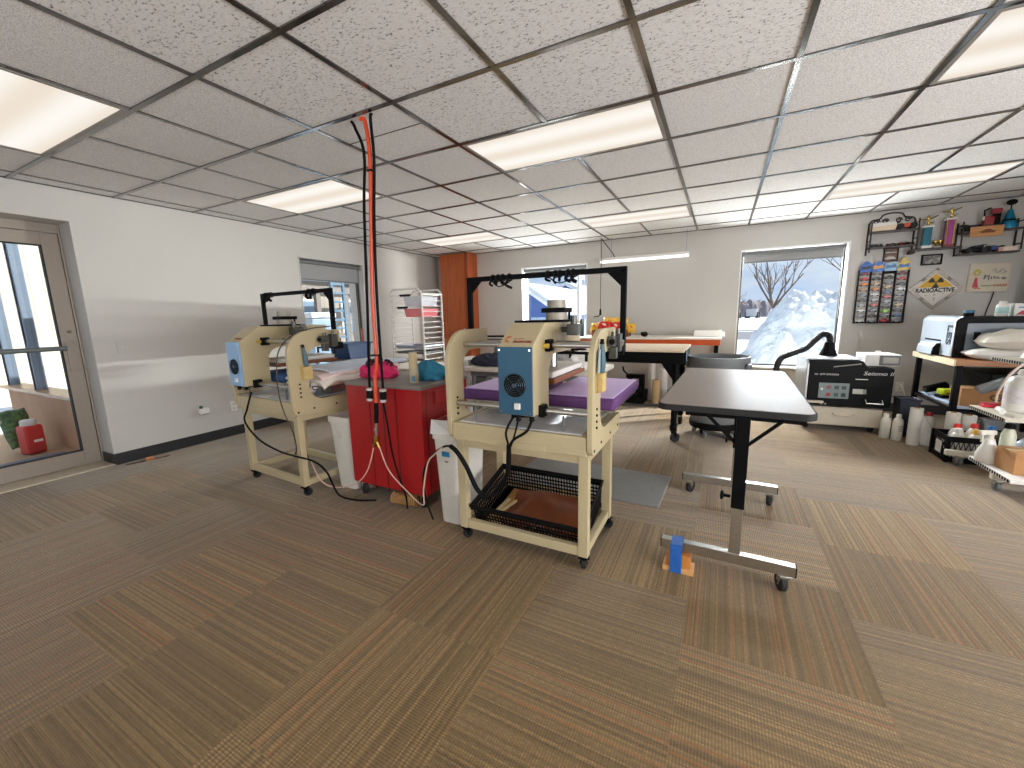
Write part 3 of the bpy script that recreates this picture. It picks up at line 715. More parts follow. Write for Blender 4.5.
def slim_bin(label, loc, w, dpt, h, rz=0.0, sticker=None):
    o = thing('waste_bin', label, 'bin', loc, rz, 'slim white waste bins')
    k = 0.82; b = MB()
    def ring(f, z, inset=0.0):
        a, c = w / 2 * f - inset, dpt / 2 * f - inset; r = 0.03
        pts = []
        for sx, sy, a0 in ((1, 1, 0), (-1, 1, 90), (-1, -1, 180), (1, -1, 270)):
            for i in range(4):
                t = R(a0 + i * 30); pts.append((sx * (a - r) + r * math.cos(t), sy * (c - r) + r * math.sin(t), z))
        return pts
    rings = [ring(k, 0.002), ring(k + 0.01, 0.01), ring(0.985, h - 0.05), ring(1.06, h - 0.045), ring(1.06, h), ring(1.0, h), ring(1.0, h - 0.04), ring(k, 0.02, 0.006)]
    vs = [p for r_ in rings for p in r_]; n = 16; fs = [tuple(range(n))[::-1]]
    for i in range(len(rings) - 1):
        for j in range(n): fs.append((i * n + j, i * n + (j + 1) % n, (i + 1) * n + (j + 1) % n, (i + 1) * n + j))
    fs.append(tuple((len(rings) - 1) * n + j for j in range(n)))
    b.raw(vs, fs).ob('bin_body', BINW, o)
    if sticker == 'blue':
        t = math.atan2((1 - k) * dpt / 2, h)
        MB().box(-0.035, 0.02, -0.0015, 0.0, -0.016, 0.016).ob('sticker', mat('blue_sticker', (40, 130, 175), 0.5), o, M=Matrix.Translation((0.01, -dpt / 2 * (k + (1 - k) * 0.77) - 0.001, h * 0.77)) @ Matrix.Rotation(t, 4, 'X'))
        MB().box(-0.012, 0.012, -0.0015, 0.0, -0.004, 0.004).ob('sticker', mat('dark_sticker', (70, 90, 90), 0.5), o, M=Matrix.Translation((0.005, -dpt / 2 * (k + (1 - k) * 0.69) - 0.001, h * 0.69)) @ Matrix.Rotation(t, 4, 'X'))
    else:
        t = math.atan2((1 - k) * dpt / 2, h); e = MB()
        Mx = Matrix.Translation((-0.01, -dpt / 2 * (k + (1 - k) * 0.76) - 0.001, h * 0.78)) @ Matrix.Rotation(t, 4, 'X')
        e.tube([(-0.02, 0, -0.012), (-0.02, 0, 0.016), (0.02, 0, 0.016), (0.02, 0, -0.012)], 0.002, 5, closed=True); e.tube([(-0.012, 0, 0.0), (0, 0, 0.009), (0.012, 0, 0.0)], 0.002, 5); e.box(-0.012, 0.012, -0.002, 0, -0.034, -0.026)
        e.ob('moulded_emblem', mat('emblem_grey', (190, 184, 172), 0.5), o, M=Mx)
    return o
slim_bin('slim white waste bin standing left of the red tool cabinet', (-2.455, 2.14, 0), 0.225, 0.33, 0.56)
wb = slim_bin('slim white waste bin with a blue sticker, tucked between red cabinet and near press', (-1.425, 2.03, 0), 0.175, 0.33, 0.59, 0, 'blue')
# paper flap hanging over the rim of the right bin
pf = thing('paper_sheet', 'white paper sheet with a pointed corner lying over the bin by the near press', 'paper', (-1.425, 2.03, 0.592))
MB().raw([(-0.14, -0.10, 0.045), (-0.08, -0.19, -0.012), (0.09, -0.19, 0.0), (0.09, 0.0, 0.004), (-0.09, 0.05, 0.004), (-0.14, -0.10, 0.048), (-0.08, -0.19, -0.009), (0.09, -0.19, 0.003), (0.09, 0.0, 0.007), (-0.09, 0.05, 0.007)],
         [(0, 1, 2, 3, 4), (9, 8, 7, 6, 5), (0, 5, 6, 1), (1, 6, 7, 2), (2, 7, 8, 3), (3, 8, 9, 4), (4, 9, 5, 0)]).ob('sheet', mat('white_paper', (240, 239, 236), 0.8, var=0.01), pf)

# things on the cart
PINK = mat('pink_cloth', (216, 40, 100), 0.85, var=0.12, scale=40, bump=0.3, bscale=60)
CLOTHB = mat('blue_cloth', (48, 128, 160), 0.9, var=0.1, scale=30, bump=0.4, bscale=50)
def heap(name, label, cat, loc, r, m, seed, group=None, rz=0.0, n=9):
    """A crumpled heap of cloth: one lumpy surface with folds."""
    q = random.Random(seed); ph = [(q.uniform(0, 6.3), q.uniform(0, 6.3), q.uniform(2, n), q.uniform(2, n)) for _ in range(5)]
    def f(d):
        a = math.atan2(d.y, d.x)
        v = 1 + sum(0.055 * math.sin(k * a + p0 + 3 * d.z) * math.cos(l * d.z + p1) for p0, p1, k, l in ph)
        return v + 0.04 * math.sin(11 * a + 9 * d.z)
    b = MB(); b.ell((0, 0, 0), r, 40, 22, f=f)
    zc = -r[2] * 0.45; b.v = [Vector((v.x, v.y, max(v.z, zc))) for v in b.v]
    o = b.ob(name, m); o.location = (loc[0], loc[1], loc[2] - zc * USC + 0.001); o.scale = (USC,) * 3; o.rotation_euler = (0, 0, rz)
    return tag(o, label, cat, group)
o = thing('cloth_pouch', 'crumpled pink pouch with a dark knotted trim on the red cabinet', 'pouch', (-2.2, 2.16, 0.843))
h = heap('pouch_body', None, None, (0, 0, 0), (0.155, 0.10, 0.075), PINK, 4); h.parent = o
b = MB(); q = random.Random(3)
for i in range(16):
    a = q.uniform(0, 6.3); rr_ = q.uniform(0.01, 0.1); c = (rr_ * math.cos(a) * 1.2, rr_ * math.sin(a) * 0.7, 0.085 + 0.05 * (1 - rr_ / 0.1) + q.uniform(-0.01, 0.012))
    b.tube([(c[0] + 0.022 * math.cos(R(t)), c[1] + 0.018 * math.sin(R(t)), c[2] + 0.012 * math.sin(R(t * 2 + i * 30))) for t in range(0, 360, 40)], 0.007, 6, closed=True)
b.ob('knotted_trim', mat('dark_maroon_cord', (48, 18, 30), 0.8, var=0.2), o)
heap('folded_cloth', 'bundled teal blue cloth on the right of the red cabinet top', 'cloth', (-1.78, 2.20, 0.843), (0.118, 0.10, 0.085), CLOTHB, 8)
heap('pink_rag', 'pink and white rag behind the teal blue cloth on the red cabinet', 'cloth', (-1.705, 2.37, 0.843), (0.05, 0.045, 0.05), mat('pink_rag_cloth', (222, 90, 130), 0.85, var=0.25, scale=25), 12)
o = thing('squeeze_bottle', 'tall tan squeeze bottle on the front right of the red cabinet', 'bottle', (-1.765, 2.03, 0.843))
MB().lathe([(0.0, 0.0), (0.026, 0), (0.03, 0.006), (0.03, 0.075), (0.028, 0.085), (0.028, 0.10)], n=18).ob('bottle_body', mat('tan_bottle', (196, 180, 150), 0.45), o)
MB().lathe([(0.0, 0.10), (0.0285, 0.10), (0.027, 0.19), (0.024, 0.20), (0.0, 0.20)], n=18).ob('cap', mat('tan_cap', (205, 186, 148), 0.5), o)
MB().box(0.004, 0.03, -0.031, -0.027, 0.012, 0.05).ob('label_patch', mat('blue_label', (100, 150, 175), 0.5), o)

# coil hose lying under the cart
b = MB(); pts = []
for i in range(0, 12 * 16 + 1):
    a = 2 * math.pi * i / 16; t = i / (12 * 16)
    pts.append((0.13 * (t - 0.5) * 1.5, 0.040 * math.cos(a), 0.042 + 0.036 * math.sin(a)))
b.tube(pts, 0.0045, 5); co_ = b.ob('coil_hose', mat('tan_hose', (196, 150, 92), 0.45, var=0.05)); co_.location = (-1.86, 1.975, 0.0); co_.rotation_euler = (0, 0, R(8))
tag(co_, 'tan coiled air hose lying under the red cabinet', 'hose')

# hoses and cords dropped from the ceiling
def cord(name, label, cat, pts, r, m, group=None, n=8, sm=8):
    o = MB().tube(pts, r, n, smooth=sm).ob(name, m); return tag(o, label, cat, group)
ORANGE = mat('orange_hose', (226, 76, 30), 0.4, var=0.04)
CLEAR = mat('milky_tube', (210, 180, 160), 0.3, var=0.03)
def dropcord(label, pts, end):
    o = thing('drop_line', label, 'cord', (0, 0, 0), 0, 'black cords hanging from the ceiling')
    MB().tube(pts, 0.0085, 10, smooth=8).ob('cable', BLACKP, o)
    b = MB(); x, y, z = end; b.cyl((x, y, z), (x - 0.004, y, z - 0.055), 0.021, n=16); c = b.ob('connector', BLACKP, o)
    b = MB(); b.cyl((x, y, z + 0.010), (x, y, z - 0.004), 0.0215, n=16); b.cyl((x - 0.004, y, z - 0.052), (x - 0.006, y, z - 0.072), 0.019, n=16); b.ob('connector_ring', mat('connector_grey', (190, 188, 182), 0.4), c)
    return o
dropcord('black cord left of the orange hose, its connector hanging over the red cabinet', [(-1.93, 1.83, 2.366), (-1.915, 1.84, 2.33), (-1.872, 1.85, 2.19), (-1.905, 1.85, 1.9), (-1.94, 1.85, 1.37), (-1.98, 1.85, 0.83)], (-1.982, 1.85, 0.815))
dropcord('black cord right of the orange hose, its connector hanging over the red cabinet', [(-1.765, 1.82, 2.366), (-1.785, 1.83, 2.34), (-1.80, 1.85, 2.146), (-1.835, 1.85, 1.8), (-1.858, 1.85, 1.37), (-1.865, 1.85, 0.83)], (-1.866, 1.85, 0.815))
o = thing('air_hose', 'orange air hose hanging from the ceiling down the front of the red cabinet', 'hose')
MB().tube([(-1.86, 1.83, 2.366), (-1.835, 1.84, 2.34), (-1.83, 1.85, 2.151), (-1.86, 1.85, 1.8), (-1.893, 1.85, 1.37), (-1.90, 1.85, 1.0), (-1.925, 1.85, 0.90), (-1.932, 1.85, 0.72)], 0.0115, 10, smooth=8).ob('hose', ORANGE, o)
MB().cyl((-1.933, 1.85, 0.735), (-1.945, 1.85, 0.60), 0.014, n=14).ob('grip_sleeve', BLACKP, o)
b = MB(); b.cyl((-1.945, 1.85, 0.605), (-1.95, 1.85, 0.55), 0.011, n=12); b.cyl((-1.95, 1.85, 0.565), (-1.951, 1.85, 0.545), 0.015, n=6); b.cyl((-1.951, 1.85, 0.545), (-1.953, 1.85, 0.51), 0.010); b.ob('coupler', STEEL, o)
b = MB(); b.cyl((-1.953, 1.85, 0.515), (-1.956, 1.85, 0.475), 0.017, n=6); b.cyl((-1.956, 1.85, 0.48), (-1.985, 1.85, 0.435), 0.011); b.cyl((-1.956, 1.85, 0.48), (-1.935, 1.85, 0.435), 0.011); b.ob('brass_splitter', BRASS, o)
b = MB(); b.box(-1.93, -1.87, 1.83, 1.87, 1.035, 1.043, 0.002); b.box(-1.85, -1.815, 1.835, 1.865, 2.09, 2.10, 0.002); b.ob('cable_tie', BLACKP, o)
cord('air_tube', 'milky air tube from the brass splitter to the far left press', 'tube', [(-1.985, 1.85, 0.437), (-2.06, 1.85, 0.262), (-2.19, 1.85, 0.14), (-2.38, 1.84, 0.085), (-2.5, 1.82, 0.12), (-2.62, 1.84, 0.24)], 0.0042, CLEAR, 'milky air tubes')
cord('air_tube', 'milky air tube looping from the brass splitter to the near press', 'tube', [(-1.935, 1.85, 0.437), (-1.858, 1.84, 0.294), (-1.715, 1.83, 0.19), (-1.56, 1.80, 0.135), (-1.53, 1.78, 0.25), (-1.47, 1.76, 0.43), (-1.40, 1.74, 0.50), (-1.33, 1.72, 0.555)], 0.0042, CLEAR, 'milky air tubes')
cord('black_lead', 'thin black lead dropping from the right connector down the red cabinet', 'cord', [(-1.872, 1.85, 0.74), (-1.872, 1.87, 0.60), (-1.862, 1.885, 0.40), (-1.835, 1.90, 0.24), (-1.80, 1.915, 0.10), (-1.78, 1.90, 0.02)], 0.006, BLACKP)
# press cables
b = MB(); b.tube([(-0.897, 1.742, 0.765), (-0.917, 1.70, 0.696), (-0.912, 1.715, 0.62)], 0.006, 8, smooth=6); b.tube([(-0.792, 1.733, 0.76), (-0.80, 1.69, 0.715), (-0.87, 1.69, 0.665), (-0.91, 1.712, 0.61)], 0.007, 8, smooth=6)
b.tube([(-0.855, 1.713, 0.76), (-0.872, 1.70, 0.68), (-0.905, 1.715, 0.61)], 0.005, 8, smooth=6)
b.tube([(-0.912, 1.715, 0.625), (-0.916, 1.72, 0.55), (-0.93, 1.725, 0.47), (-0.99, 1.735, 0.375), (-1.06, 1.735, 0.31), (-1.12, 1.73, 0.35), (-1.17, 1.715, 0.47), (-1.217, 1.70, 0.552), (-1.265, 1.71, 0.575)], 0.0125, 10, smooth=8)
b.tube([(-1.26, 1.71, 0.575), (-1.33, 1.73, 0.555), (-1.45, 1.77, 0.47), (-1.54, 1.80, 0.34), (-1.56, 1.83, 0.17), (-1.52, 1.84, 0.03)], 0.006, 8, smooth=8)
tag(b.ob('power_cable', BLACKP), 'black bundled cable hanging in a loop at the front of the near press', 'cable', 'press cables')
b = MB(); b.tube([(-3.09, 1.75, 0.745), (-3.12, 1.72, 0.616), (-3.15, 1.71, 0.52), (-3.0, 1.71, 0.40), (-2.79, 1.72, 0.335), (-2.60, 1.715, 0.325), (-2.44, 1.74, 0.30), (-2.38, 1.78, 0.22), (-2.37, 1.81, 0.12), (-2.33, 1.83, 0.035), (-2.2, 1.86, 0.014), (-2.08, 1.92, 0.012)], 0.0068, 8, smooth=8)
tag(b.ob('power_cable', BLACKP), 'black cable sagging from the far left press down to the carpet', 'cable', 'press cables')
cord('pendant_cable', 'thin dark cable curving along the side plate of the far left press', 'cable', [(-2.535, 2.05, 1.215), (-2.53, 1.88, 1.205), (-2.53, 1.75, 1.17), (-2.54, 1.655, 1.09), (-2.545, 1.62, 0.98), (-2.55, 1.615, 0.80), (-2.54, 1.63, 0.66), (-2.52, 1.66, 0.53), (-2.56, 1.70, 0.40), (-2.60, 1.712, 0.34)], 0.004, mat('brown_cable', (60, 46, 38), 0.5))

# black basket set at a slant on the near press stand
bk = thing('plastic_basket', 'black slotted plastic basket on the lower rails of the near press', 'basket', (-0.885, 1.845, 0.035), 0, None, R(15))
w2, dd, hh = 0.325, 0.40, 0.175
b = MB(); b.box(-w2 + 0.02, w2 - 0.02, 0.015, dd - 0.015, 0.0, 0.006)
def slotwall(p0, p1, out, h0=0.0, h1=hh, rows=5, cols=34):
    """Perforated basket wall leaning outwards by `out` at its rim."""
    p0, p1, out = Vector(p0), Vector(p1), Vector(out); L = (p1 - p0).length; u = (p1 - p0).normalized(); th = Vector((0, 0, 1)).cross(u) * 0.003
    def bar(a0, a1, z0, z1):
        q = []
        for t in (-1, 1):
            for a, z in ((a0, z0), (a1, z0), (a1, z1), (a0, z1)): q.append(p0 + u * a + out * ((z - h0) / (h1 - h0)) + Vector((0, 0, z)) + th * t)
        b.raw(q, [(0, 1, 2, 3), (7, 6, 5, 4), (0, 4, 5, 1), (1, 5, 6, 2), (2, 6, 7, 3), (3, 7, 4, 0)])
    bar(-0.01, L + 0.01, h0, h0 + 0.03); bar(-0.02, L + 0.02, h1 - 0.028, h1)
    for i in range(1, rows): z = h0 + 0.03 + (h1 - h0 - 0.058) * i / rows; bar(0, L, z - 0.003, z + 0.003)
    for i in range(cols + 1): a = L * i / cols; bar(a - 0.0025, a + 0.0025, h0 + 0.03, h1 - 0.028)
slotwall((-w2 + 0.02, 0.015, 0), (w2 - 0.02, 0.015, 0), (0, -0.015, 0)); slotwall((-w2 + 0.02, dd - 0.015, 0), (w2 - 0.02, dd - 0.015, 0), (0, 0.02, 0))
slotwall((-w2 + 0.02, 0.015, 0), (-w2 + 0.02, dd - 0.015, 0), (-0.02, 0, 0), cols=20); slotwall((w2 - 0.02, 0.015, 0), (w2 - 0.02, dd - 0.015, 0), (0.02, 0, 0), cols=20)
b.ob('basket_shell', BLACKP, bk)
b = MB(); ro = [(-w2, 0.0), (w2, 0.0), (w2, dd + 0.005), (-w2, dd + 0.005)]
b.tube([(x, y, hh) for x, y in ro], 0.010, 8, closed=True); b.ob('rim', BLACKP, bk)
Mb = Matrix.Translation((-0.885, 1.845, 0.035)) @ Matrix.Rotation(R(15), 4, 'X')
def in_basket(name, label, cat, mb, m, group=None):
    o = mb.ob(name, m); o.matrix_world = Mb; return tag(o, label, cat, group)
b = MB(); nx, ny = 24, 14; vs = []; q = random.Random(5)
for j in range(ny + 1):
    for i in range(nx + 1):
        x = -0.20 + 0.46 * i / nx; y = 0.05 + 0.31 * j / ny
        z = 0.050 + 0.012 * math.sin(7 * x + 5 * y) + 0.006 * math.sin(23 * x - 11 * y) + 0.005 * math.sin(31 * y + 13 * x)
        vs.append((x + 0.012 * math.sin(9 * y), y + 0.012 * math.sin(8 * x), z))
fs = [(j * (nx + 1) + i, j * (nx + 1) + i + 1, (j + 1) * (nx + 1) + i + 1, (j + 1) * (nx + 1) + i) for j in range(ny) for i in range(nx)]
n0 = len(vs); vs += [(x, y, z - 0.004) for x, y, z in vs]; fs += [tuple(n0 + k for k in f[::-1]) for f in fs]
b.raw(vs, fs); in_basket('teflon_sheet', 'creased brown non-stick sheet lying in the black basket', 'sheet', b, mat('brown_sheet', (128, 72, 46), 0.25, var=0.1, scale=9))
b = MB(); b.box(-0.27, 0.28, 0.03, 0.36, 0.022, 0.030, 0.001, rot('Z', -3)); in_basket('board', 'tan fibre board under the brown sheet in the black basket', 'board', b, mat('tan_board', (190, 138, 78), 0.7, var=0.06))
for i, (x, y, a, l, z) in enumerate(((-0.20, 0.20, 62, 0.26, 0.037), (-0.15, 0.055, 2, 0.26, 0.037), (-0.25, 0.15, 78, 0.22, 0.037))):
    b = MB(); b.box(-l / 2, l / 2, -0.011, 0.011, 0, 0.008, 0.001, Matrix.Translation((x, y, z)) @ Matrix.Rotation(R(a), 4, 'Z'))
    in_basket('wood_strip', ('pale wood strip leaning at the left of the basket', 'pale wood strip along the front of the basket', 'outer pale wood strip beside the basket wall')[i], 'strip', b, wood('pale_wood', (206, 178, 130), (232, 208, 164), axis='X'), 'wood strips in the black basket')

# floor mat, wedge, wall fittings
m_ = MB(); m_.box(-0.56, 0.56, -0.285, 0.285, 0.0, 0.012, 0.005); mo = m_.ob('floor_mat', mat('grey_foam_mat', (140, 140, 138), 0.8, var=0.05, bump=0.2, bscale=120)); mo.location = (-0.85, 2.92, 0.0); mo.rotation_euler = (0, 0, R(-2)); tag(mo, 'grey anti-fatigue floor mat behind the near press', 'mat')
m_ = MB(); m_.box(-0.7, 0.7, -0.06, 0.06, 0.0, 0.01, 0.003); mo = m_.ob('floor_mat', mat('dark_mat_edge', (62, 62, 60), 0.8)); mo.location = (-1.0, 5.66, 0.0); mo.rotation_euler = (0, 0, R(12)); tag(mo, 'dark narrow mat on the sunlit floor near the back wall', 'mat')
o = thing('scraper_brush', 'orange wooden block with a dark blade lying by the left baseboard', 'tool', (-4.72, 1.68, 0), R(78))
MB().box(-0.035, 0.03, -0.018, 0.018, 0.0, 0.03, 0.006).ob('handle', wood('orange_wood', (176, 104, 52), (206, 134, 74), axis='X'), o)
MB().prism([(-0.17, -0.01), (-0.035, -0.022), (-0.035, 0.022), (-0.17, 0.012)], 'z', 0.0, 0.006).ob('blade', mat('rusty_blade', (74, 44, 28), 0.5), o)
MB().box(0.03, 0.14, -0.01, 0.01, 0.0, 0.005).ob('tang', mat('rusty_blade', (0, 0, 0)), o)
o = thing('air_freshener', 'white plug-in air freshener low on the left wall', 'air freshener', (XL, 2.22, 0.345))
MB().box(0.0, 0.05, -0.045, 0.05, -0.035, 0.03, 0.014, seg=3).ob('body', WHITEP, o)
MB().lathe([(0.0, 0), (0.015, 0), (0.017, 0.02), (0.012, 0.03), (0, 0.032)], (0.028, -0.02, 0.028), 14).ob('scent_bottle', mat('green_bottle', (60, 90, 60), 0.3), o)
def outlet(label, loc, rz):
    o = thing('wall_outlet', label, 'outlet', loc, rz, 'white wall outlets')
    MB().box(-0.036, 0.036, -0.006, 0.0, -0.058, 0.058, 0.002).ob('cover_plate', WHITEP, o)
    b = MB()
    for z in (-0.024, 0.024): b.cyl((0, -0.008, z), (0, -0.003, z), 0.016, n=16)
    b.ob('socket', mat('outlet_face', (214, 212, 206), 0.4), o)
    b = MB()
    for z in (-0.024, 0.024):
        for x in (-0.006, 0.006): b.box(x - 0.001, x + 0.001, -0.0085, -0.0075, z - 0.003, z + 0.005)
    b.ob('slot', BLACKP, o)
    return o
outlet('white wall outlet behind the far left press, near the air freshener', (XL, 2.53, 0.33), R(90))
outlet('white wall outlet behind the wooden-topped shelf, with a plug in it', (1.955, YB, 0.31), 0.0)
pl_ = thing('cover_plate', 'blank painted cover plate on the left wall beside the glazed door', 'cover plate', (XL, 1.665, 1.06), R(90)); MB().box(-0.036, 0.036, -0.006, 0.0, -0.058, 0.058, 0.002).ob('plate', WALLP, pl_); MB().cyl((0, -0.008, 0.0), (0, -0.005, 0.0), 0.004, n=8).ob('screw', WHITEM, pl_)
cord('white_lead', 'white lead plugged into the outlet behind the wooden-topped shelf', 'cord', [(1.955, 6.41, 0.335), (1.958, 6.37, 0.33), (1.965, 6.33, 0.29), (1.99, 6.28, 0.15), (2.0, 6.22, 0.03), (2.05, 6.1, 0.008)], 0.007, WHITEP)

# ---------------------------------------------------------------- folding table with one makeshift foot
tb = thing('flip_top_table', 'black-edged laminate table on two steel T-legs, one foot propped on blocks', 'table', (0.07, 1.99, 0), R(-1.6))
LAM = mat('grey_laminate', (142, 130, 122), 0.36, var=0.02, scale=80, spec=0.12)
def rrect(x0, x1, y0, y1, r, n=6):
    p = []
    for cx, cy, a0 in ((x1 - r, y1 - r, 0), (x0 + r, y1 - r, 90), (x0 + r, y0 + r, 180), (x1 - r, y0 + r, 270)): p += arc(cx, cy, r, a0, a0 + 90, n)
    return p
tp = MB().prism(rrect(-0.325, 0.305, 0.0, 1.40, 0.05), 'z', 0.803, 0.832, 0.003).ob('edge_band', RUBBER, tb)
MB().prism(rrect(-0.318, 0.298, 0.007, 1.393, 0.045), 'z', 0.8315, 0.8335).ob('table_top', LAM, tb)
for y, cx in ((0.03, 0.04), (0.97, 0.04)):
    MB().box(cx - 0.024, cx + 0.024, y - 0.014, y + 0.014, 0.12, 0.42, 0.003).ob('inner_column', STEEL, tb)
    MB().box(cx - 0.027, cx + 0.027, y - 0.018, y + 0.018, 0.365, 0.803, 0.003).ob('leg_column', BLACKM, tb)
    MB().box(-0.28, 0.28, y - 0.02, y + 0.02, 0.092, 0.142, 0.003).ob('foot_bar', STEEL, tb)
    ec = MB(); ec.box(-0.284, -0.279, y - 0.019, y + 0.019, 0.094, 0.14); ec.ob('end_cap', BLACKP, tb)
    ec = MB(); ec.box(0.279, 0.284, y - 0.019, y + 0.019, 0.094, 0.14); ec.ob('end_cap', BLACKP, tb)
    for sx in (-1, 1): MB().tube([(cx + sx * 0.02, y, 0.665), (cx + sx * 0.15, y, 0.795)], 0.008, 8).ob('brace', BLACKM, tb)
    for sx in (-1, 1):
        if y < 0.5 and sx < 0: continue
        caster(tb, sx * 0.24, y, 0.093, 0.042, 0.026, rnd.uniform(-0.6, 0.6), STEEL, RUBBER)
    kb = MB(); kb.cyl((cx - 0.031, y, 0.415), (cx - 0.06, y, 0.415), 0.007); kb.lathe([(0.0, 0), (0.012, 0), (0.022, 0.006), (0.022, 0.012), (0.01, 0.016)], n=10, M=Matrix.Translation((cx - 0.058, y, 0.415)) @ Matrix.Rotation(R(-90), 4, 'Y')); kb.ob('clamp_knob', BLACKP, tb)
b = MB(); b.box(-0.2, 0.27, 0.03, 1.0, 0.78, 0.803, 0.003); b.ob('under_frame', BLACKM, tb)
PINE = wood('pine_block', (206, 150, 90), (228, 180, 118), axis='X'); PINE2 = wood('amber_block', (186, 112, 44), (212, 140, 66), axis='Z')
Mt = Matrix.Translation((0.07, 1.99, 0)) @ Matrix.Rotation(R(-1.6), 4, 'Z')
def atT(mb, name, m, label, cat, group=None):
    o = mb.ob(name, m); o.matrix_world = Mt; return tag(o, label, cat, group)
atT(MB().box(-0.265, -0.125, -0.035, 0.045, 0.0, 0.028, 0.003), 'wood_block', PINE, 'flat pine block on the carpet, lowest under the taped table foot', 'block', 'wood blocks under the table foot')
atT(MB().box(-0.25, -0.14, -0.026, 0.036, 0.029, 0.0905, 0.003), 'wood_block', PINE2, 'amber wood block stacked between the pine block and the table foot', 'block', 'wood blocks under the table foot')
t_ = MB(); t_.box(-0.232, -0.178, -0.041, -0.037, 0.002, 0.148); t_.box(-0.232, -0.178, -0.041, 0.05, 0.145, 0.149); t_.box(-0.23, -0.18, 0.047, 0.051, 0.01, 0.149)
atT(t_, 'tape_wrap', mat('blue_tape', (32, 96, 178), 0.55, var=0.1, scale=40, bump=0.3, bscale=80), 'strip of blue painter tape binding the table foot to its wood blocks', 'tape')
# ================================================================ benches, rack, bin and dryer along the back
NATT = mat('beige_laminate', (214, 192, 164), 0.4, var=0.03)
OFFW = mat('offwhite_board', (232, 226, 214), 0.45, var=0.02)
ORB = mat('orange_steel', (206, 84, 28), 0.4, var=0.03)
LINEN = mat('white_fabric', (230, 228, 224), 0.85, var=0.03)

# workbench with an orange beam against the back wall
o = thing('workbench', 'long workbench with a white top and orange front beam against the back wall', 'workbench', (-0.95, 5.72, 0))
MB().box(-0.95, 0.96, -0.02, 0.62, 0.905, 0.93, 0.004).ob('bench_top', OFFW, o)
MB().box(-0.95, 0.95, 0.0, 0.035, 0.835, 0.904, 0.003).ob('front_beam', ORB, o); MB().box(-0.95, 0.95, 0.58, 0.61, 0.835, 0.904, 0.003).ob('rear_beam', ORB, o)
for x in (-0.93, 0.90):
    for y in (0.0, 0.565): MB().box(x - 0.02, x + 0.03, y, y + 0.045, 0.0, 0.834, 0.003).ob('leg', BLACKM, o)
    MB().box(x - 0.01, x + 0.02, 0.045, 0.565, 0.18, 0.22, 0.003).ob('leg_rail', BLACKM, o)
o = thing('screen_frame', 'white framed tray lying at the right end of the orange-beamed bench', 'tray', (-0.15, 6.02, 0.931))
b = MB(); b.box(-0.17, 0.15, -0.15, -0.125, 0, 0.075, 0.003); b.box(-0.17, 0.15, 0.125, 0.15, 0, 0.075, 0.003); b.box(-0.17, -0.145, -0.125, 0.125, 0, 0.075, 0.003); b.box(0.125, 0.15, -0.125, 0.125, 0, 0.075, 0.003); b.ob('frame', WHITEM, o)
b = MB(); b.box(-0.146, 0.126, -0.126, 0.126, 0.02, 0.024); b.ob('mesh', mat('screen_mesh', (196, 196, 190), 0.7), o)
b = MB(); b.box(0.151, 0.19, -0.09, -0.03, 0, 0.06, 0.006); b.ob('handle', WHITEM, o)
o = thing('snack_tray', 'brown cardboard tray of snack bags on the bench under the hanging plug', 'tray', (-1.43, 5.98, 0.931))
b = MB(); b.box(-0.25, 0.25, -0.16, 0.16, 0, 0.006); b.box(-0.25, 0.25, -0.16, -0.153, 0.006, 0.10); b.box(-0.25, 0.25, 0.153, 0.16, 0.006, 0.10); b.box(-0.25, -0.243, -0.153, 0.153, 0.006, 0.10); b.box(0.243, 0.25, -0.153, 0.153, 0.006, 0.10); b.ob('tray_body', mat('brown_card', (116, 66, 34), 0.7, var=0.08), o)
def bag(label, loc, size, col, band, r3):
    t = thing('snack_bag', label, 'snack bag', loc, r3[2], 'snack bags in the brown tray', r3[0])
    w, h, d = size; b = MB(); nx, ny = 12, 10; vs = []
    for s in (1, -1):
        for j in range(ny + 1):
            for i in range(nx + 1):
                u, v = 2 * i / nx - 1, 2 * j / ny - 1
                p = (max(0, 1 - u ** 4) * max(0, 1 - v ** 4)) ** 0.6
                vs.append((u * w / 2, s * (d / 2 * p * (1 + 0.12 * math.sin(9 * u + 7 * v + s)) + 0.001), v * h / 2))
    n = (nx + 1) * (ny + 1); W_ = nx + 1
    fs = [(j * W_ + i, j * W_ + i + 1, (j + 1) * W_ + i + 1, (j + 1) * W_ + i) for j in range(ny) for i in range(nx)]
    fs += [tuple(n + k for k in f[::-1]) for f in fs]
    b.raw(vs, fs); b.ob('bag_film', mat('bag_' + band[0], col, 0.25, var=0.1, scale=20), t)
    b = MB(); b.ell((0, -d * 0.40, 0), (w * 0.24, d * 0.16, h * 0.2), 14, 8); b.ob('bag_print', mat('bagprint_' + band[0], band[1], 0.4), t)
    return t
YEL, RDB = (238, 186, 60), (206, 34, 30)
bag('yellow snack bag lying at the left end of the brown tray', (-1.64, 5.90, 1.065), (0.16, 0.14, 0.085), YEL, ('yellow', (222, 90, 36)), (R(-25), 0, R(-8)))
bag('red snack bag at the front of the brown tray, leftmost of the red ones', (-1.50, 5.86, 1.085), (0.19, 0.14, 0.09), RDB, ('red', (246, 214, 190)), (R(-35), 0, R(6)))
bag('red snack bag at the front of the brown tray, nearest the frame post', (-1.33, 5.87, 1.075), (0.18, 0.14, 0.09), RDB, ('red', (246, 214, 190)), (R(-30), 0, R(-4)))
bag('golden snack bag heaped highest at the back of the brown tray', (-1.45, 6.0, 1.135), (0.2, 0.15, 0.1), (240, 196, 92), ('gold', (226, 150, 50)), (R(-20), 0, R(10)))
bag('golden snack bag leaning at the back right of the brown tray', (-1.29, 6.02, 1.125), (0.19, 0.15, 0.1), (240, 196, 92), ('gold', (226, 150, 50)), (R(-15), 0, R(-12)))
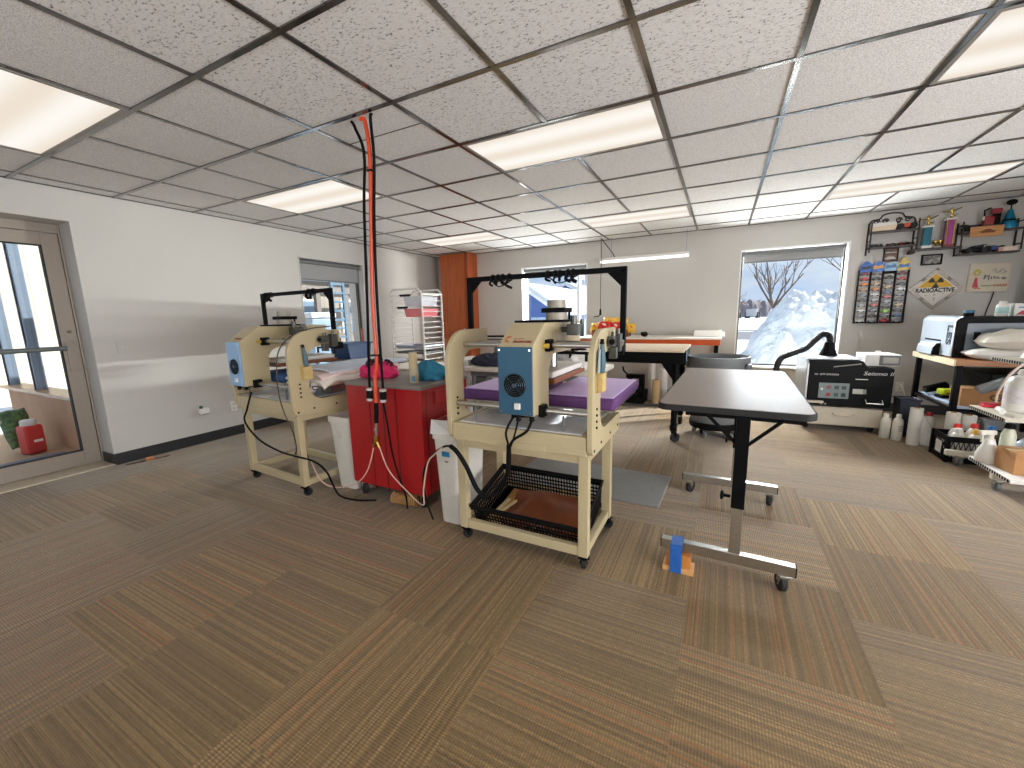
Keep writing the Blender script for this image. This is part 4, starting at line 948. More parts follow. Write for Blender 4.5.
bag('yellow snack bag hanging over the right edge of the brown tray', (-1.15, 5.95, 1.05), (0.13, 0.14, 0.09), YEL, ('yellow', (222, 90, 36)), (R(-20), 0, R(25)))
b = MB(); b.ell((0, 0, 0), (0.05, 0.06, 0.035)); b.box(-0.05, 0.0, -0.012, 0.012, 0.0, 0.03, 0.004); c = b.ob('tape_gun', BLACKP); c.location = (-0.95, 5.9, 0.967); tag(c, 'black hand tool on the bench right of the snack tray', 'tool')

# black-framed bench in front of it
o = thing('folding_bench', 'beige-topped bench with deep black apron and black castered legs in front of the orange bench', 'workbench', (-1.02, 4.08, 0))
MB().prism(rrect(-0.73, 0.73, 0.0, 0.86, 0.03), 'z', 0.885, 0.905, 0.003).ob('bench_top', NATT, o)
b = MB(); b.box(-0.72, 0.72, 0.01, 0.04, 0.775, 0.884, 0.003); b.ob('front_apron', BLACKM, o); MB().box(-0.72, 0.72, 0.82, 0.85, 0.775, 0.884, 0.003).ob('rear_apron', BLACKM, o)
for x in (-0.70, 0.70): MB().box(x - 0.02, x + 0.02, 0.04, 0.82, 0.775, 0.884, 0.003).ob('side_apron', BLACKM, o)
for x in (-0.66, 0.655):
    for y in (0.05, 0.76):
        b = MB(); b.cyl((x, y, 0.12), (x, y, 0.775), 0.029, n=16); b.cyl((x, y, 0.12), (x, y, 0.165), 0.034, n=16); b.cyl((x, y, 0.62), (x, y, 0.66), 0.036, n=16); b.ob('leg', BLACKM, o)
        caster(o, x, y, 0.122, 0.045, 0.035, rnd.uniform(-1, 1))
b = MB(); b.prism([(0.64, 0.774), (0.64, 0.60), (0.52, 0.774)], 'y', 0.04, 0.06); b.box(0.70, 0.74, 0.03, 0.10, 0.76, 0.90, 0.004); b.ob('corner_bracket', BLACKM, o)
b = MB(); b.box(0.735, 0.745, 0.04, 0.09, 0.80, 0.895, 0.002); b.ob('latch', mat('pale_latch', (130, 150, 170), 0.4, 0.4), o)

# round bin on its dolly
o = thing('round_bin', 'large grey round bin on a black wheeled dolly in front of the window', 'bin', (-0.012, 4.56, 0))
GBIN = mat('grey_bin_plastic', (112, 116, 118), 0.55, var=0.04)
MB().lathe([(0.0, 0.135), (0.222, 0.135), (0.228, 0.145), (0.268, 0.76), (0.285, 0.762), (0.288, 0.79), (0.282, 0.815), (0.270, 0.818), (0.264, 0.80), (0.220, 0.16), (0.0, 0.16)], n=40).ob('bin_body', GBIN, o)
for a in (0, 180): MB().box(-0.055, 0.055, 0.268, 0.302, 0.68, 0.75, 0.01, rot('Z', a + 70)).ob('handle', GBIN, o)
MB().lathe([(0.0, 0.095), (0.235, 0.095), (0.24, 0.105), (0.24, 0.155), (0.232, 0.16), (0.229, 0.134), (0.0, 0.134)], n=40).ob('dolly', BLACKP, o)
for a in range(5):
    t = R(72 * a + 20); caster(o, 0.19 * math.cos(t), 0.19 * math.sin(t), 0.096, 0.036, 0.03, t, BLACKP, GREYP)

# hanging batten light with its cord and plug
o = thing('batten_light', 'white strip light hanging by the back wall above the benches', 'light', (-1.07, 6.26, 2.03))
MB().box(-0.62, 0.62, -0.035, 0.035, 0.012, 0.05, 0.006).ob('housing', WHITEM, o)
MB().box(-0.615, 0.615, -0.027, 0.027, -0.022, 0.012, 0.010).ob('light_strip', emit('strip_glow', (250, 248, 244), 1.4), o)
for x in (-0.45, 0.58): MB().cyl((x, 0, 0.05), (x, 0, 0.3385), 0.0025, n=6).ob('suspension_wire', GREYP, o)
b = MB(); b.tube([(-0.40, 0.02, 0.05), (-0.44, 0.02, 0.12), (-0.56, 0.02, 0.28), (-0.60, 0.02, 0.3385)], 0.006, 6, smooth=5); b.ob('cord', BLACKP, o)
o = thing('hanging_plug', 'black cord dropping from the ceiling, its plug dangling above the snack tray', 'cord', (-1.66, 6.2, 0))
MB().tube([(0, 0, 2.369), (0.006, 0, 2.0), (0.0, 0, 1.6), (0.003, 0, 1.32)], 0.005, 6, smooth=6).ob('cord', BLACKP, o)
b = MB(); b.cyl((0.003, 0, 1.33), (0.003, 0, 1.24), 0.014, 0.018); b.tube([(0.003, 0, 1.25), (-0.02, -0.02, 1.225), (-0.09, -0.04, 1.215)], 0.008, 6, smooth=4); b.ob('plug', BLACKP, o)

# wooden wardrobe in the corner
WDO = wood('orange_wood_veneer', (150, 66, 20), (186, 92, 36), 5.0, 0.38, 'Z', 16)
o = thing('wardrobe_cabinet', 'tall orange-brown wooden cabinet reaching the ceiling in the far left corner', 'cabinet', (-4.245, 6.1, 0))
MB().box(-0.30, 0.285, 0.012, 0.315, 0.0, 2.355, 0.003).ob('carcass', WDO, o)
b = MB(); b.box(-0.294, 0.215, -0.008, 0.011, 0.985, 2.345, 0.004); b.ob('upper_door', WDO, o)
b = MB(); b.box(-0.294, 0.215, -0.008, 0.011, 0.08, 0.965, 0.004); b.ob('lower_door', WDO, o)
MB().box(0.221, 0.285, -0.008, 0.011, 0.03, 2.345, 0.003).ob('stile', wood('dark_veneer', (120, 50, 18), (152, 70, 28), 5.0, 0.38, 'Z', 16), o)
MB().cyl((0.18, -0.03, 1.05), (0.18, -0.008, 1.05), 0.014).ob('door_knob', STEEL, o)

# tray rack
o = thing('tray_rack', 'tall white wire tray rack standing before the wooden cabinet', 'rack', (-3.975, 4.72, 0))
W2, D2, ZT = 0.285, 0.225, 1.66
def hoop(y):
    return MB().tube([(-W2, y, 0.11), (-W2, y, ZT - 0.06), (-W2 + 0.06, y, ZT), (W2 - 0.06, y, ZT), (W2, y, ZT - 0.06), (W2, y, 0.11)], 0.0135, 8)
hoop(-D2).ob('front_frame', WHITEM, o); hoop(D2).ob('rear_frame', WHITEM, o)
for x in (-W2, W2):
    for z in (0.13, 0.86, ZT - 0.07): MB().cyl((x, -D2, z), (x, D2, z), 0.011, n=8).ob('cross_bar', WHITEM, o)
for y in (-D2, D2): MB().cyl((-W2, y, 0.13), (W2, y, 0.13), 0.011, n=8).ob('cross_bar', WHITEM, o)
for i in range(19):
    z = 0.22 + i * 0.075
    for sx in (-1, 1): MB().box(min(sx * W2, sx * (W2 - 0.035)), max(sx * W2, sx * (W2 - 0.035)), -D2 + 0.01, D2 - 0.01, z, z + 0.009).ob('slide_rail', WHITEM, o)
for x in (-W2, W2):
    for y in (-D2, D2): caster(o, x, y, 0.112, 0.045, 0.03, 0.3, STEEL, GREYP)
def tray(label, z, m, h, w=0.53, dpt=0.40, grp='trays in the white rack', y=0.0, x=0.0):
    t = thing('storage_tray', label, 'tray', (-3.975 + x, 4.72 + y, z), 0, grp)
    b = MB(); a, c = w / 2, dpt / 2; k = 0.92
    prof = [(k, 0.0), (1.0, h), (1.04, h), (1.04, h - 0.006), (1.0, h - 0.008), (k, 0.006)]
    vs = []; 
    for s, zz in prof: vs += [(-a * s, -c * s, zz), (a * s, -c * s, zz), (a * s, c * s, zz), (-a * s, c * s, zz)]
    ins = [(k - 0.02, 0.008), (0.975, h)]
    fs = [(3, 2, 1, 0)]
    for i in range(1): 
        for j in range(4): fs.append((j, (j + 1) % 4, 4 + (j + 1) % 4, 4 + j))
    v2 = []
    for s, zz in ((k, 0.0), (1.0, h), (0.97, h), (k - 0.03, 0.006)): v2 += [(-a * s, -c * s, zz), (a * s, -c * s, zz), (a * s, c * s, zz), (-a * s, c * s, zz)]
    f2 = [(3, 2, 1, 0)] + [(i * 4 + j, i * 4 + (j + 1) % 4, (i + 1) * 4 + (j + 1) % 4, (i + 1) * 4 + j) for i in range(3) for j in range(4)] + [(12, 13, 14, 15)]
    b.raw(v2, f2); b.ob('tray_body', m, t)
    rm = MB(); rm.tube([(-a, -c, h), (a, -c, h), (a, c, h), (-a, c, h)], 0.006, 6, closed=True); rm.ob('rim', m, t)
    return t
tray('pale frosted tray high in the white rack', 1.425, mat('frosted_tray', (214, 218, 226), 0.4), 0.13, 0.34, 0.34, y=0.03, x=0.06)
tray('pink tray below the frosted one in the white rack', 1.275, mat('pink_tray', (228, 128, 132), 0.45), 0.11, 0.34, 0.34, y=0.03, x=0.06)
tray('grey-blue shallow tray in the middle of the white rack', 0.825, mat('greyblue_tray', (176, 184, 198), 0.4), 0.04)
tray('steel shallow tray below the grey-blue one in the white rack', 0.75, mat('steel_tray', (150, 152, 152), 0.35, 0.7), 0.025)
tray('brown shallow tray second from the bottom of the visible ones in the white rack', 0.60, mat('brown_tray', (150, 124, 92), 0.5), 0.03)
tray('dark shallow tray lowest of the visible ones in the white rack', 0.525, mat('dark_tray', (70, 66, 62), 0.5), 0.03)
for i, z in enumerate((1.50, 1.535)):
    pass
def squeegee(label, loc, rz):
    t = thing('squeegee', label, 'squeegee', loc, rz, 'black squeegees on the white rack')
    MB().box(-0.09, 0.09, -0.012, 0.012, 0.012, 0.035, 0.004).ob('handle', BLACKP, t); MB().box(-0.085, 0.085, -0.004, 0.004, 0.0, 0.013).ob('blade', GREYP, t); return t
squeegee('black squeegee on the frosted tray rim, left in the white rack', (-4.09, 4.62, 1.565), R(8)); squeegee('black squeegee lying on the pink tray in the white rack', (-4.10, 4.56, 1.39), R(4))

# white worktables behind the presses and what lies on them
def worktable(label, x0, x1, y0, y1, z, wide=0.035):
    o = thing('work_table', label, 'table', ((x0 + x1) / 2, (y0 + y1) / 2, 0)); a, c = (x1 - x0) / 2, (y1 - y0) / 2
    MB().prism(rrect(-a, a, -c, c, 0.03), 'z', z - wide, z, 0.004).ob('table_top', OFFW, o)
    MB().box(-a + 0.05, a - 0.05, -c + 0.05, c - 0.05, z - wide - 0.05, z - wide, 0.003).ob('under_frame', GREYP, o)
    for sx in (-1, 1):
        for sy in (-1, 1): MB().cyl((sx * (a - 0.07), sy * (c - 0.07), 0), (sx * (a - 0.07), sy * (c - 0.07), z - wide - 0.05), 0.02).ob('leg', GREYP, o)
    return o
worktable('white worktable behind the red cabinet, under the milky trays', -2.95, -2.28, 2.86, 3.42, 0.80)
worktable('white worktable behind the near press, piled with cloth', -2.12, -0.86, 3.12, 3.74, 0.80)
heap('folded_clothes', 'dark navy clothes folded on the left of the white worktable behind the near press', 'clothes', (-1.93, 3.32, 0.802), (0.20, 0.13, 0.075), mat('navy_cloth', (38, 42, 58), 0.9, var=0.25, scale=18, bump=0.3, bscale=50), 21)
o = thing('cap_press', 'black small press on a stem behind the navy clothes', 'press', (-2.0, 3.55, 0.801))
MB().box(-0.10, 0.10, -0.09, 0.09, 0.0, 0.022, 0.006).ob('base', BLACKM, o); MB().box(-0.02, 0.02, -0.015, 0.02, 0.022, 0.17, 0.004).ob('stem', GREYP, o)
b = MB(); b.box(-0.17, 0.17, -0.10, 0.10, 0.165, 0.235, 0.02); b.ob('press_head', BLACKP, o); MB().box(-0.08, 0.05, -0.104, -0.10, 0.185, 0.215, 0.001).ob('badge', mat('dull_red_badge', (120, 70, 70), 0.4), o); MB().tube([(-0.12, -0.02, 0.235), (-0.12, -0.06, 0.265), (0.12, -0.06, 0.265), (0.12, -0.02, 0.235)], 0.009, 8).ob('handle', BLACKP, o)
for i, (z, h) in enumerate(((0.0, 0.30), (0.302, 0.30), (0.604, 0.25))):
    o = thing('stacking_bin', ('white storage drawer lowest of the stack beside the worktable', 'white storage drawer in the middle of the stack beside the worktable', 'white storage drawer on top of the stack beside the worktable')[i], 'drawer', (-2.245, 3.42, z), 0, 'stack of white storage drawers')
    MB().box(-0.10, 0.10, -0.17, 0.17, 0.0, h, 0.006).ob('drawer_case', WHITEP, o); MB().box(-0.088, 0.088, -0.178, -0.168, 0.015, h - 0.02, 0.005).ob('drawer_front', mat('offwhite_plastic', (214, 208, 200), 0.45), o); MB().box(-0.03, 0.03, -0.186, -0.177, h - 0.07, h - 0.045, 0.003).ob('handle', GREYP, o)
o = thing('grey_machine', 'grey sewing machine lying under the white worktable behind the near press', 'machine', (-1.92, 3.38, 0.0))
b = MB(); b.box(-0.12, 0.10, -0.12, 0.12, 0.30, 0.62, 0.02); b.box(-0.16, -0.02, -0.14, -0.02, 0.58, 0.70, 0.02); b.cyl((0.05, -0.13, 0.52), (0.05, -0.10, 0.52), 0.06); b.ob('body', mat('machine_grey', (118, 120, 116), 0.5, var=0.12, scale=14), o)
b = MB(); b.box(-0.14, 0.13, -0.14, 0.14, 0.0, 0.30, 0.008); b.ob('plinth', mat('pale_box', (206, 196, 178), 0.6), o)
o = thing('lower_carton', 'pale carton under the white worktable, right of the grey machine', 'carton', (-1.55, 3.4, 0)); MB().box(-0.20, 0.20, -0.15, 0.15, 0, 0.66, 0.003).ob('carton_body', mat('pale_carton', (214, 204, 180), 0.75, var=0.04), o); MB().box(-0.03, 0.03, -0.152, 0.152, 0.66, 0.662).ob('packing_tape', mat('packing_tape', (196, 170, 120), 0.3), o)
heap('white_cloth', 'white cloth heaped on the right of the worktable behind the near press', 'cloth', (-1.03, 3.30, 0.802), (0.15, 0.13, 0.105), LINEN, 31)
heap('grey_cloth', 'pale grey cloth heaped beside the black clamps on the worktable', 'cloth', (-1.30, 3.52, 0.802), (0.16, 0.13, 0.07), mat('pale_grey_cloth', (190, 190, 194), 0.9, var=0.06), 33)
def clamp(label, x, y, rz):
    t = thing('print_clamp', label, 'clamp', (x, y, 0.801), rz, 'black clamps on the worktable')
    MB().box(-0.03, 0.03, -0.05, 0.05, 0.0, 0.02, 0.003).ob('base', BLACKM, t); MB().tube([(0, 0, 0.02), (0, 0, 0.12), (0.0, -0.03, 0.155), (0.13, -0.03, 0.155), (0.15, -0.03, 0.10)], 0.012, 8, smooth=4).ob('arm', BLACKM, t); MB().box(0.03, 0.10, -0.055, -0.005, 0.145, 0.17, 0.004).ob('lever', BLACKM, t); return t
clamp('black bent clamp left of the white cloth on the worktable', -1.26, 3.22, R(10)); clamp('black bent clamp behind the white cloth on the worktable', -1.17, 3.50, R(-15))

# blue tote by the left window
o = thing('side_stand', 'grey metal stand under the left window', 'stand', (-4.5, 3.88, 0))
MB().box(-0.26, 0.26, -0.32, 0.32, 0.72, 0.745, 0.003).ob('top', GREYP, o)
for sx in (-1, 1):
    for sy in (-1, 1): MB().box(sx * 0.24 - 0.015, sx * 0.24 + 0.015, sy * 0.30 - 0.015, sy * 0.30 + 0.015, 0, 0.72, 0.002).ob('leg', GREYP, o)
o = thing('tote_box', 'dark blue plastic tote standing below the left window', 'tote', (-4.46, 3.90, 0.746)); TB = mat('dark_blue_tote', (30, 62, 108), 0.45, var=0.04)
b = MB(); b.prism([(-0.17, 0), (0.17, 0), (0.20, 0.19), (-0.20, 0.19)], 'x', -0.17, 0.17, 0.006); b.ob('tote_body', TB, o); MB().box(-0.19, 0.19, -0.215, 0.215, 0.19, 0.21, 0.006).ob('lid', TB, o)
tag(MB().tube([(-4.70, 4.35, 0.0), (-4.72, 4.36, 0.55), (-4.75, 4.38, 1.12)], 0.014, 8).ob('red_pole', mat('red_pole_paint', (196, 84, 70), 0.5)), 'thin red pole leaning in the left window corner', 'pole')

# rolls and clutter standing at the foot of the back wall, under the benches
def roll(label, x, y, h, r, m, core=0.02):
    t = thing('film_roll', label, 'roll', (x, y, 0), 0, 'upright rolls at the back wall')
    MB().lathe([(core, 0.0), (r, 0.0), (r, h), (core, h), (core, 0.0)], n=22).ob('wound_film', m, t); MB().lathe([(core - 0.005, 0.0), (core, 0), (core, h + 0.006), (core - 0.005, h + 0.006), (core - 0.005, 0)], n=16).ob('core', CARDB, t); return t
roll('tan paper roll standing at the back wall left of the bench leg', -0.77, 5.9, 0.33, 0.052, mat('tan_roll', (222, 190, 142), 0.6))
roll('white paper roll behind the tan roll, tallest of the three', -0.86, 6.1, 0.56, 0.05, WHITEP); roll('white paper roll right behind the tan roll, shorter one', -0.70, 6.1, 0.47, 0.055, WHITEP)
o = thing('small_press', 'black bench machine on the floor by the back wall, left of the rolls', 'machine', (-1.08, 5.9, 0))
b = MB(); b.box(-0.20, 0.17, -0.14, 0.14, 0.0, 0.10, 0.01); b.box(-0.15, 0.12, -0.12, 0.12, 0.16, 0.22, 0.01); b.ob('body', BLACKP, o); b = MB(); b.box(0.08, 0.15, -0.06, 0.06, 0.10, 0.36, 0.01); b.box(-0.10, 0.15, -0.05, 0.05, 0.34, 0.40, 0.01); b.cyl((-0.05, 0, 0.22), (-0.05, 0, 0.34), 0.03); b.ob('arm', BLACKM, o); MB().tube([(-0.05, -0.05, 0.37), (-0.12, -0.12, 0.46), (-0.13, -0.13, 0.52)], 0.012, 8).ob('handle', BLACKP, o)
o = thing('cleaner_jar', 'white jar on the floor right of the tan roll', 'jar', (-0.50, 5.8, 0)); MB().lathe([(0, 0), (0.07, 0), (0.075, 0.01), (0.075, 0.14), (0.05, 0.17), (0.05, 0.18)], n=20).ob('jar_body', WHITEP, o); MB().lathe([(0, 0.18), (0.055, 0.18), (0.055, 0.21), (0, 0.212)], n=20).ob('lid', WHITEP, o)
for i, (x, y, c, nm) in enumerate(((-1.52, 5.85, (64, 110, 96), 'teal'), (-1.38, 5.92, (40, 90, 70), 'green'), (-1.62, 5.95, (40, 40, 44), 'black'))):
    o = thing('spray_can', nm + ' spray can on the floor under the benches, by the back wall', 'can', (x, y, 0), 0, 'spray cans under the benches')
    MB().lathe([(0, 0), (0.033, 0), (0.033, 0.19), (0.02, 0.205), (0.0, 0.206)], n=18).ob('can_body', mat(nm + '_can', c, 0.35, 0.3), o); MB().lathe([(0, 0.206), (0.018, 0.206), (0.018, 0.24), (0, 0.242)], n=14).ob('cap', mat(nm + '_cap', tuple(min(255, k + 40) for k in c), 0.5), o)

# ---------------------------------------------------------------- powder dryer
DK = mat('dryer_black', (13, 15, 18), 0.42, var=0.06, spec=0.12); SILV = mat('silver_panel', (198, 200, 202), 0.3, 0.6, var=0.04); CRM = mat('cream_drawer', (214, 204, 184), 0.45, var=0.02)
o = thing('powder_dryer', 'black powder dryer with grey button panel on a cream drawer base, right of the window', 'machine', (1.17, 5.16, 0), R(3))
b = MB(); b.box(-0.345, 0.315, 0.02, 0.50, 0.055, 0.25, 0.006); b.ob('base_cabinet', CRM, o)
dr = MB().box(-0.335, 0.305, 0.0, 0.02, 0.065, 0.242, 0.005).ob('drawer', CRM, o); b = MB(); b.tube([(-0.08, 0.001, 0.195), (-0.075, -0.016, 0.175), (0.075, -0.016, 0.175), (0.08, 0.001, 0.195)], 0.009, 8, smooth=4); b.ob('handle', CRM, dr)
for x in (-0.29, 0.26):
    for y in (0.07, 0.44): caster(o, x, y, 0.057, 0.026, 0.025, 1.3)
b = MB(); b.prism([(-0.33, 0.27), (0.36, 0.27), (0.36, 0.665), (0.15, 0.675), (0.11, 0.735), (-0.33, 0.745)], 'y', 0.0, 0.50, 0.008); b.ob('housing', DK, o)
b = MB(); b.prism([(0.0, 0.27), (0.5, 0.27), (0.5, 0.76), (0.06, 0.75), (0.0, 0.70)], 'x', -0.352, -0.331, 0.004); b.ob('side_panel', SILV, o)
b = MB(); b.box(-0.33, 0.11, 0.03, 0.50, 0.742, 0.756, 0.004); b.ob('top_panel', SILV, o)
b = MB(); b.box(0.13, 0.36, -0.004, 0.0, 0.285, 0.63, 0.002); b.ob('access_door', DK, o)
cp = MB().box(-0.235, 0.02, -0.006, 0.0, 0.345, 0.505, 0.003).ob('control_plate', mat('panel_grey', (128, 142, 142), 0.4), o)
bt = [(-0.15, 0.465, (150, 90, 96)), (-0.085, 0.46, (60, 76, 78)), (-0.025, 0.46, (60, 76, 78)), (-0.15, 0.385, (160, 60, 66)), (-0.085, 0.385, (70, 86, 86)), (-0.025, 0.385, (40, 56, 58))]
for x, z, c in bt: MB().box(x - 0.019, x + 0.019, -0.011, -0.006, z - 0.019, z + 0.019, 0.003).ob('push_button', mat('button_%d_%d' % c[:2], c, 0.35), cp)
MB().lathe([(0, 0), (0.013, 0), (0.011, 0.012), (0, 0.014)], n=16, M=Matrix.Translation((-0.21, -0.006, 0.44)) @ Matrix.Rotation(R(90), 4, 'X')).ob('indicator', WHITEP, cp)
text('Seismo II', 'lettering', 0.052, mat('white_print', (226, 226, 226), 0.5, var=0), o, (0.235, -0.0065, 0.612), sx=1.25, shear=0.25)
MB().box(-0.28, -0.25, -0.002, 0.0, 0.585, 0.60).ob('logo_mark', mat('grey_print', (120, 126, 130), 0.5), o); text('DTF STATION', 'lettering', 0.026, mat('white_print', (0, 0, 0)), o, (-0.155, -0.001, 0.592), sx=0.95)
b = MB(); b.tube([(-0.13, -0.012, 0.672), (0.09, -0.016, 0.708)], 0.007, 8); b.cyl((-0.11, 0, 0.675), (-0.11, -0.012, 0.675), 0.006); b.cyl((0.08, 0, 0.706), (0.08, -0.014, 0.706), 0.006); b.ob('lever', STEEL, o)
MB().box(0.06, 0.16, -0.012, 0.0, 0.548, 0.556, 0.002).ob('door_pull', STEEL, o)
MB().box(0.05, 0.16, -0.004, 0.0, 0.402, 0.452, 0.001).ob('rating_plate', mat('rating_white', (206, 204, 196), 0.5), o)
b = MB(); b.tube([(0.16, -0.004, 0.345), (0.16, -0.035, 0.315), (0.29, -0.035, 0.315), (0.29, -0.004, 0.345)], 0.008, 8); b.ob('handle', CHROME, o)
b = MB(); b.box(-0.40, -0.19, -0.045, -0.006, 0.295, 0.318, 0.004); b.ob('guide_arm', CRM, o)
b = MB()
for x in (-0.20, -0.165): b.cyl((x, -0.008, 0.285), (x, 0.0, 0.285), 0.008)
b.ob('jack', STEEL, o)
b = MB(); b.lathe([(0.08, 0.757), (0.085, 0.757), (0.08, 0.77), (0.052, 0.84), (0.042, 0.90), (0.0, 0.90)], (-0.10, 0.34, 0), 24); b.ob('exhaust_hood', BLACKP, o)
b = MB(); P_ = [Vector(p) for p in ((-0.10, 0.34, 0.89), (-0.105, 0.335, 0.95), (-0.13, 0.33, 0.985), (-0.18, 0.32, 0.98), (-0.25, 0.30, 0.91), (-0.33, 0.27, 0.83), (-0.47, 0.22, 0.775), (-0.57, 0.2, 0.70), (-0.60, 0.22, 0.45), (-0.58, 0.25, 0.10))]
pp = curve(P_, 14); b.tube(pp, lambda t: 0.031 + 0.003 * math.sin(t * 420), 12); b.ob('exhaust_hose', mat('hose_black', (26, 27, 28), 0.5), o)
o = thing('chiller_box', 'white metal box with a dark window standing on the right of the powder dryer', 'box', (1.445, 5.42, 0.676), R(3))
MB().box(-0.13, 0.15, -0.13, 0.16, 0.0, 0.115, 0.004).ob('case', WHITEM, o); MB().box(-0.02, 0.145, -0.136, -0.13, 0.008, 0.108, 0.002).ob('window_frame', GREYP, o); MB().box(0.005, 0.125, -0.139, -0.135, 0.03, 0.09, 0.001).ob('display', mat('display_grey', (170, 168, 158), 0.2), o)
b = MB(); b.tube([(-0.02, 0.0, 0.115), (-0.015, 0.0, 0.14), (0.02, 0.0, 0.14), (0.025, 0.0, 0.115)], 0.006, 6); b.ob('handle', WHITEM, o); MB().box(-0.16, -0.132, -0.10, -0.04, 0.0, 0.045, 0.003).ob('socket', WHITEP, o)
# ================================================================ right-hand shelf unit, mobile shelf and the things around them
OAK = wood('oak_edge', (150, 96, 54), (190, 132, 82), 5.0, 0.45, 'X'); BIRCH = mat('pale_board_edge', (228, 212, 176), 0.5, var=0.04)
SHB = mat('shelf_bluegrey', (168, 182, 206), 0.45, var=0.04); MILK = mat('milky_bottle', (226, 222, 210), 0.4, var=0.03)
FROST = mat('clear_bottle', (196, 210, 218), 0.12, var=0.03, trans=0.75)
USC = 1.17
MU = Matrix.Translation((0, 0, 1.26)) @ Matrix.Scale(1.17, 4) @ Matrix.Translation((0, 0, -1.26)) @ Matrix.Translation((1.58, 4.20, 0)) @ Matrix.Rotation(R(-1), 4, 'Z')
def u3(x, y, z): return MU @ Vector((x, y, z))
U = R(-1); FL = 1.26 - 1.26 / 1.17 + 0.0003
o = thing('shelf_unit', 'wood-topped shelf unit on black posts carrying the silver printer', 'shelf', u3(0, 0, 0), U)
LW, LD = 0.78, 0.80
MB().box(0, LW, 0, LD, 0.815, 0.858, 0.003).ob('top_board', OAK, o); MB().box(-0.012, -0.0005, -0.002, LD, 0.812, 0.859, 0.002).ob('edge_strip', BIRCH, o)
for x in (0.012, LW - 0.05):
    for y in (0.012, LD - 0.05): MB().box(x, x + 0.036, y, y + 0.036, FL, 0.814, 0.002).ob('post', BLACKM, o)
MB().box(0.05, LW - 0.055, 0.015, LD - 0.015, 0.487, 0.50, 0.002).ob('middle_shelf', SHB, o)
for y in (0.02, LD - 0.03): MB().box(0.05, LW - 0.055, y, y + 0.014, 0.465, 0.486, 0.002).ob('shelf_rail', BLACKM, o)
for x in (0.02, LW - 0.045): MB().box(x, x + 0.014, 0.05, LD - 0.05, 0.465, 0.486, 0.002).ob('shelf_rail', BLACKM, o)
o = thing('label_printer', 'silver and black desktop printer on the wood-topped shelf', 'printer', u3(0.02, 0.17, 0.8595), U)
b = MB(); prof = [(0.0, 0.0), (0.0, 0.31)]
b.prism([(0.012, 0.0), (0.60, 0.0), (0.60, 0.31), (0.05, 0.31)] + arc(0.05, 0.272, 0.038, 90, 180, 5)[1:], 'y', 0.0, 0.62, 0.006); b.ob('housing', BLACKP, o)
fr = MB(); fr.prism([(0.0, 0.01), (0.013, 0.01), (0.013, 0.272)] + arc(0.051, 0.272, 0.038, 180, 100, 5)[1:] + arc(0.051, 0.272, 0.050, 100, 180, 6), 'y', 0.015, 0.605, 0.0); fo = fr.ob('front_cover', mat('silver_cover', (206, 216, 228), 0.3, 0.35, var=0.02), o)
MB().box(-0.003, 0.001, 0.20, 0.50, 0.115, 0.128, 0.001).ob('output_slot', BLACKP, fo)
tr = MB(); tr.prism([(0.0, 0.005), (0.0, 0.105), (-0.025, 0.10), (-0.045, 0.07), (-0.05, 0.03), (-0.05, 0.005)], 'y', 0.20, 0.50, 0.004); tro = tr.ob('output_tray', mat('silver_cover', (0, 0, 0)), o); MB().prism([(0.0, 0.008), (0.0, 0.1), (-0.023, 0.095), (-0.041, 0.066), (-0.046, 0.03), (-0.046, 0.008)], 'y', 0.195, 0.2).ob('tray_end', BLACKP, tro)
text('LES', 'lettering', 0.11, mat('dark_print', (52, 58, 66), 0.5, var=0), o, (-0.0015, 0.07, 0.175), (R(90), R(90), R(-90)), bold=0.003)
MB().box(0.07, 0.52, -0.004, 0.0005, 0.06, 0.265, 0.004).ob('side_panel', mat('slate_panel', (112, 122, 134), 0.35, var=0.03), o); MB().box(0.11, 0.145, -0.007, -0.0035, 0.12, 0.20, 0.002).ob('vent_window', BLACKP, o)
o = thing('ink_cartridge', 'small blue-topped black pot standing on the silver printer', 'pot', u3(0.17, 0.40, 1.172), U); MB().lathe([(0, 0), (0.03, 0), (0.03, 0.03), (0, 0.03)], n=18).ob('pot_body', BLACKP, o); MB().lathe([(0, 0.03), (0.032, 0.03), (0.03, 0.05), (0, 0.052)], n=18).ob('lid', mat('steel_blue_lid', (70, 120, 150), 0.4), o)
def nozzle_bottle(name, label, loc, r, h, m, capm, lab=None, group=None, neck=0.4):
    t = thing(name, label, 'bottle', loc, 0.2, group)
    MB().lathe([(0, 0), (r * 0.93, 0), (r, r * 0.15), (r, h * 0.70), (r * 0.75, h * 0.82), (r * neck, h * 0.86), (r * neck, h * 0.9), (0, h * 0.9)], n=20).ob('bottle_body', m, t)
    MB().lathe([(0, h * 0.88), (r * neck * 1.2, h * 0.88), (r * neck * 1.1, h * 0.98), (r * neck * 0.9, h), (0, h)], n=18).ob('cap', capm, t)
    if lab: MB().lathe([(r + 0.0008, h * 0.2), (r + 0.0012, h * 0.21), (r + 0.0012, h * 0.58), (r + 0.0008, h * 0.59)], n=20).ob('label_band', lab, t)
    return t
nozzle_bottle('glue_bottle', 'white bottle with pointed cap and green label on the printer', u3(0.35, 0.40, 1.172), 0.034, 0.115, WHITEP, WHITEP, mat('mint_label', (170, 206, 200), 0.5), neck=0.55)
o = thing('carton', 'white carton with a red corner on the printer, right of the pointed bottle', 'carton', u3(0.47, 0.41, 1.172), U)
MB().box(-0.07, 0.10, -0.05, 0.06, 0, 0.095, 0.002).ob('carton_body', WHITEP, o); MB().prism([(-0.06, 0.01), (0.03, 0.01), (0.06, 0.045), (-0.03, 0.04)], 'y', -0.0515, -0.05).ob('red_print', mat('red_print', (190, 60, 70), 0.5), o); MB().box(-0.05, 0.07, -0.0515, -0.05, 0.06, 0.07).ob('blue_print', mat('blue_print', (110, 130, 180), 0.5), o)
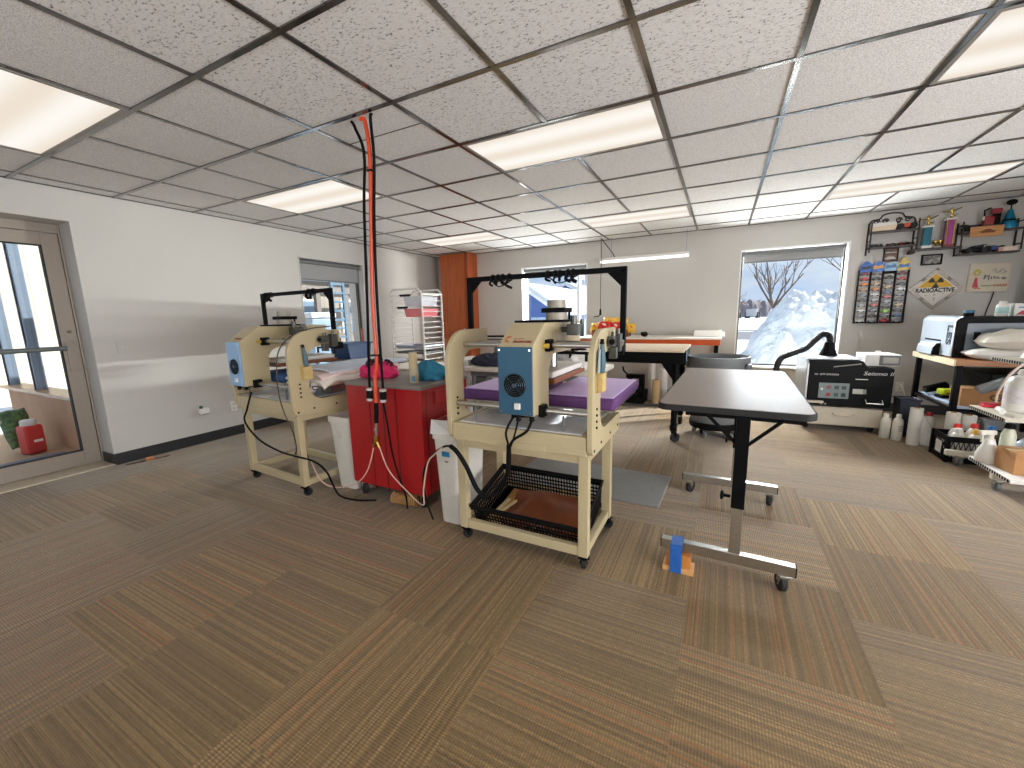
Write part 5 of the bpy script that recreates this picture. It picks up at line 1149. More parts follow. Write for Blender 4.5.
USC = 1.0
o = thing('flex_duct', 'black corrugated duct running down the wall at the right edge', 'duct', (0, 0, 0))
P_ = curve([Vector(p) for p in ((3.0, 6.30, 2.25), (2.93, 6.30, 2.1), (2.90, 6.28, 1.7), (2.87, 6.25, 1.2), (2.83, 6.15, 0.6), (2.80, 6.0, 0.08))], 26)
MB().tube(P_, lambda t: 0.075 + 0.008 * math.sin(t * 330), 16).ob('duct_hose', mat('duct_black', (30, 31, 33), 0.45), o); MB().lathe([(0.078, 0.0), (0.09, 0.0), (0.09, 0.06), (0.078, 0.06), (0.078, 0.0)], (2.795, 5.99, 0.002), 20).ob('collar', STEEL, o)

def pillow(name, label, cat, loc, size, m, rz, seed, group=None, rx=0.0, ry=0.0):
    q = random.Random(seed); p = [q.uniform(0, 6) for _ in range(4)]; w, d, h = size; nx, ny = 24, 16; vs = []
    for s in (1, -1):
        for j in range(ny + 1):
            for i in range(nx + 1):
                u, v = 2 * i / nx - 1, 2 * j / ny - 1; e = (max(0, 1 - abs(u) ** 3) * max(0, 1 - abs(v) ** 3)) ** 0.45
                z = h / 2 * e * (1 + 0.14 * math.sin(5 * u + 3 * v + p[0]) + 0.10 * math.sin(9 * v - 4 * u + p[1]) + 0.05 * math.sin(19 * u + p[2]))
                vs.append((u * w / 2 * (1 + 0.02 * math.sin(6 * v + p[3])), v * d / 2 * (1 + 0.03 * math.sin(5 * u + p[2])), h / 2 + (z if s > 0 else -h / 2 * e) ))
    n = (nx + 1) * (ny + 1); W_ = nx + 1; fs = [(j * W_ + i, j * W_ + i + 1, (j + 1) * W_ + i + 1, (j + 1) * W_ + i) for j in range(ny) for i in range(nx)]
    fs += [tuple(n + k for k in f[::-1]) for f in fs]
    o = MB().raw(vs, fs).ob(name, m, ang=70); o.location = loc; o.rotation_euler = (rx, ry, rz); o.scale = (USC,) * 3; return tag(o, label, cat, group)
USC = 1.17
FILM = mat('white_film', (236, 234, 230), 0.3, var=0.02)
pillow('film_package', 'flat white plastic package lying on the front of the wood-topped shelf, lower of the two', 'package', u3(0.33, 0.035, 0.860), (0.54, 0.24, 0.09), FILM, R(-8), 3, 'white packages on the wooden shelf')
pillow('film_package', 'crumpled milky plastic bag on top of the flat white package', 'package', u3(0.42, 0.03, 0.945), (0.60, 0.25, 0.14), mat('milky_film', (226, 220, 208), 0.28, var=0.05, scale=6), R(-4), 5, 'white packages on the wooden shelf', ry=R(-4))

# middle shelf contents
o = thing('battery_charger', 'lime green battery on a black charger on the middle shelf below the printer', 'charger', u3(0.12, 0.42, 0.501), R(15))
MB().box(-0.055, 0.055, -0.045, 0.045, 0, 0.025, 0.006).ob('charger_base', BLACKP, o); MB().box(-0.05, 0.05, -0.04, 0.04, 0.026, 0.075, 0.012).ob('battery', mat('lime_plastic', (190, 206, 30), 0.4), o); MB().box(-0.03, 0.03, -0.043, -0.039, 0.035, 0.05).ob('dark_band', mat('olive_band', (96, 104, 24), 0.5), o)
o = thing('hand_tool', 'black power tool lying behind the lime green battery on the middle shelf', 'tool', u3(0.13, 0.62, 0.501), R(25)); b = MB(); b.cyl((-0.10, 0, 0.04), (0.06, 0, 0.07), 0.03, 0.036); b.box(0.02, 0.07, -0.02, 0.02, 0.0, 0.06, 0.008); b.ob('tool_body', BLACKP, o); MB().cyl((-0.14, 0, 0.033), (-0.10, 0, 0.04), 0.012).ob('chuck', STEEL, o)
def carton(label, loc, rz, w, d, h, m=CARDB, mark=True, group=None, name='cardboard_box'):
    t = thing(name, label, 'box', loc, rz, group); MB().box(-w / 2, w / 2, -d / 2, d / 2, 0, h, 0.002).ob('box_body', m, t)
    MB().box(-w / 2 + 0.002, w / 2 - 0.002, -0.022, 0.022, h, h + 0.0012).ob('sealing_tape', mat('packing_tape', (0, 0, 0)), t)
    if mark:
        b = MB(); b.tube([(0.06 * w / 0.2 + 0.035 * math.cos(R(a)), -d / 2 - 0.0006, h * 0.55 + 0.02 * math.sin(R(a))) for a in range(30, 331, 30)], 0.005, 5)
        for i in range(3): b.box(0.06 * w / 0.2 + 0.01 + i * 0.022 - 0.02, 0.06 * w / 0.2 + 0.025 + i * 0.022 - 0.02, -d / 2 - 0.001, -d / 2, h * 0.48, h * 0.6)
        b.ob('dark_print', mat('carton_print', (70, 48, 34), 0.6), t)
    return t
carton('brown cardboard carton on the middle shelf below the printer', u3(0.20, 0.16, 0.501), U, 0.24, 0.18, 0.135)
o = carton('white carton right of the brown one on the middle shelf', u3(0.40, 0.16, 0.501), U, 0.14, 0.17, 0.12, WHITEP, False, name='white_carton')
o = thing('black_case', 'black case at the back of the middle shelf, behind the cartons', 'case', u3(0.50, 0.50, 0.501), U); MB().box(-0.20, 0.16, -0.24, 0.24, 0, 0.23, 0.012).ob('case_body', BLACKP, o); MB().box(-0.02, 0.02, -0.25, -0.24, 0.12, 0.15, 0.003).ob('latch', GREYP, o)
heap('grey_cloth', 'blue-grey rag slumped right of the cartons on the middle shelf', 'cloth', u3(0.56, 0.14, 0.501), (0.075, 0.07, 0.06), mat('bluegrey_rag', (96, 108, 130), 0.9, var=0.15, scale=20), 44)
o = thing('spray_bottle', 'clear spray bottle hung tilted from the front of the wood-topped shelf', 'bottle', u3(0.235, -0.05, 0.705), R(-3)); Mz = Matrix.Rotation(R(62), 4, 'Y')
MB().lathe([(0, -0.13), (0.034, -0.13), (0.036, -0.12), (0.036, 0.02), (0.014, 0.05), (0.014, 0.06), (0, 0.06)], n=18, M=Mz).ob('bottle_body', FROST, o)
b = MB(); b.box(-0.012, 0.012, -0.012, 0.012, 0.06, 0.10, 0.003, Mz); b.box(-0.05, 0.02, -0.010, 0.010, 0.09, 0.115, 0.004, Mz); b.box(-0.045, -0.035, -0.005, 0.005, 0.05, 0.092, 0.002, Mz); b.ob('trigger_head', mat('trigger_grey', (150, 150, 140), 0.4), o); MB().tube([(0.085, 0.0, 0.065), (0.09, 0.02, 0.09), (0.09, 0.052, 0.105)], 0.006, 6).ob('hook', BLACKP, o)

# floor items by the shelf
USC = 1.0
for i, (x, y, s) in enumerate(((1.475, 5.06, 1.0), (1.555, 5.02, 1.03))):
    t = nozzle_bottle('chemical_bottle', ('white plastic bottle on the carpet right beside the dryer drawer', 'white plastic bottle on the carpet between its twin and the white roll')[i], (x, y, 0), 0.04, 0.245 * s, MILK, WHITEP, None, 'white bottles by the dryer', 0.45)
b = MB()
for z in (0.14, 0.125, 0.11, 0.095): b.box(-0.012, 0.022, -0.0415, -0.039, z, z + 0.005)
b.ob('small_print', mat('grey_text', (110, 110, 108), 0.6), t)
for i, (x, y) in enumerate(((1.72, 5.07), (1.80, 5.12))):
    nozzle_bottle('chemical_bottle', ('white plastic bottle behind the leaning white sheet, left one', 'white plastic bottle with red cap behind the leaning white sheet')[i], (x, y, 0), 0.042, 0.27, MILK, (WHITEP, mat('red_cap', (176, 30, 36), 0.4))[i], None, 'white bottles under the shelf unit', 0.5)
roll('white roll standing on the carpet in front of the shelf unit post', 1.635, 4.90, 0.345, 0.046, mat('film_white', (228, 224, 214), 0.45, var=0.02))
o = thing('paper_sheet', 'white stiff sheet leaning beside the white roll, under the shelf unit', 'paper', (0, 0, 0)); MB().raw([(1.688, 4.90, 0.004), (1.83, 4.78, 0.004), (1.86, 5.02, 0.012), (1.69, 4.97, 0.30), (1.69, 4.903, 0.004), (1.832, 4.783, 0.004), (1.862, 5.023, 0.012), (1.692, 4.973, 0.302)], [(0, 1, 2, 3), (7, 6, 5, 4), (0, 4, 5, 1), (1, 5, 6, 2), (2, 6, 7, 3), (3, 7, 4, 0)]).ob('sheet', mat('white_paper', (0, 0, 0)), o)
for i, (x, y, h, r, l) in enumerate(((1.857, 4.84, 0.335, 0.046, 'white roll behind the black milk crate, left one'), (1.955, 4.84, 0.32, 0.048, 'white roll behind the black milk crate, right one'))): roll(l, x, y, h, r, mat('film_white', (0, 0, 0)))
o = thing('navy_bin', 'dark navy bin behind the white roll under the shelf unit', 'bin', (1.665, 5.24, 0)); b = MB(); b.prism([(-0.065, 0), (0.065, 0), (0.078, 0.37), (-0.078, 0.37)], 'y', -0.09, 0.09, 0.01); b.ob('bin_body', mat('navy_plastic', (24, 32, 52), 0.5), o); MB().tube([(-0.078, -0.095, 0.37), (0.078, -0.095, 0.37), (0.078, 0.095, 0.37), (-0.078, 0.095, 0.37)], 0.008, 6, closed=True).ob('rim', mat('navy_plastic', (0, 0, 0)), o)
o = thing('grey_case', 'grey case on the carpet behind the rolls under the shelf unit', 'case', (2.11, 4.84, 0)); MB().box(-0.075, 0.12, -0.05, 0.06, 0, 0.30, 0.01).ob('case_body', mat('case_grey', (120, 122, 124), 0.5), o); MB().box(-0.03, 0.04, -0.06, -0.05, 0.2, 0.22, 0.003).ob('latch', BLACKP, o)

# milk crate and bottles
CX, CY = 1.905, 4.55
o = thing('milk_crate', 'black milk crate full of white bottles on the carpet under the shelf unit', 'crate', (CX, CY, 0.002)); a, c, h = 0.215, 0.13, 0.215
b = MB(); b.box(-a, a, -c, c, 0, 0.008)
for sx in (-1, 1):
    for sy in (-1, 1): b.box(sx * a - 0.014, sx * a + 0.014, sy * c - 0.014, sy * c + 0.014, 0, h, 0.004)
def lattice(p, q, ux):
    for z0, z1 in ((0.0, 0.045), (h - 0.045, h)):
        if ux: b.box(p, q, -c - 0.004, -c + 0.004, z0, z1); b.box(p, q, c - 0.004, c + 0.004, z0, z1)
        else: b.box(-a - 0.004, -a + 0.004, p, q, z0, z1); b.box(a - 0.004, a + 0.004, p, q, z0, z1)
lattice(-a, a, True); lattice(-c, c, False)
n = 14
for i in range(n + 1):
    for dx in (-0.03, 0.03):
        x0 = -a + 2 * a * i / n; x1 = max(-a, min(a, x0 + dx))
        for y in (-c, c): b.tube([(x0, y, 0.045), (x1, y, h - 0.045)], 0.003, 5)
for i in range(10):
    for dx in (-0.03, 0.03):
        y0 = -c + 2 * c * i / 9; y1 = max(-c, min(c, y0 + dx))
        for x in (-a, a): b.tube([(x, y0, 0.045), (x, y1, h - 0.045)], 0.003, 5)
b.ob('crate_body', BLACKP, o); MB().box(-a - 0.0075, -a - 0.006, -0.05, 0.05, 0.05, 0.15).ob('paper_label', mat('white_paper', (0, 0, 0)), o)
CAPS = [((220, 40, 34), 'red'), ((238, 232, 224), 'white'), ((224, 170, 50), 'yellow'), ((210, 44, 36), 'scarlet'), ((44, 110, 176), 'blue'), ((60, 40, 32), 'brown')]
sp = [(-0.14, -0.065, 1, 0.265, MILK), (-0.10, 0.06, 0, 0.275, MILK), (-0.035, -0.065, 2, 0.26, MILK), (0.0, 0.06, 3, 0.285, MILK), (0.10, 0.06, 4, 0.275, mat('bluish_bottle', (196, 206, 214), 0.4)), (0.075, -0.06, 5, 0.25, mat('amber_bottle', (70, 42, 26), 0.3))]
for dx, dy, ci, hh, mm_ in sp:
    cn = CAPS[ci][1]
    nozzle_bottle('crate_bottle', ('bottle with a %s cap standing in the black milk crate' % cn), (CX + dx, CY + dy, 0.011), 0.048, hh, mm_, mat(cn + '_cap_', CAPS[ci][0], 0.4), None, 'bottles in the milk crate', 0.45)

# mobile steel shelf at the right edge
o = thing('mobile_shelf', 'beige steel shelf on casters with slotted shelf edges, cut by the right edge', 'shelf', (1.73, 4.085, 0)); BEI = mat('beige_steel', (206, 200, 184), 0.4, var=0.03)
for y in (-0.255, 0.255):
    MB().box(-0.03 - 0.05 * (y > 0), 0.62, y - 0.02, y + 0.02, 0.085, 0.128, 0.003).ob('foot_bar', BEI, o)
    for x in (0.012, 0.58): caster(o, x, y, 0.086, 0.036, 0.024, rnd.uniform(-0.5, 0.5), STEEL, GREYP)
    MB().box(0.60, 0.64, y - 0.02, y + 0.02, 0.128, 1.30, 0.002).ob('upright', BEI, o)
for z, x0, ya, yb in ((0.155, -0.035, -0.46, 0.03), (0.50, 0.015, -0.19, 0.26), (0.885, 0.06, -0.30, 0.2)):
    s = MB(); s.box(x0, 0.598, ya, yb, z - 0.008, z, 0.001); s.box(x0, x0 + 0.004, ya, yb, z - 0.027, z - 0.008); s.box(x0, 0.598, ya, ya + 0.004, z - 0.027, z - 0.008); so = s.ob('shelf_board', WHITEM if z < 0.3 else BEI, o)
    d = MB()
    nk = int((yb - ya) / 0.028)
    for k in range(nk): d.box(x0 - 0.0012, x0, ya + 0.008 + k * 0.028, ya + 0.024 + k * 0.028, z - 0.025, z - 0.004)
    d.ob('slot', BLACKP, so)
nozzle_bottle('jug', 'large white jug with red and green print on the middle tier of the steel shelf', (1.955, 4.20, 0.501), 0.095, 0.30, WHITEP, WHITEP, mat('jug_label', (222, 216, 220), 0.5, var=0.12, scale=40), None, 0.4)
o = thing('red_sponge', 'red sponge beside the large white jug on the steel shelf', 'sponge', (1.835, 4.285, 0.501)); MB().box(-0.05, 0.04, -0.03, 0.03, 0, 0.025, 0.006).ob('pad', mat('red_pad', (206, 50, 66), 0.8), o); MB().box(-0.05, 0.04, -0.03, 0.03, 0.0255, 0.033, 0.003).ob('scour_side', mat('dark_red_pad', (150, 40, 50), 0.9), o)
o = thing('tube_bottle', 'small white tube lying in front of the large jug on the steel shelf', 'tube', (1.79, 4.06, 0.5225), R(75)); MB().lathe([(0, -0.07), (0.018, -0.07), (0.022, -0.05), (0.022, 0.04), (0.008, 0.06), (0, 0.06)], n=14, M=Matrix.Rotation(R(90), 4, 'Y')).ob('tube_body', WHITEP, o); MB().lathe([(0, 0.06), (0.009, 0.06), (0.008, 0.08), (0, 0.08)], n=12, M=Matrix.Rotation(R(90), 4, 'Y')).ob('cap', mat('pale_blue_cap', (150, 180, 205), 0.4), o)
o = thing('trigger_bottle', 'white spray bottle left of the cardboard box on the lowest steel tier', 'bottle', (1.735, 3.99, 0.156), R(20))
MB().lathe([(0, 0), (0.055, 0), (0.062, 0.012), (0.06, 0.06), (0.035, 0.13), (0.024, 0.17), (0.0, 0.17)], n=20).ob('bottle_body', WHITEP, o); b = MB(); b.cyl((0, 0, 0.17), (0, 0, 0.20), 0.018); b.box(-0.07, 0.03, -0.012, 0.012, 0.20, 0.23, 0.005); b.box(-0.055, -0.045, -0.006, 0.006, 0.145, 0.205, 0.002); b.ob('trigger_head', mat('offwhite_trigger', (222, 218, 206), 0.45), o)
nozzle_bottle('tall_bottle', 'tall pale green bottle with black cap behind the cardboard box, lowest steel tier', (1.84, 4.03, 0.156), 0.038, 0.28, mat('pale_green_bottle', (206, 210, 188), 0.4), BLACKP, None, None, 0.6)
carton('cardboard box at the front of the lowest steel tier', (1.865, 3.835, 0.156), R(3), 0.23, 0.19, 0.145)
pillow('film_package', 'bluish clear bag behind the cardboard box on the lowest steel tier', 'package', (1.99, 4.02, 0.157), (0.18, 0.17, 0.19), mat('bluish_film', (190, 198, 212), 0.25), 0.3, 9)
o = thing('yellow_strip', 'yellow plastic strip at the front edge of the lowest steel tier', 'strip', (1.88, 3.66, 0.1555)); MB().box(-0.09, 0.12, -0.006, 0.006, 0, 0.006, 0.001).ob('strip', mat('yellow_plastic', (226, 214, 60), 0.4), o)
o = thing('sprayer_tank', 'olive tank with an orange foot and trailing tube on the top steel tier', 'tank', (1.85, 3.82, 0.8865)); MB().prism([(-0.10, 0.02), (0.10, 0.02), (0.10, 0.14), (-0.05, 0.14)], 'y', -0.06, 0.06, 0.01).ob('tank_body', mat('olive_plastic', (150, 142, 80), 0.4), o); MB().box(-0.07, 0.11, -0.065, 0.065, 0.0, 0.02, 0.004).ob('foot', mat('orange_foot', (226, 160, 40), 0.4), o); MB().cyl((0.02, -0.055, 0.085), (0.02, -0.085, 0.085), 0.016).ob('knob', GREYP, o); MB().tube([(-0.075, -0.04, 0.05), (-0.12, -0.05, 0.0), (-0.17, -0.04, -0.08), (-0.19, 0.0, -0.2), (-0.18, 0.03, -0.27)], 0.007, 8, smooth=8).ob('tube', mat('cloudy_tube', (206, 190, 180), 0.3), o)
# ================================================================ things on the back wall at the right
WY = YB
RUST = mat('dark_bronze', (46, 36, 32), 0.5, 0.3, var=0.1)
def wire_shelf(label, x0, x1, zs, ztop, zbot, crown=None, dpt=0.13):
    o = thing('wire_wall_shelf', label, 'wall shelf', ((x0 + x1) / 2, WY, zs[-1]), 0, 'black wire wall shelves'); a = (x1 - x0) / 2; zz = zs[-1]
    for z in zs: MB().box(-a, a, -dpt, -0.002, z - zz - 0.018, z - zz, 0.002).ob('shelf_board', wood('dark_board', (40, 30, 26), (58, 44, 38), axis='X'), o)
    for sx in (-1, 1):
        b = MB(); x = sx * a
        b.tube([(x, -0.006, zbot - zz), (x, -0.006, ztop - zz)], 0.009, 6); b.tube([(x, -dpt, zbot - zz + 0.02), (x, -dpt, zs[0] - zz + 0.10)], 0.0075, 6)
        for z in [q_ + 0.07 for q_ in zs]: b.tube([(x, -0.006, z - zz), (x, -dpt, z - zz)], 0.006, 6)
        b.ob('side_frame', RUST, o)
    b = MB(); b.tube([(-a, -0.008, zs[0] - zz + 0.07), (a, -0.008, zs[0] - zz + 0.07)], 0.006, 6)
    if crown:
        b.tube([(-a, -0.008, zs[0] - zz + 0.09), (-a * 0.9, -0.008, zs[0] - zz + 0.135), (-a * 0.55, -0.008, zs[0] - zz + 0.15), (-a * 0.4, -0.008, zs[0] - zz + 0.19), (0, -0.008, zs[0] - zz + 0.205), (a * 0.4, -0.008, zs[0] - zz + 0.19), (a * 0.55, -0.008, zs[0] - zz + 0.15), (a * 0.9, -0.008, zs[0] - zz + 0.135), (a, -0.008, zs[0] - zz + 0.09)], 0.008, 6, smooth=5)
        for x in (-0.14, -0.06, 0.06, 0.14): b.tube([(x + 0.03 * math.cos(R(t)) * (1 - t / 700), -0.008, zs[0] - zz + 0.12 + 0.03 * math.sin(R(t)) * (1 - t / 700)) for t in range(0, 540, 30)], 0.006, 5)
    b.ob('back_wire', RUST, o)
    return o
wire_shelf('dark two-tier wire shelf with a scrolled top, left end of the trophy wall', 1.485, 1.895, (2.128, 1.955), 2.235, 1.87, True)
wire_shelf('dark two-tier wire shelf at the right end of the trophy wall', 2.255, 2.71, (2.045, 1.815), 2.15, 1.80)
o = thing('floating_shelf', 'dark floating shelf board carrying the two trophies', 'wall shelf', (2.065, WY, 1.90)); MB().box(-0.20, 0.205, -0.13, -0.001, -0.02, 0.0, 0.003).ob('board', wood('dark_board', (0, 0, 0), (0, 0, 0)), o); MB().box(-0.21, -0.17, -0.12, -0.002, -0.05, -0.02, 0.006).ob('bracket', RUST, o)

def trophy(label, x, z, h, colm, basem, figz):
    o = thing('trophy', label, 'trophy', (x, WY - 0.075, z), 0, 'trophies on the floating shelf')
    MB().box(-0.045, 0.045, -0.035, 0.035, 0.0, 0.03, 0.003).ob('base', basem, o)
    MB().box(-0.036, 0.036, -0.026, 0.026, 0.03, h, 0.002).ob('column', colm[0], o)
    for dx in colm[1]: MB().cyl((dx, -0.029, 0.03), (dx, -0.029, h), 0.006, n=10).ob('gilt_rod', GOLD, o)
    MB().box(-0.045, 0.045, -0.035, 0.035, h, h + 0.018, 0.003).ob('cap_plate', WHITEP, o)
    f = MB(); zz = h + 0.018; f.lathe([(0, zz), (0.02, zz), (0.008, zz + 0.02), (0.01, zz + 0.035), (0, zz + 0.035)], n=14); f.tube([(0, 0, zz + 0.03), (0.005, 0, zz + 0.06), (-0.005, 0, zz + 0.085)], 0.010, 8); f.ell((-0.008, 0, zz + 0.1), (0.012, 0.012, 0.014)); f.tube([(-0.07, 0, zz + 0.075), (-0.02, 0, zz + 0.07), (0.03, 0, zz + 0.08), (0.075, 0, zz + 0.105)], 0.007, 7); f.tube([(0.002, 0, zz + 0.045), (0.03, 0, zz + 0.025), (0.045, 0, zz + 0.04)], 0.007, 7); f.ob('figure', GOLD, o)
    return o
trophy('trophy with a teal column and gilt figure, left on the floating shelf', 1.985, 1.90, 0.225, (mat('teal_column', (28, 92, 108), 0.3, 0.4), ()), WHITEP, 0)
trophy('taller trophy with a purple column and gilt rods, right on the floating shelf', 2.165, 1.90, 0.285, (mat('purple_column', (150, 60, 130), 0.3, 0.3), (-0.03, 0.03)), mat('marble_base', (120, 30, 36), 0.4), 0)
for i, (x, l) in enumerate(((2.065, 'small gilt figurine between the two trophies'), (2.105, 'small gilt cup right beside the purple trophy'))):
    o = thing('figurine', l, 'figurine', (x, WY - 0.07, 1.90)); MB().lathe([(0, 0), (0.02, 0), (0.02, 0.012), (0, 0.012)], n=14).ob('base', WHITEP, o); MB().lathe([(0, 0.012), (0.008, 0.012), (0.005, 0.03), (0.02, 0.05), (0.022, 0.075), (0.01, 0.08), (0, 0.09)], n=14).ob('figure', GOLD, o)

TYRE = mat('tyre', (24, 24, 24), 0.7, var=0.1)
def model_car(label, loc, L, m, style='car', rz=0.0, group=None, name='model_car'):
    o = thing(name, label, 'model car', loc, rz, group); r = L * (0.13 if style != 'buggy' else 0.17); h = r * 0.6
    if style == 'car': pr_ = [(-L / 2, h), (-L / 2, h + L * 0.13), (-L * 0.3, h + L * 0.17), (-L * 0.12, h + L * 0.29), (L * 0.18, h + L * 0.29), (L * 0.34, h + L * 0.16), (L / 2, h + L * 0.11), (L / 2, h)]
    elif style == 'van': pr_ = [(-L / 2, h), (-L / 2, h + L * 0.3), (L * 0.25, h + L * 0.3), (L * 0.36, h + L * 0.16), (L / 2, h + L * 0.13), (L / 2, h)]
    else: pr_ = [(-L / 2, h + L * 0.06), (-L * 0.2, h + L * 0.1), (-L * 0.05, h + L * 0.26), (L * 0.12, h + L * 0.22), (L / 2, h + L * 0.1), (L / 2, h + L * 0.04), (0, h)]
    bo = MB().prism(pr_, 'y', -L * 0.19, L * 0.19, L * 0.02).ob('car_body', m, o)
    if style != 'buggy': MB().prism([(-L * 0.1, h + L * 0.2), (-L * 0.07, h + L * 0.27), (L * 0.16, h + L * 0.27), (L * 0.24, h + L * 0.2)], 'y', -L * 0.195, L * 0.195).ob('windows', mat('toy_glass', (50, 60, 70), 0.15), o)
    else:
        b = MB(); b.box(-L * 0.5, -L * 0.34, -L * 0.22, L * 0.22, h + L * 0.3, h + L * 0.33); b.tube([(-L * 0.42, -L * 0.1, h + L * 0.05), (-L * 0.42, -L * 0.1, h + L * 0.3)], L * 0.015, 5); b.tube([(-L * 0.42, L * 0.1, h + L * 0.05), (-L * 0.42, L * 0.1, h + L * 0.3)], L * 0.015, 5); b.ob('wing', BLACKP, o)
    for sx in (-0.3, 0.3):
        for sy in (-1, 1): MB().cyl((sx * L, sy * L * 0.14, r), (sx * L, sy * L * 0.24, r), r, n=14).ob('wheel', TYRE, o)
    return o
SH1T, SH1B, SH2T, SH2B = 2.1285, 1.9555, 2.0455, 1.8155
o = thing('wood_car_block', 'pale wooden block with a slanted end on the scrolled shelf', 'block', (1.60, WY - 0.07, SH1T)); MB().prism([(-0.10, 0), (0.10, 0), (0.115, 0.055), (0.09, 0.085), (-0.11, 0.085)], 'y', -0.04, 0.04, 0.003).ob('block', mat('pale_block', (228, 206, 176), 0.6, var=0.05), o); MB().prism([(-0.112, 0.05), (0.113, 0.058), (0.10, 0.09), (-0.112, 0.09)], 'y', -0.0415, 0.0415, 0.001).ob('white_top', WHITEP, o)
model_car('orange and black model buggy on the top tier of the scrolled shelf', (1.80, WY - 0.07, SH1T), 0.19, mat('orange_toy', (206, 74, 34), 0.3), 'buggy')
for i, (x, c, n_, st) in enumerate(((1.545, (40, 44, 54), 'dark grey', 'van'), (1.63, (196, 180, 170), 'pale', 'buggy'), (1.70, (90, 66, 50), 'brown', 'car'), (1.775, (150, 40, 44), 'red', 'car'), (1.85, (120, 60, 60), 'maroon', 'buggy'))):
    model_car(n_ + ' model car on the lower tier of the scrolled shelf', (x, WY - 0.065, SH1B), 0.088, mat('toy_' + n_.replace(' ', '_'), c, 0.35), st, rnd.uniform(-0.5, 0.5), 'model cars on the lower scrolled shelf')
model_car('dark blue model truck on the top tier of the right wire shelf', (2.345, WY - 0.07, SH2T), 0.16, mat('toy_navy', (44, 54, 112), 0.3), 'buggy', 0.2)
model_car('black model rover at the left end of the top tier of the right wire shelf', (2.275, WY - 0.085, SH2T), 0.075, BLACKP, 'van', 1.2)
model_car('black low model car on the lower tier of the right wire shelf', (2.385, WY - 0.09, SH2B), 0.20, BLACKP, 'car')
model_car('blue and white model racer on the lower tier, behind the black low car', (2.525, WY - 0.06, SH2B), 0.19, mat('toy_blue', (70, 90, 140), 0.35, var=0.3, scale=60), 'buggy', 0.15)
o = thing('race_engine', 'red model machine with green and black parts stacked above the wooden sign', 'model', (2.475, WY - 0.07, SH2T))
MB().box(-0.07, 0.07, -0.04, 0.04, 0, 0.05, 0.005).ob('chassis', mat('dark_green_toy', (52, 66, 48), 0.5, var=0.2), o); b = MB(); b.box(-0.055, 0.02, -0.035, 0.035, 0.05, 0.14, 0.008); b.box(0.0, 0.075, -0.02, 0.03, 0.16, 0.215, 0.006); b.ob('red_body', mat('toy_red', (176, 36, 34), 0.35), o); b = MB(); b.box(0.02, 0.065, -0.03, 0.03, 0.05, 0.16, 0.004); b.tube([(-0.06, -0.03, 0.14), (-0.065, -0.03, 0.2), (-0.02, -0.03, 0.22)], 0.008, 6); b.ob('dark_frame', BLACKP, o); MB().box(-0.07, -0.055, -0.03, 0.02, 0.1, 0.2, 0.003).ob('pale_panel', MILK, o)
o = thing('teal_cone', 'shiny teal cone with a round black top on the right wire shelf', 'ornament', (2.615, WY - 0.07, SH2T)); MB().lathe([(0, 0), (0.064, 0), (0.066, 0.01), (0.054, 0.07), (0.048, 0.08), (0.044, 0.09), (0.030, 0.14), (0.017, 0.19), (0, 0.195)], n=26).ob('cone_body', mat('teal_lacquer', (34, 140, 178), 0.18, 0.4, var=0.04), o); MB().lathe([(0.0515, 0.074), (0.053, 0.074), (0.047, 0.092), (0.044, 0.092)], n=26).ob('band', BLACKP, o); b = MB(); b.cyl((0, 0, 0.19), (0, 0, 0.24), 0.006); b.ell((0, 0, 0.262), (0.042, 0.03, 0.03)); b.ob('top_knob', BLACKP, o)
o = thing('white_box', 'narrow white box at the right end of the lower wire shelf', 'box', (2.64, WY - 0.09, SH2B)); MB().box(-0.055, 0.05, -0.03, 0.03, 0, 0.045, 0.002).ob('box_body', mat('cream_carton', (232, 212, 196), 0.6), o); MB().box(-0.085, -0.057, -0.028, 0.028, 0.0, 0.043, 0.002).ob('pink_end', mat('pink_carton', (214, 160, 150), 0.6), o)
o = thing('wooden_sign', 'tan wooden plaque with a dark emblem hung in front of the right wire shelf', 'sign', (2.43, WY - 0.145, 1.975)); MB().box(-0.125, 0.125, -0.006, 0.006, 0, 0.105, 0.002).ob('plaque', wood('tan_plaque', (186, 128, 74), (212, 154, 98), 6, 0.5, 'X'), o); MB().prism([(-0.06, 0.05), (-0.035, 0.035), (0.06, 0.035), (0.068, 0.05), (0.035, 0.062), (0.02, 0.075), (-0.015, 0.072), (-0.03, 0.06)], 'y', -0.0085, -0.006).ob('emblem', mat('burnt_print', (120, 70, 36), 0.6), o)

# framed pictures, placard, drawing
def frame(name, label, x0, x1, z0, z1, fm, inner, cat='picture', fw_=0.014):
    o = thing(name, label, cat, ((x0 + x1) / 2, WY - 0.001, (z0 + z1) / 2)); a, c = (x1 - x0) / 2, (z1 - z0) / 2
    b = MB(); b.box(-a, a, -0.018, 0, -c, -c + fw_, 0.002); b.box(-a, a, -0.018, 0, c - fw_, c, 0.002); b.box(-a, -a + fw_, -0.018, 0, -c + fw_, c - fw_, 0.002); b.box(a - fw_, a, -0.018, 0, -c + fw_, c - fw_, 0.002); b.ob('frame', fm, o)
    MB().box(-a + fw_, a - fw_, -0.006, -0.002, -c + fw_, c - fw_).ob('print', inner, o); return o, a - fw_, c - fw_
def pprint(name, stops, sc):
    g = NG(name); n = g.noise(g.tc.outputs['Object'], sc, 4.0); g.nt.links.new(g.ramp(n, *stops), g.b.inputs['Base Color']); g.b.inputs['Roughness'].default_value = 0.3; return g.m
o, a, c = frame('framed_print', 'small dark framed print with a pale car below the scrolled shelf', 1.65, 1.783, 1.79, 1.94, BLACKP, pprint('brown_print', ((0.3, (44, 32, 28)), (0.55, (110, 70, 50)), (0.7, (170, 130, 100))), 16.0), fw_=0.008)
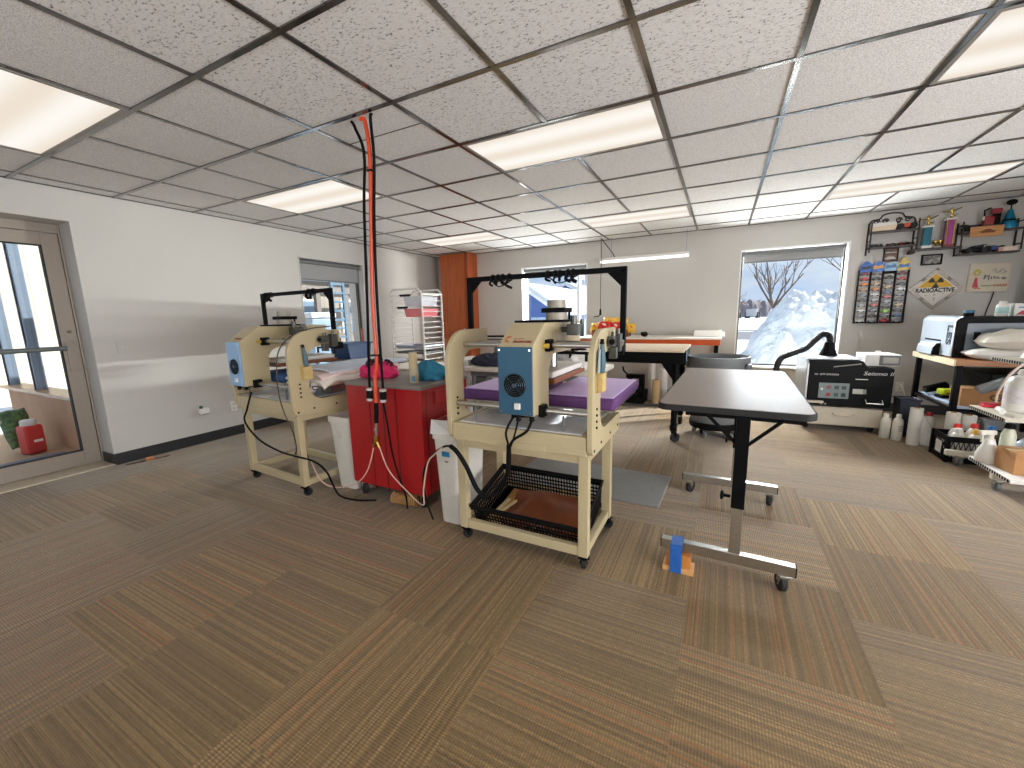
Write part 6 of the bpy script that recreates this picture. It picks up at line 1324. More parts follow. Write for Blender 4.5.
MB().box(-0.05, 0.05, -0.008, -0.006, 0.02, 0.032).ob('pale_lettering', mat('pale_print', (206, 200, 192), 0.5), o); MB().prism([(-0.045, -0.05), (0.045, -0.05), (0.05, -0.035), (0.02, -0.02), (-0.02, -0.02), (-0.05, -0.035)], 'y', -0.008, -0.006).ob('printed_car', mat('pale_print', (0, 0, 0)), o)
o, a, c = frame('framed_photo', 'black framed grey photo under the floating shelf', 1.988, 2.165, 1.722, 1.84, BLACKM, pprint('grey_photo', ((0.35, (44, 42, 38)), (0.5, (104, 100, 92)), (0.66, (176, 172, 164))), 22.0))
o = thing('hazard_placard', 'diamond RADIOACTIVE placard in a grey metal frame on the wall', 'sign', (2.141, WY - 0.002, 1.453))
hd = 0.235
def dia(s, y0, y1, s2=None):
    b = MB(); n = 4
    if s2 is None: b.prism([(0, -s), (s, 0), (0, s), (-s, 0)], 'y', y0, y1)
    else:
        vs = [];
        for y in (y0, y1):
            for q_ in (s, s2): vs += [(0, y, -q_), (q_, y, 0), (0, y, q_), (-q_, y, 0)]
        f = []
        for i in range(4):
            j = (i + 1) % 4; f += [(i, j, 4 + j, 4 + i), (8 + i, 12 + i, 12 + j, 8 + j), (i, 8 + i, 8 + j, j), (4 + i, 4 + j, 12 + j, 12 + i)]
        b.raw(vs, f)
    return b
PM = mat('placard_metal', (150, 142, 132), 0.4, 0.5, var=0.1)
dia(hd, -0.012, 0.0, 0.188).ob('metal_frame', PM, o)
b = MB()
for sx in (-1, 1):
    for sz in (-1, 1): b.box(-0.02, 0.02, -0.02, -0.012, -0.012, 0.012, 0.002, Matrix.Translation((sx * 0.106, 0, sz * 0.106)) @ Matrix.Rotation(R(45 * sx * sz), 4, 'Y'))
b.box(-0.01, 0.01, -0.02, -0.01, hd - 0.03, hd - 0.005, 0.002); b.ob('clip', mat('clip_metal', (104, 98, 90), 0.4, 0.5), o)
dia(0.189, -0.006, -0.003).ob('white_face', mat('placard_white', (226, 222, 214), 0.5, var=0.03), o)
MB().prism([(-0.150, 0.020), (0.150, 0.020), (0.0, 0.170)], 'y', -0.0075, -0.006).ob('yellow_field', mat('placard_yellow', (222, 172, 24), 0.5), o)
PB = mat('placard_black', (26, 22, 22), 0.5, var=0)
b = MB(); cz = 0.072
for a0 in (30, 150, 270): b.prism([(0.014 * math.cos(R(a0 - 30)), cz + 0.014 * math.sin(R(a0 - 30)))] + [(0.064 * math.cos(R(a0 - 30 + t)), cz + 0.064 * math.sin(R(a0 - 30 + t))) for t in range(0, 61, 12)] + [(0.014 * math.cos(R(a0 + 30)), cz + 0.014 * math.sin(R(a0 + 30)))], 'y', -0.009, -0.0075)
b.cyl((0, -0.009, cz), (0, -0.0075, cz), 0.0095, n=16); b.ob('trefoil', PB, o)
text('RADIOACTIVE', 'lettering', 0.064, PB, o, (0, -0.0065, -0.016), sx=0.80, bold=0.0028)
text('7', 'lettering', 0.05, PB, o, (0.0, -0.0065, -0.118)); text('*', 'lettering', 0.05, PB, o, (0.0, -0.0065, -0.075)); text('_', 'lettering', 0.045, PB, o, (-0.07, -0.0065, -0.05)); text('-', 'lettering', 0.045, PB, o, (0.075, -0.0065, -0.05))
o = thing('canvas_drawing', "child's canvas drawing of a figure in a red dress, right of the placard", 'picture', (2.553, WY - 0.002, 1.555), 0)
o.rotation_euler = (0, R(1.0), 0)
MB().box(-0.158, 0.158, -0.022, 0, -0.152, 0.152, 0.003).ob('canvas', mat('canvas_cream', (214, 204, 186), 0.75, var=0.03), o)
yk = -0.0228
def stroke(name, m, paths, r=0.0025):
    b = MB()
    for p in paths: b.tube([(x, yk, z) for x, z in p], r * 1.5, 5)
    return b.ob(name, m, o)
MB().prism([(-0.118, -0.105), (-0.07, -0.105), (-0.088, 0.0), (-0.104, 0.0)], 'y', yk - 0.0005, -0.022).ob('red_dress', mat('red_crayon', (206, 88, 98), 0.8, var=0.15, scale=60), o)
stroke('yellow_hair', mat('yellow_crayon', (206, 196, 110), 0.8), [[(-0.096 + 0.028 * math.cos(R(t)) * (1 - t / 1500), 0.05 + 0.035 * math.sin(R(t)) * (1 - t / 1500)) for t in range(0, 900, 30)]], 0.004)
stroke('pink_face', mat('pink_crayon', (230, 190, 170), 0.8), [[(-0.105, 0.03), (-0.09, 0.03)], [(-0.105, 0.022), (-0.09, 0.022)]], 0.005)
stroke('blue_scribble', mat('blue_crayon', (96, 100, 120), 0.8), [[(-0.03, 0.03), (-0.035, -0.02), (-0.03, 0.0), (-0.01, 0.02)], [(0.0, 0.025), (0.0, -0.03)], [(0.02, 0.01), (0.02, -0.02)], [(0.035, 0.012), (0.05, 0.0), (0.04, -0.015)], [(0.07, 0.005), (0.06, -0.012), (0.085, -0.01)], [(0.1, -0.01), (0.12, -0.005), (0.135, -0.015), (0.12, -0.022), (0.1, -0.01)]], 0.003)
stroke('red_scribble', mat('red_crayon2', (220, 120, 90), 0.8), [[(0.05 + 0.012 * i, -0.075 - 0.02 * (i % 2)) for i in range(9)], [(-0.1, -0.118), (-0.07, -0.112), (-0.05, -0.12)]], 0.004)
stroke('grey_scribble', mat('grey_crayon', (170, 164, 170), 0.8), [[(0.02 + 0.016 * i, 0.07 + 0.02 * math.sin(i * 1.7)) for i in range(8)], [(0.04 + 0.014 * i, 0.05 + 0.012 * math.cos(i * 2.1)) for i in range(7)]], 0.002)
stroke('green_scribble', mat('green_crayon', (170, 190, 130), 0.8), [[(-0.05 + 0.02 * i, -0.085 - 0.008 * (i % 2)) for i in range(7)]], 0.004)
cord('hanging_lead', 'thin dark cord hanging below the drawing', 'cord', [(2.615, WY - 0.012, 1.40), (2.612, WY - 0.012, 1.36), (2.60, WY - 0.012, 1.28), (2.585, WY - 0.012, 1.21), (2.575, WY - 0.012, 1.12)], 0.0045, BLACKP)

# hanging display of carded toy cars
o = thing('toy_car_display', 'black wall display of toy cars in four columns with bright header cards', 'display', (1.665, WY, 1.39)); a, zt, zb = 0.226, 0.318, -0.315
MB().box(-a, a, -0.012, 0.0, zb, zt, 0.002).ob('backboard', BLACKP, o)
cw = 2 * a / 4
b = MB()
for i in range(5): b.box(-a + i * cw - 0.005, -a + i * cw + 0.005, -0.045, -0.012, zb, zt, 0.001)
b.box(-a, a, -0.045, -0.012, zb, zb + 0.01, 0.001); b.ob('divider', BLACKP, o)
ins = mat('white_insert', (214, 210, 204), 0.6, var=0.06, scale=40)
HC = [((30, 34, 44), (48, 104, 190)), ((226, 160, 50), (60, 110, 190)), ((60, 110, 160), (150, 190, 214)), ((40, 104, 176), (206, 180, 90))]
for i in range(4):
    x0 = -a + i * cw + 0.008; x1 = x0 + cw - 0.016; z1 = zt - (0.004, 0.004, 0.06, 0.0)[i]
    MB().box(x0, x1, -0.014, -0.012, zb + 0.012, z1).ob('insert_card', ins, o)
    h = MB(); h.prism([(x0 - 0.006, zt - 0.03), (x1 + 0.004, zt - 0.03), (x1 + 0.008, zt + 0.06), ((x0 + x1) / 2, zt + (0.10, 0.09, 0.07, 0.125)[i]), (x0 - 0.004, zt + 0.05)], 'y', -0.048, -0.045); ho = h.ob('header_card', mat('header_%s' % 'abcd'[i], HC[i][1], 0.35, var=0.2, scale=30), o)
    h = MB(); h.prism([(x0, zt), (x1, zt + 0.01), (x1 - 0.01, zt + 0.05), ((x0 + x1) / 2, zt + 0.03), (x0 + 0.01, zt + 0.045)], 'y', -0.0495, -0.048); h.ob('header_flash', mat('flash_%s' % 'abcd'[i], HC[i][0], 0.35), ho)
TC = [('grey', (120, 122, 128)), ('red', (176, 44, 44)), ('black', (40, 40, 44)), ('white', (214, 214, 212)), ('blue', (60, 84, 140)), ('orange', (206, 120, 50)), ('silver', (160, 164, 170)), ('lime', (150, 200, 70)), ('maroon', (110, 40, 50)), ('tan', (176, 150, 116))]
ORD = ['first', 'second', 'third', 'fourth', 'fifth', 'sixth', 'seventh', 'eighth', 'ninth', 'tenth']
COLN = ['leftmost', 'second', 'third', 'rightmost']
pick = [[8, 1, 5, 9, 0, 2, 6, 3, 0, 3], [0, 2, 9, 5, 3, 6, 1, 0, 2, 6], [2, 0, 9, 4, 1, 6, 2, 7, 0, 1], [8, 1, 2, 3, 0, 2, 9, 2, 4, 6]]
for i in range(4):
    top = zt - (0.05, 0.05, 0.10, 0.06)[i]; n = 10; dz = (top - (zb + 0.03)) / (n - 1)
    for k in range(n):
        cn, cc = TC[pick[i][k]]; z = 1.39 + top - k * dz
        t = thing('toy_car', '%s toy car, %s from the top in the %s column of the wall display' % (cn, ORD[k], COLN[i]), 'toy car', (1.665 - a + (i + 0.5) * cw, WY - 0.033, z), 0, 'toy cars in the wall display')
        L = cw * 0.76; MB().prism([(-L / 2, -0.013), (-L / 2, 0.004), (-L * 0.30, 0.008), (-L * 0.14, 0.021), (L * 0.2, 0.021), (L * 0.34, 0.007), (L / 2, 0.002), (L / 2, -0.013)], 'y', -0.012, 0.012, 0.0015).ob('car_body', mat('toycar_' + cn, cc, 0.25), t)
        for sx in (-0.3, 0.3): MB().cyl((sx * L, -0.013, -0.012), (sx * L, 0.013, -0.012), 0.008, n=10).ob('wheel', TYRE, t)
# ================================================================ outdoors
SNOW = NG('snow'); n_ = SNOW.noise(SNOW.tc.outputs['Object'], 1.6, 5.0); SNOW.nt.links.new(SNOW.ramp(n_, (0.3, (190, 202, 216)), (0.7, (218, 223, 228))), SNOW.b.inputs['Base Color']); SNOW.b.inputs['Roughness'].default_value = 0.7
SNOW.bump(SNOW.noise(SNOW.tc.outputs['Object'], 5.0, 5.0), 0.7, 0.15); SNOWM = SNOW.m
def gnd():
    g = NG('outdoor_ground'); p = g.tc.outputs['Object']; x, y, z = g.sep(p)
    n = g.noise(p, 0.35, 4.0); base = g.ramp(n, (0.35, (220, 228, 238)), (0.6, (244, 246, 248)))
    road = g.math('MULTIPLY', g.math('GREATER_THAN', y, 24.0), g.math('LESS_THAN', y, 36.0))
    patch = g.math('GREATER_THAN', g.noise(g.comb(g.math('MULTIPLY', x, 0.3), y, z), 0.7, 3.0), 0.45)
    c = g.mix(g.math('MULTIPLY', road, patch), base, rgb((120, 122, 132))); g.nt.links.new(c, g.b.inputs['Base Color']); g.b.inputs['Roughness'].default_value = 0.8; return g.m
gm = MB(); gm.box(-70, 70, YB + 0.201, 160, -0.32, -0.22); gm.box(-70, XL - 0.321, -30, YB + 0.201, -0.32, -0.22)
struct(gm, 'ground', gnd())

# snow pile
def h2(x, y, s):
    v = math.sin(x * 12.9898 + y * 78.233 + s) * 43758.5453; return v - math.floor(v)
def vn(x, y, s=0.0):
    i, j = math.floor(x), math.floor(y); u, v = x - i, y - j; u = u * u * (3 - 2 * u); v = v * v * (3 - 2 * v)
    a, b, c, d = h2(i, j, s), h2(i + 1, j, s), h2(i, j + 1, s), h2(i + 1, j + 1, s)
    return a + (b - a) * u + (c - a) * v + (a - b - c + d) * u * v
def fbm(x, y, s=0.0): return vn(x, y, s) * 0.5 + vn(2.1 * x, 2.1 * y, s) * 0.27 + vn(4.3 * x, 4.3 * y, s) * 0.15 + vn(9 * x, 9 * y, s) * 0.08
def ss(a, b, t): t = max(0.0, min(1.0, (t - a) / (b - a))); return t * t * (3 - 2 * t)
nx, ny = 110, 90; vs = []
for j in range(ny + 1):
    for i in range(nx + 1):
        x = -1.2 + 6.4 * i / nx; y = 8.0 + 6.5 * j / ny
        h = 1.68 * ss(-0.1, 1.35, x - 0.08 * (y - 10)) * (1 - ss(0.215 * y, 0.215 * y + 0.8, x)) * ss(8.0, 10.6, y) * (1 - ss(12.8, 14.4, y))
        k = fbm(x * 0.9 + 3, y * 0.9, 1.0) - 0.5; h *= 1 + 0.30 * k
        h += (abs(fbm(x * 2.6, y * 2.6, 5.0) - 0.5) * 1.0 - 0.14 + 0.10 * (fbm(x * 7, y * 7, 8.0) - 0.5)) * ss(0.05, 0.5, h)
        e = min(i, nx - i, j, ny - j)
        vs.append((x, y, -0.23 + (h if e else -0.02)))
W_ = nx + 1; fs = [(j * W_ + i, j * W_ + i + 1, (j + 1) * W_ + i + 1, (j + 1) * W_ + i) for j in range(ny) for i in range(nx)]
sp_ = MB().raw(vs, fs).ob('snow_pile', SNOWM, ang=80); tag(sp_, 'big ploughed pile of snow outside the right-hand window', 'snow pile')
vs = []; nx, ny = 90, 20
for j in range(ny + 1):
    for i in range(nx + 1):
        x = -9 + 7.6 * i / nx; y = 8.6 + 3.0 * j / ny
        h = (0.55 + 0.35 * fbm(x * 0.8, y, 9.0)) * ss(0, 1, min(j, ny - j) / 7) * (1 - ss(-2.4, -1.45, x)) * ss(-9, -8, x)
        vs.append((x, y, -0.225 + h + 0.10 * fbm(3 * x, 3 * y, 2.0) * ss(0, 0.2, h)))
W_ = nx + 1; fs = [(j * W_ + i, j * W_ + i + 1, (j + 1) * W_ + i + 1, (j + 1) * W_ + i) for j in range(ny) for i in range(nx)]
tag(MB().raw(vs, fs).ob('snow_bank', SNOWM, ang=80), 'low snow bank outside the window facing the blue building', 'snow bank')

# bare tree
BARK = mat('bark', (92, 76, 66), 0.9, var=0.15, scale=8)
def tree(label, loc, ht, seed, group, spread=1.0, levels=4):
    q = random.Random(seed); b = MB()
    def br(p, d, L, r, lv):
        pts = [p]; dd = d.normalized()
        for k in range(5):
            dd = (dd + Vector((q.uniform(-0.16, 0.16), q.uniform(-0.16, 0.16), q.uniform(-0.02, 0.14)))).normalized(); pts.append(pts[-1] + dd * L / 5)
        b.tube(pts, lambda t: max(0.008, r * (1 - 0.55 * t)), 6 if lv < 2 else 4)
        if lv < levels:
            for k in range(3):
                t = q.uniform(0.35, 1.0) if lv else q.uniform(0.5, 1.0); s = pts[min(5, max(1, int(t * 5)))]; a = q.uniform(0, 6.28)
                nd = (dd * 0.9 + Vector((math.cos(a), math.sin(a), q.uniform(0.1, 0.5))) * 0.75 * spread).normalized()
                br(s, nd, L * q.uniform(0.6, 0.8), r * 0.5, lv + 1)
    o = thing('bare_tree', label, 'tree', loc, 0, group)
    trunk = MB(); br_pts = [Vector((0, 0, -0.25)), Vector((0.03, 0, ht * 0.07)), Vector((-0.02, 0, ht * 0.15))]; trunk.tube(br_pts, lambda t: ht * (0.022 - 0.004 * t), 10); trunk.ob('trunk', BARK, o)
    for a, tl, k in ((-0.62, 0.5, 1.0), (-0.15, 0.3, 1.05), (0.5, -0.2, 1.0), (0.25, 0.6, 0.9), (-0.4, -0.5, 0.85)):
        br(Vector((-0.02, 0, ht * 0.14)), Vector((a, tl * 0.5, 0.95)), ht * 0.46 * k, ht * 0.0125, 1)
    b.ob('branches', BARK, o, ang=80)
tree('bare tree standing beyond the snow pile, nearest of the trees outside', (5.6, 60, 0), 10.5, 11, 'bare trees outside', 0.8, 3)
tree('bare tree half hidden at the right edge of the snow pile window', (10.9, 44, 0), 9.5, 23, 'bare trees outside', 1.0, 3)
tree('small bare tree far behind the parked cars', (2.2, 85, 0), 6.0, 37, 'bare trees outside', 1.0, 3)

# far woods: an uneven ridge of bare woodland
WD = mat('far_woods', (126, 116, 122), 0.95, var=0.18, scale=0.6)
b = MB(); nx, ny = 320, 6; vs = []
for j in range(ny + 1):
    for i in range(nx + 1):
        x = -60 + 120 * i / nx; y = 105 + 20 * j / ny; h = (2.7 + 1.2 * fbm(x * 0.2, y * 0.1, 3.0) + 0.9 * h2(i, j, 4.0)) * math.sin(math.pi * j / ny) ** 0.5
        vs.append((x, y, -0.3 + h))
W_ = nx + 1; fs = [(j * W_ + i, j * W_ + i + 1, (j + 1) * W_ + i + 1, (j + 1) * W_ + i) for j in range(ny) for i in range(nx)]
o = b.raw(vs, fs).ob('far_woods', WD, ang=30); tag(o, 'strip of bare grey-brown woods along the horizon', 'woods', None, 'stuff')
def parked(label, x, y, m, rz):
    o = model_car(label, (x, y, -0.22), 4.6, m, 'van', rz, 'parked cars outside', 'parked_car'); o['category'] = 'car'; return o
parked('pale parked van seen far off through the window, the farther left of the two', 2.1, 93, mat('van_white', (214, 216, 220), 0.3), R(82))
parked('grey parked van seen far off through the window, just left of the bare tree', 5.3, 93, mat('van_grey', (176, 178, 184), 0.3), R(80))

# houses beyond the back left window
BLUEW = mat('blue_siding', (62, 96, 160), 0.6, var=0.04); SUNLITW = mat('sunlit_siding', (150, 168, 196), 0.6, var=0.03)  # second siding is paler: sunlight put into the side wall's colour
def gable_house(label, xr, xe, y0, y1, zr, ze, xl=None):
    """Ridge at xr, right eave at xe: gable wall facing the window, side wall, snow-covered roof."""
    xl = 2 * xr - xe if xl is None else xl; zl = ze
    o = thing('house', label, 'house', (xr, y0, -0.22), 0, 'houses outside the back left window'); zz = 0.22
    L = lambda v: v - xr
    MB().prism([(L(xl), 0), (L(xe), 0), (L(xe), ze + zz), (0, zr + zz), (L(xl), zl + zz)], 'y', 0.0, 0.15).ob('gable_wall', BLUEW, o)
    MB().box(L(xe) - 0.15, L(xe), 0.15, y1 - y0, 0, ze + zz).ob('side_wall', SUNLITW, o); MB().box(L(xl), L(xl) + 0.15, 0.15, y1 - y0, 0, zl + zz).ob('side_wall', BLUEW, o)
    k = (zr - ze) / (xe - xr); ov = 0.25
    MB().prism([(0, zr + zz), (L(xe) + ov, ze + zz - k * ov), (L(xe) + ov, ze + zz - k * ov + 0.16), (0, zr + zz + 0.18), (L(xl) - ov, zl + zz - k * ov + 0.16), (L(xl) - ov, zl + zz - k * ov)], 'y', -0.25, y1 - y0 + 0.25).ob('snowy_roof', SNOWM, o)
    b = MB(); b.prism([(-0.02, zr + zz - 0.10), (L(xe) + ov, ze + zz - k * ov - 0.10), (L(xe) + ov, ze + zz - k * ov), (0, zr + zz)], 'y', -0.27, -0.2); b.box(L(xl) - 0.02, L(xl) + 0.22, -0.05, 0.0, 0, zl + zz); b.ob('white_trim', TRIMW, o)
    for wx in (0.3, 0.7): MB().box(L(xl) + (xe - xl) * wx - 0.35, L(xl) + (xe - xl) * wx + 0.35, -0.02, 0.0, 0.7, 1.4).ob('window', mat('house_window', (170, 190, 214), 0.2), o)
    return o
gable_house('blue house with a snowy roof seen through the back left window, nearer one', -6.5, -5.25, 14, 23, 2.28, 1.42)
gable_house('blue house with a snowy roof standing behind the nearer blue house', -10.6, -8.1, 30, 42, 3.5, 2.3)
o = thing('street_pole', 'pale pole in front of the blue house outside the back left window', 'pole', (-4.05, 12.6, -0.22)); MB().cyl((0, 0, 0), (0, 0, 2.6), 0.07, n=12).ob('shaft', WHITEM, o); MB().box(-0.14, 0.14, -0.1, 0.1, 2.55, 2.68, 0.01).ob('cap', WHITEM, o)

# yard beyond the left window
CS = mat('cream_siding', (214, 204, 190), 0.6, var=0.04)
def planks(name, a, bcol, w, axis):
    g = NG(name); s = g.sep(g.tc.outputs['Object'])[axis]; f = g.math('FRACT', g.math('MULTIPLY', s, 1 / w)); g.nt.links.new(g.ramp(f, (0.0, bcol), (0.08, a), (0.92, a), (1.0, bcol)), g.b.inputs['Base Color']); g.b.inputs['Roughness'].default_value = 0.7; return g.m
o = thing('annex', 'cream sided annex with a snowy flat roof across the yard', 'building', (-12.5, 9.5, -0.22))
MB().box(-2.5, 0, -4.5, 4.5, 0, 2.75).ob('walls', planks('siding_planks', (152, 144, 134), (112, 106, 100), 0.22, 1), o); MB().box(-2.8, 0.5, -4.8, 4.8, 2.75, 2.95, 0.02).ob('eave', mat('grey_eave', (120, 122, 128), 0.5), o); MB().box(-2.8, 0.45, -4.75, 4.75, 2.95, 3.2, 0.06).ob('roof_snow', SNOWM, o)
for y in (-2.6, -0.4, 1.6):
    f = MB(); f.box(0, 0.05, y - 0.5, y + 0.5, 0.9, 2.2, 0.01); fo = f.ob('window', TRIMW, o); MB().box(0.045, 0.06, y - 0.42, y + 0.42, 0.98, 2.12).ob('pane', mat('annex_pane', (120, 140, 160), 0.1), fo)
o = thing('utility_cabinet', 'pale blue-white utility cabinet outside the left window', 'cabinet', (-7.6, 5.75, -0.22)); MB().box(-0.3, 0.3, -0.27, 0.27, 0, 1.52, 0.03).ob('cabinet_body', mat('cabinet_paint', (140, 160, 180), 0.45), o); MB().box(-0.34, 0.34, -0.31, 0.31, 1.52, 1.64, 0.05).ob('snow_cap', SNOWM, o); MB().box(0.3, 0.312, -0.22, 0.22, 0.2, 1.4, 0.004).ob('door', mat('cabinet_door', (124, 146, 168), 0.45), o)
o = thing('ladder_rack', 'blue-grey ladder-like rack standing outside the left window', 'rack', (-8.3, 7.0, -0.22)); LB = mat('blue_grey_steel', (70, 98, 118), 0.45, 0.2)
for y in (-0.17, 0.17): MB().box(-0.03, 0.03, y - 0.03, y + 0.03, 0, 2.5, 0.005).ob('rail', LB, o)
for i in range(11): MB().box(-0.02, 0.02, -0.14, 0.14, 0.2 + i * 0.21, 0.25 + i * 0.21, 0.004).ob('rung', LB, o)
MB().tube([(0.0, 0.13 * math.cos(R(t)), 0.75 + 0.13 * math.sin(R(t))) for t in range(0, 360, 20)], 0.02, 6, closed=True).ob('wheel_ring', LB, o)

# entrance lobby beyond the glazed door
VX = -7.6
lobby = MB(); lobby.box(VX, XL - 0.321, -0.6, 1.62, -0.22, 0.0); struct(lobby, 'floor_2', mat('lobby_floor', (186, 160, 132), 0.6, var=0.08, scale=3))
lobby = MB(); lobby.box(VX, XL - 0.321, -0.6, 1.62, 2.45, 2.55); struct(lobby, 'ceiling_2', mat('lobby_ceiling', (214, 200, 184), 0.8))
KT = mat('tan_panel', (190, 146, 112), 0.7, var=0.06, scale=4)
o = setting('wall_lobby')
b = MB(); b.box(VX, XL - 0.33, 1.50, 1.62, 0.0, 0.55); b.ob('knee_wall', KT, o)
MB().box(VX, XL - 0.33, 1.44, 1.64, 0.55, 0.585, 0.004).ob('wood_cap', wood('cap_wood', (180, 134, 92), (206, 164, 120), axis='X'), o)
BGA = mat('blue_grey_aluminium', (128, 142, 164), 0.4, 0.3, var=0.03)
for x, w_ in ((-5.35, 0.10), (-6.62, 0.11), (-7.5, 0.1)):
    MB().box(x - w_ / 2, x + w_ / 2, 1.50, 1.58, 0.585, 2.45, 0.003).ob('mullion', BGA, o); MB().box(x - 0.012, x + 0.012, 1.49, 1.50, 0.585, 2.45).ob('mullion_gasket', mat('navy_gasket', (44, 52, 74), 0.5), o)
MB().box(VX, XL - 0.33, 1.50, 1.58, 2.30, 2.45, 0.003).ob('header', KT, o)
MB().box(VX + 0.02, XL - 0.35, 1.535, 1.541, 0.585, 2.30).ob('pane', GLASS, o)
o = thing('slat_fence', 'pale wooden slat fence beyond the lobby glass', 'fence', (-9.5, 2.6, -0.22), R(90)); MB().box(-1.6, 2.2, 0, 0.05, 0.3, 3.4).ob('slats', planks('fence_slats', (246, 230, 208), (196, 168, 140), 0.14, 0), o)
for x in (-1.5, 0.3, 2.1): MB().box(x - 0.05, x + 0.05, 0.05, 0.15, 0, 3.3, 0.004).ob('post', wood('fence_post', (190, 160, 126), (214, 188, 156)), o)
o = thing('storage_jug', 'red plastic jug with a white lid on the lobby floor', 'jug', (-6.12, 1.285, 0.001), R(12)); REDP = mat('red_jug_plastic', (206, 36, 36), 0.35, var=0.04)
MB().box(-0.075, 0.075, -0.07, 0.07, 0, 0.29, 0.022, seg=3).ob('jug_body', REDP, o); MB().lathe([(0, 0.285), (0.055, 0.285), (0.058, 0.29), (0.058, 0.335), (0.05, 0.345), (0, 0.345)], n=22).ob('lid', WHITEP, o); MB().box(0.0755, 0.077, -0.02, 0.045, 0.12, 0.145).ob('paper_label', WHITEP, o)
pillow('seed_bag', 'green printed bag leaning by the red jug on the lobby floor', 'bag', (-6.48, 1.26, 0.21), (0.40, 0.24, 0.10), pprint('green_print', ((0.35, (40, 84, 48)), (0.5, (90, 130, 70)), (0.62, (60, 70, 60)), (0.72, (190, 200, 180))), 14.0), R(20), 17, None, 0.0, R(72))
tag(MB().box(-5.85, -5.2, 0.3, 1.42, 0.001, 0.014, 0.004).ob('door_mat', mat('blue_grey_mat', (120, 134, 156), 0.85, var=0.12, scale=14)), 'blue-grey door mat on the lobby floor behind the glazed door', 'mat')

o = thing('porch', 'grey timber porch on posts in front of the cream annex', 'porch', (-10.6, 8.6, -0.22)); TM = mat('grey_timber', (116, 108, 102), 0.8, var=0.08, scale=10)
MB().box(-1.2, 0.3, -2.6, 3.0, 2.25, 2.45, 0.01).ob('beam', TM, o)
for y in (-1.6, -0.55, 0.45, 1.6, 2.8): MB().box(0.12, 0.26, y - 0.07, y + 0.07, 0, 2.25, 0.005).ob('post', TM, o)
for z in (0.5, 1.0): MB().box(0.15, 0.22, -2.5, 2.9, z, z + 0.09, 0.004).ob('rail', TM, o)
# ================================================================ camera, daylight, lamps
cam = bpy.data.cameras.new('camera'); co = bpy.data.objects.new('camera', cam); COL.objects.link(co)
cam.sensor_width = 36; cam.lens = 36 * 405.08 / 1024; cam.clip_start = 0.02; cam.clip_end = 400
ya, pi_, ro = 0.4767, 0.1667, -0.0229
fw = Vector((-math.sin(ya) * math.cos(pi_), math.cos(ya) * math.cos(pi_), -math.sin(pi_)))
ri = Vector((math.cos(ya), math.sin(ya), 0)); up = ri.cross(fw)
rr = ri * math.cos(ro) + up * math.sin(ro); uu = up * math.cos(ro) - ri * math.sin(ro)
mm = Matrix((rr, uu, -fw)).transposed().to_4x4(); mm.translation = (0, 0, 1.26)
co.matrix_world = mm; SC.camera = co

wd = bpy.data.worlds.new('sky'); SC.world = wd; wd.use_nodes = True; nt = wd.node_tree; nt.nodes.clear()
tc = nt.nodes.new('ShaderNodeTexCoord'); mp = nt.nodes.new('ShaderNodeMapping'); mp.inputs['Scale'].default_value = (2.2, 2.2, 7.0)
n = nt.nodes.new('ShaderNodeTexNoise'); n.inputs['Scale'].default_value = 1.6; n.inputs['Detail'].default_value = 5
r = nt.nodes.new('ShaderNodeValToRGB'); r.color_ramp.elements[0].position = 0.4; r.color_ramp.elements[1].position = 0.62
r.color_ramp.elements[0].color = rgb((178, 204, 242)); r.color_ramp.elements[1].color = rgb((234, 240, 248))
bg = nt.nodes.new('ShaderNodeBackground'); bg.inputs['Strength'].default_value = 0.80; wo = nt.nodes.new('ShaderNodeOutputWorld')
nt.links.new(tc.outputs['Generated'], mp.inputs[0]); nt.links.new(mp.outputs[0], n.inputs['Vector']); nt.links.new(n.outputs['Fac'], r.inputs[0]); nt.links.new(r.outputs[0], bg.inputs[0]); nt.links.new(bg.outputs[0], wo.inputs[0])

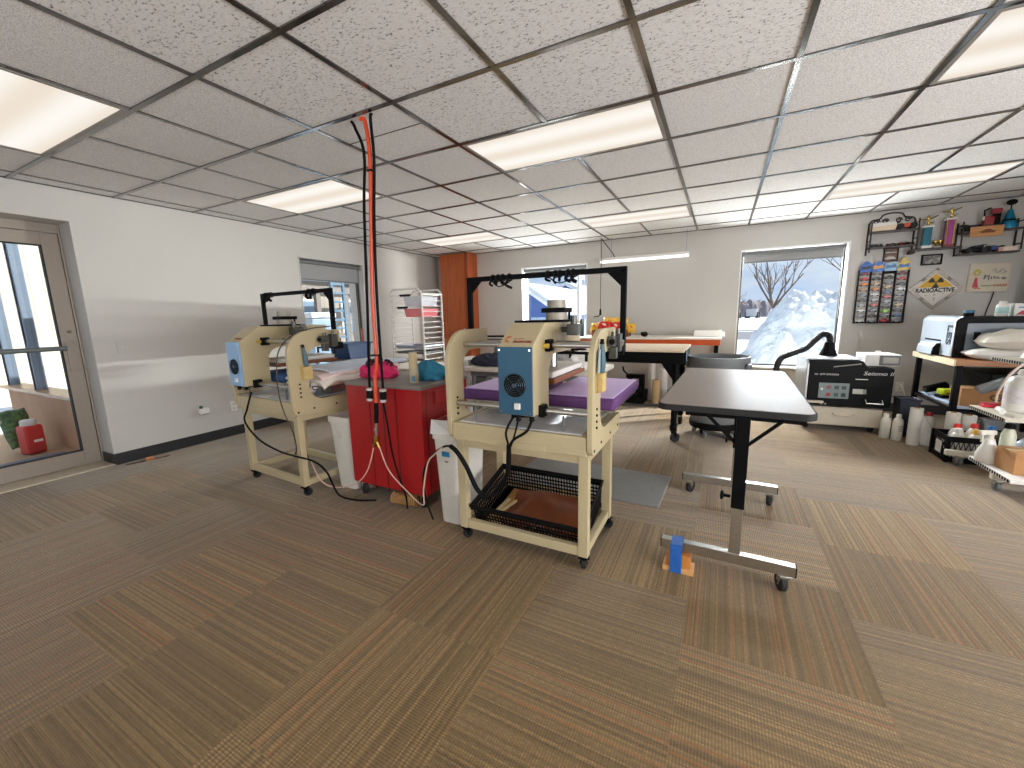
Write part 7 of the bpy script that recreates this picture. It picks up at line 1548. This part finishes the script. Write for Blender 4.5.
def lamp(kind, name, energy, col=(1, 1, 1), loc=(0, 0, 0), aim=None, **kw):
    l = bpy.data.lights.new(name, kind); l.energy = energy; l.color = col
    for k, v in kw.items(): setattr(l, k, v)
    o = bpy.data.objects.new(name, l); COL.objects.link(o); o.location = loc
    if aim is not None: o.rotation_euler = (Vector(aim) - Vector(loc)).to_track_quat('-Z', 'Y').to_euler()
    return o
lamp('SUN', 'sun', 7.0, (1.0, 0.95, 0.86), (8, 12, 8), (8 - 1.3, 12 - 1.1, 8 - 1.0), angle=R(0.6))
# fill lamps added outside unseen openings on the right and behind the camera
lamp('AREA', 'right_fill', 210, (0.98, 0.98, 1.0), (XR + 0.3, 0.5, 0.9), (-3, 1.6, 3.0), shape='RECTANGLE', size=4.0, size_y=1.2)
lamp('AREA', 'front_fill', 36, (1.0, 0.98, 0.96), (-1.9, YF - 0.3, 0.9), (-1.6, 3, 4.2), shape='RECTANGLE', size=3.4, size_y=1.2)
# strip lamp added outdoors to throw a patch of light on the left wall
lamp('AREA', 'left_wall_fill', 2200, (1.0, 0.98, 0.95), (7.2, 10.6, 0.36), (-2.0, 4.6, 1.0), shape='RECTANGLE', size=3.2, size_y=0.06)

# lamps added outside the two back windows to boost sky and snow light
lamp('AREA', 'upper_window_fill', 420, (0.94, 0.97, 1.0), (0.76, 7.4, 2.3), (0.6, 3.0, 1.2), shape='RECTANGLE', size=1.9, size_y=0.5)
lamp('AREA', 'upper_window_fill', 330, (0.94, 0.97, 1.0), (-2.5, 7.4, 2.3), (-1.9, 3.0, 1.2), shape='RECTANGLE', size=1.9, size_y=0.5)
lamp('AREA', 'lower_window_fill', 200, (1.0, 0.99, 0.97), (0.76, 7.25, -0.16), (0.6, 5.6, 1.4), shape='RECTANGLE', size=1.5, size_y=0.8)
lamp('AREA', 'lower_window_fill', 110, (1.0, 0.99, 0.97), (-2.5, 7.25, -0.16), (-2.5, 5.6, 1.4), shape='RECTANGLE', size=1.5, size_y=0.8)
SC.view_settings.view_transform = 'Standard'; SC.view_settings.look = 'None'; SC.view_settings.gamma = 1.0; SC.view_settings.use_curve_mapping = False
SC.view_settings.exposure = 0.38
SC.cycles.max_bounces = 10; SC.cycles.diffuse_bounces = 6; SC.cycles.glossy_bounces = 4; SC.cycles.transparent_max_bounces = 16; SC.cycles.caustics_reflective = False; SC.cycles.caustics_refractive = False
SC.cycles.use_denoising = True; SC.cycles.sample_clamp_indirect = 6.0
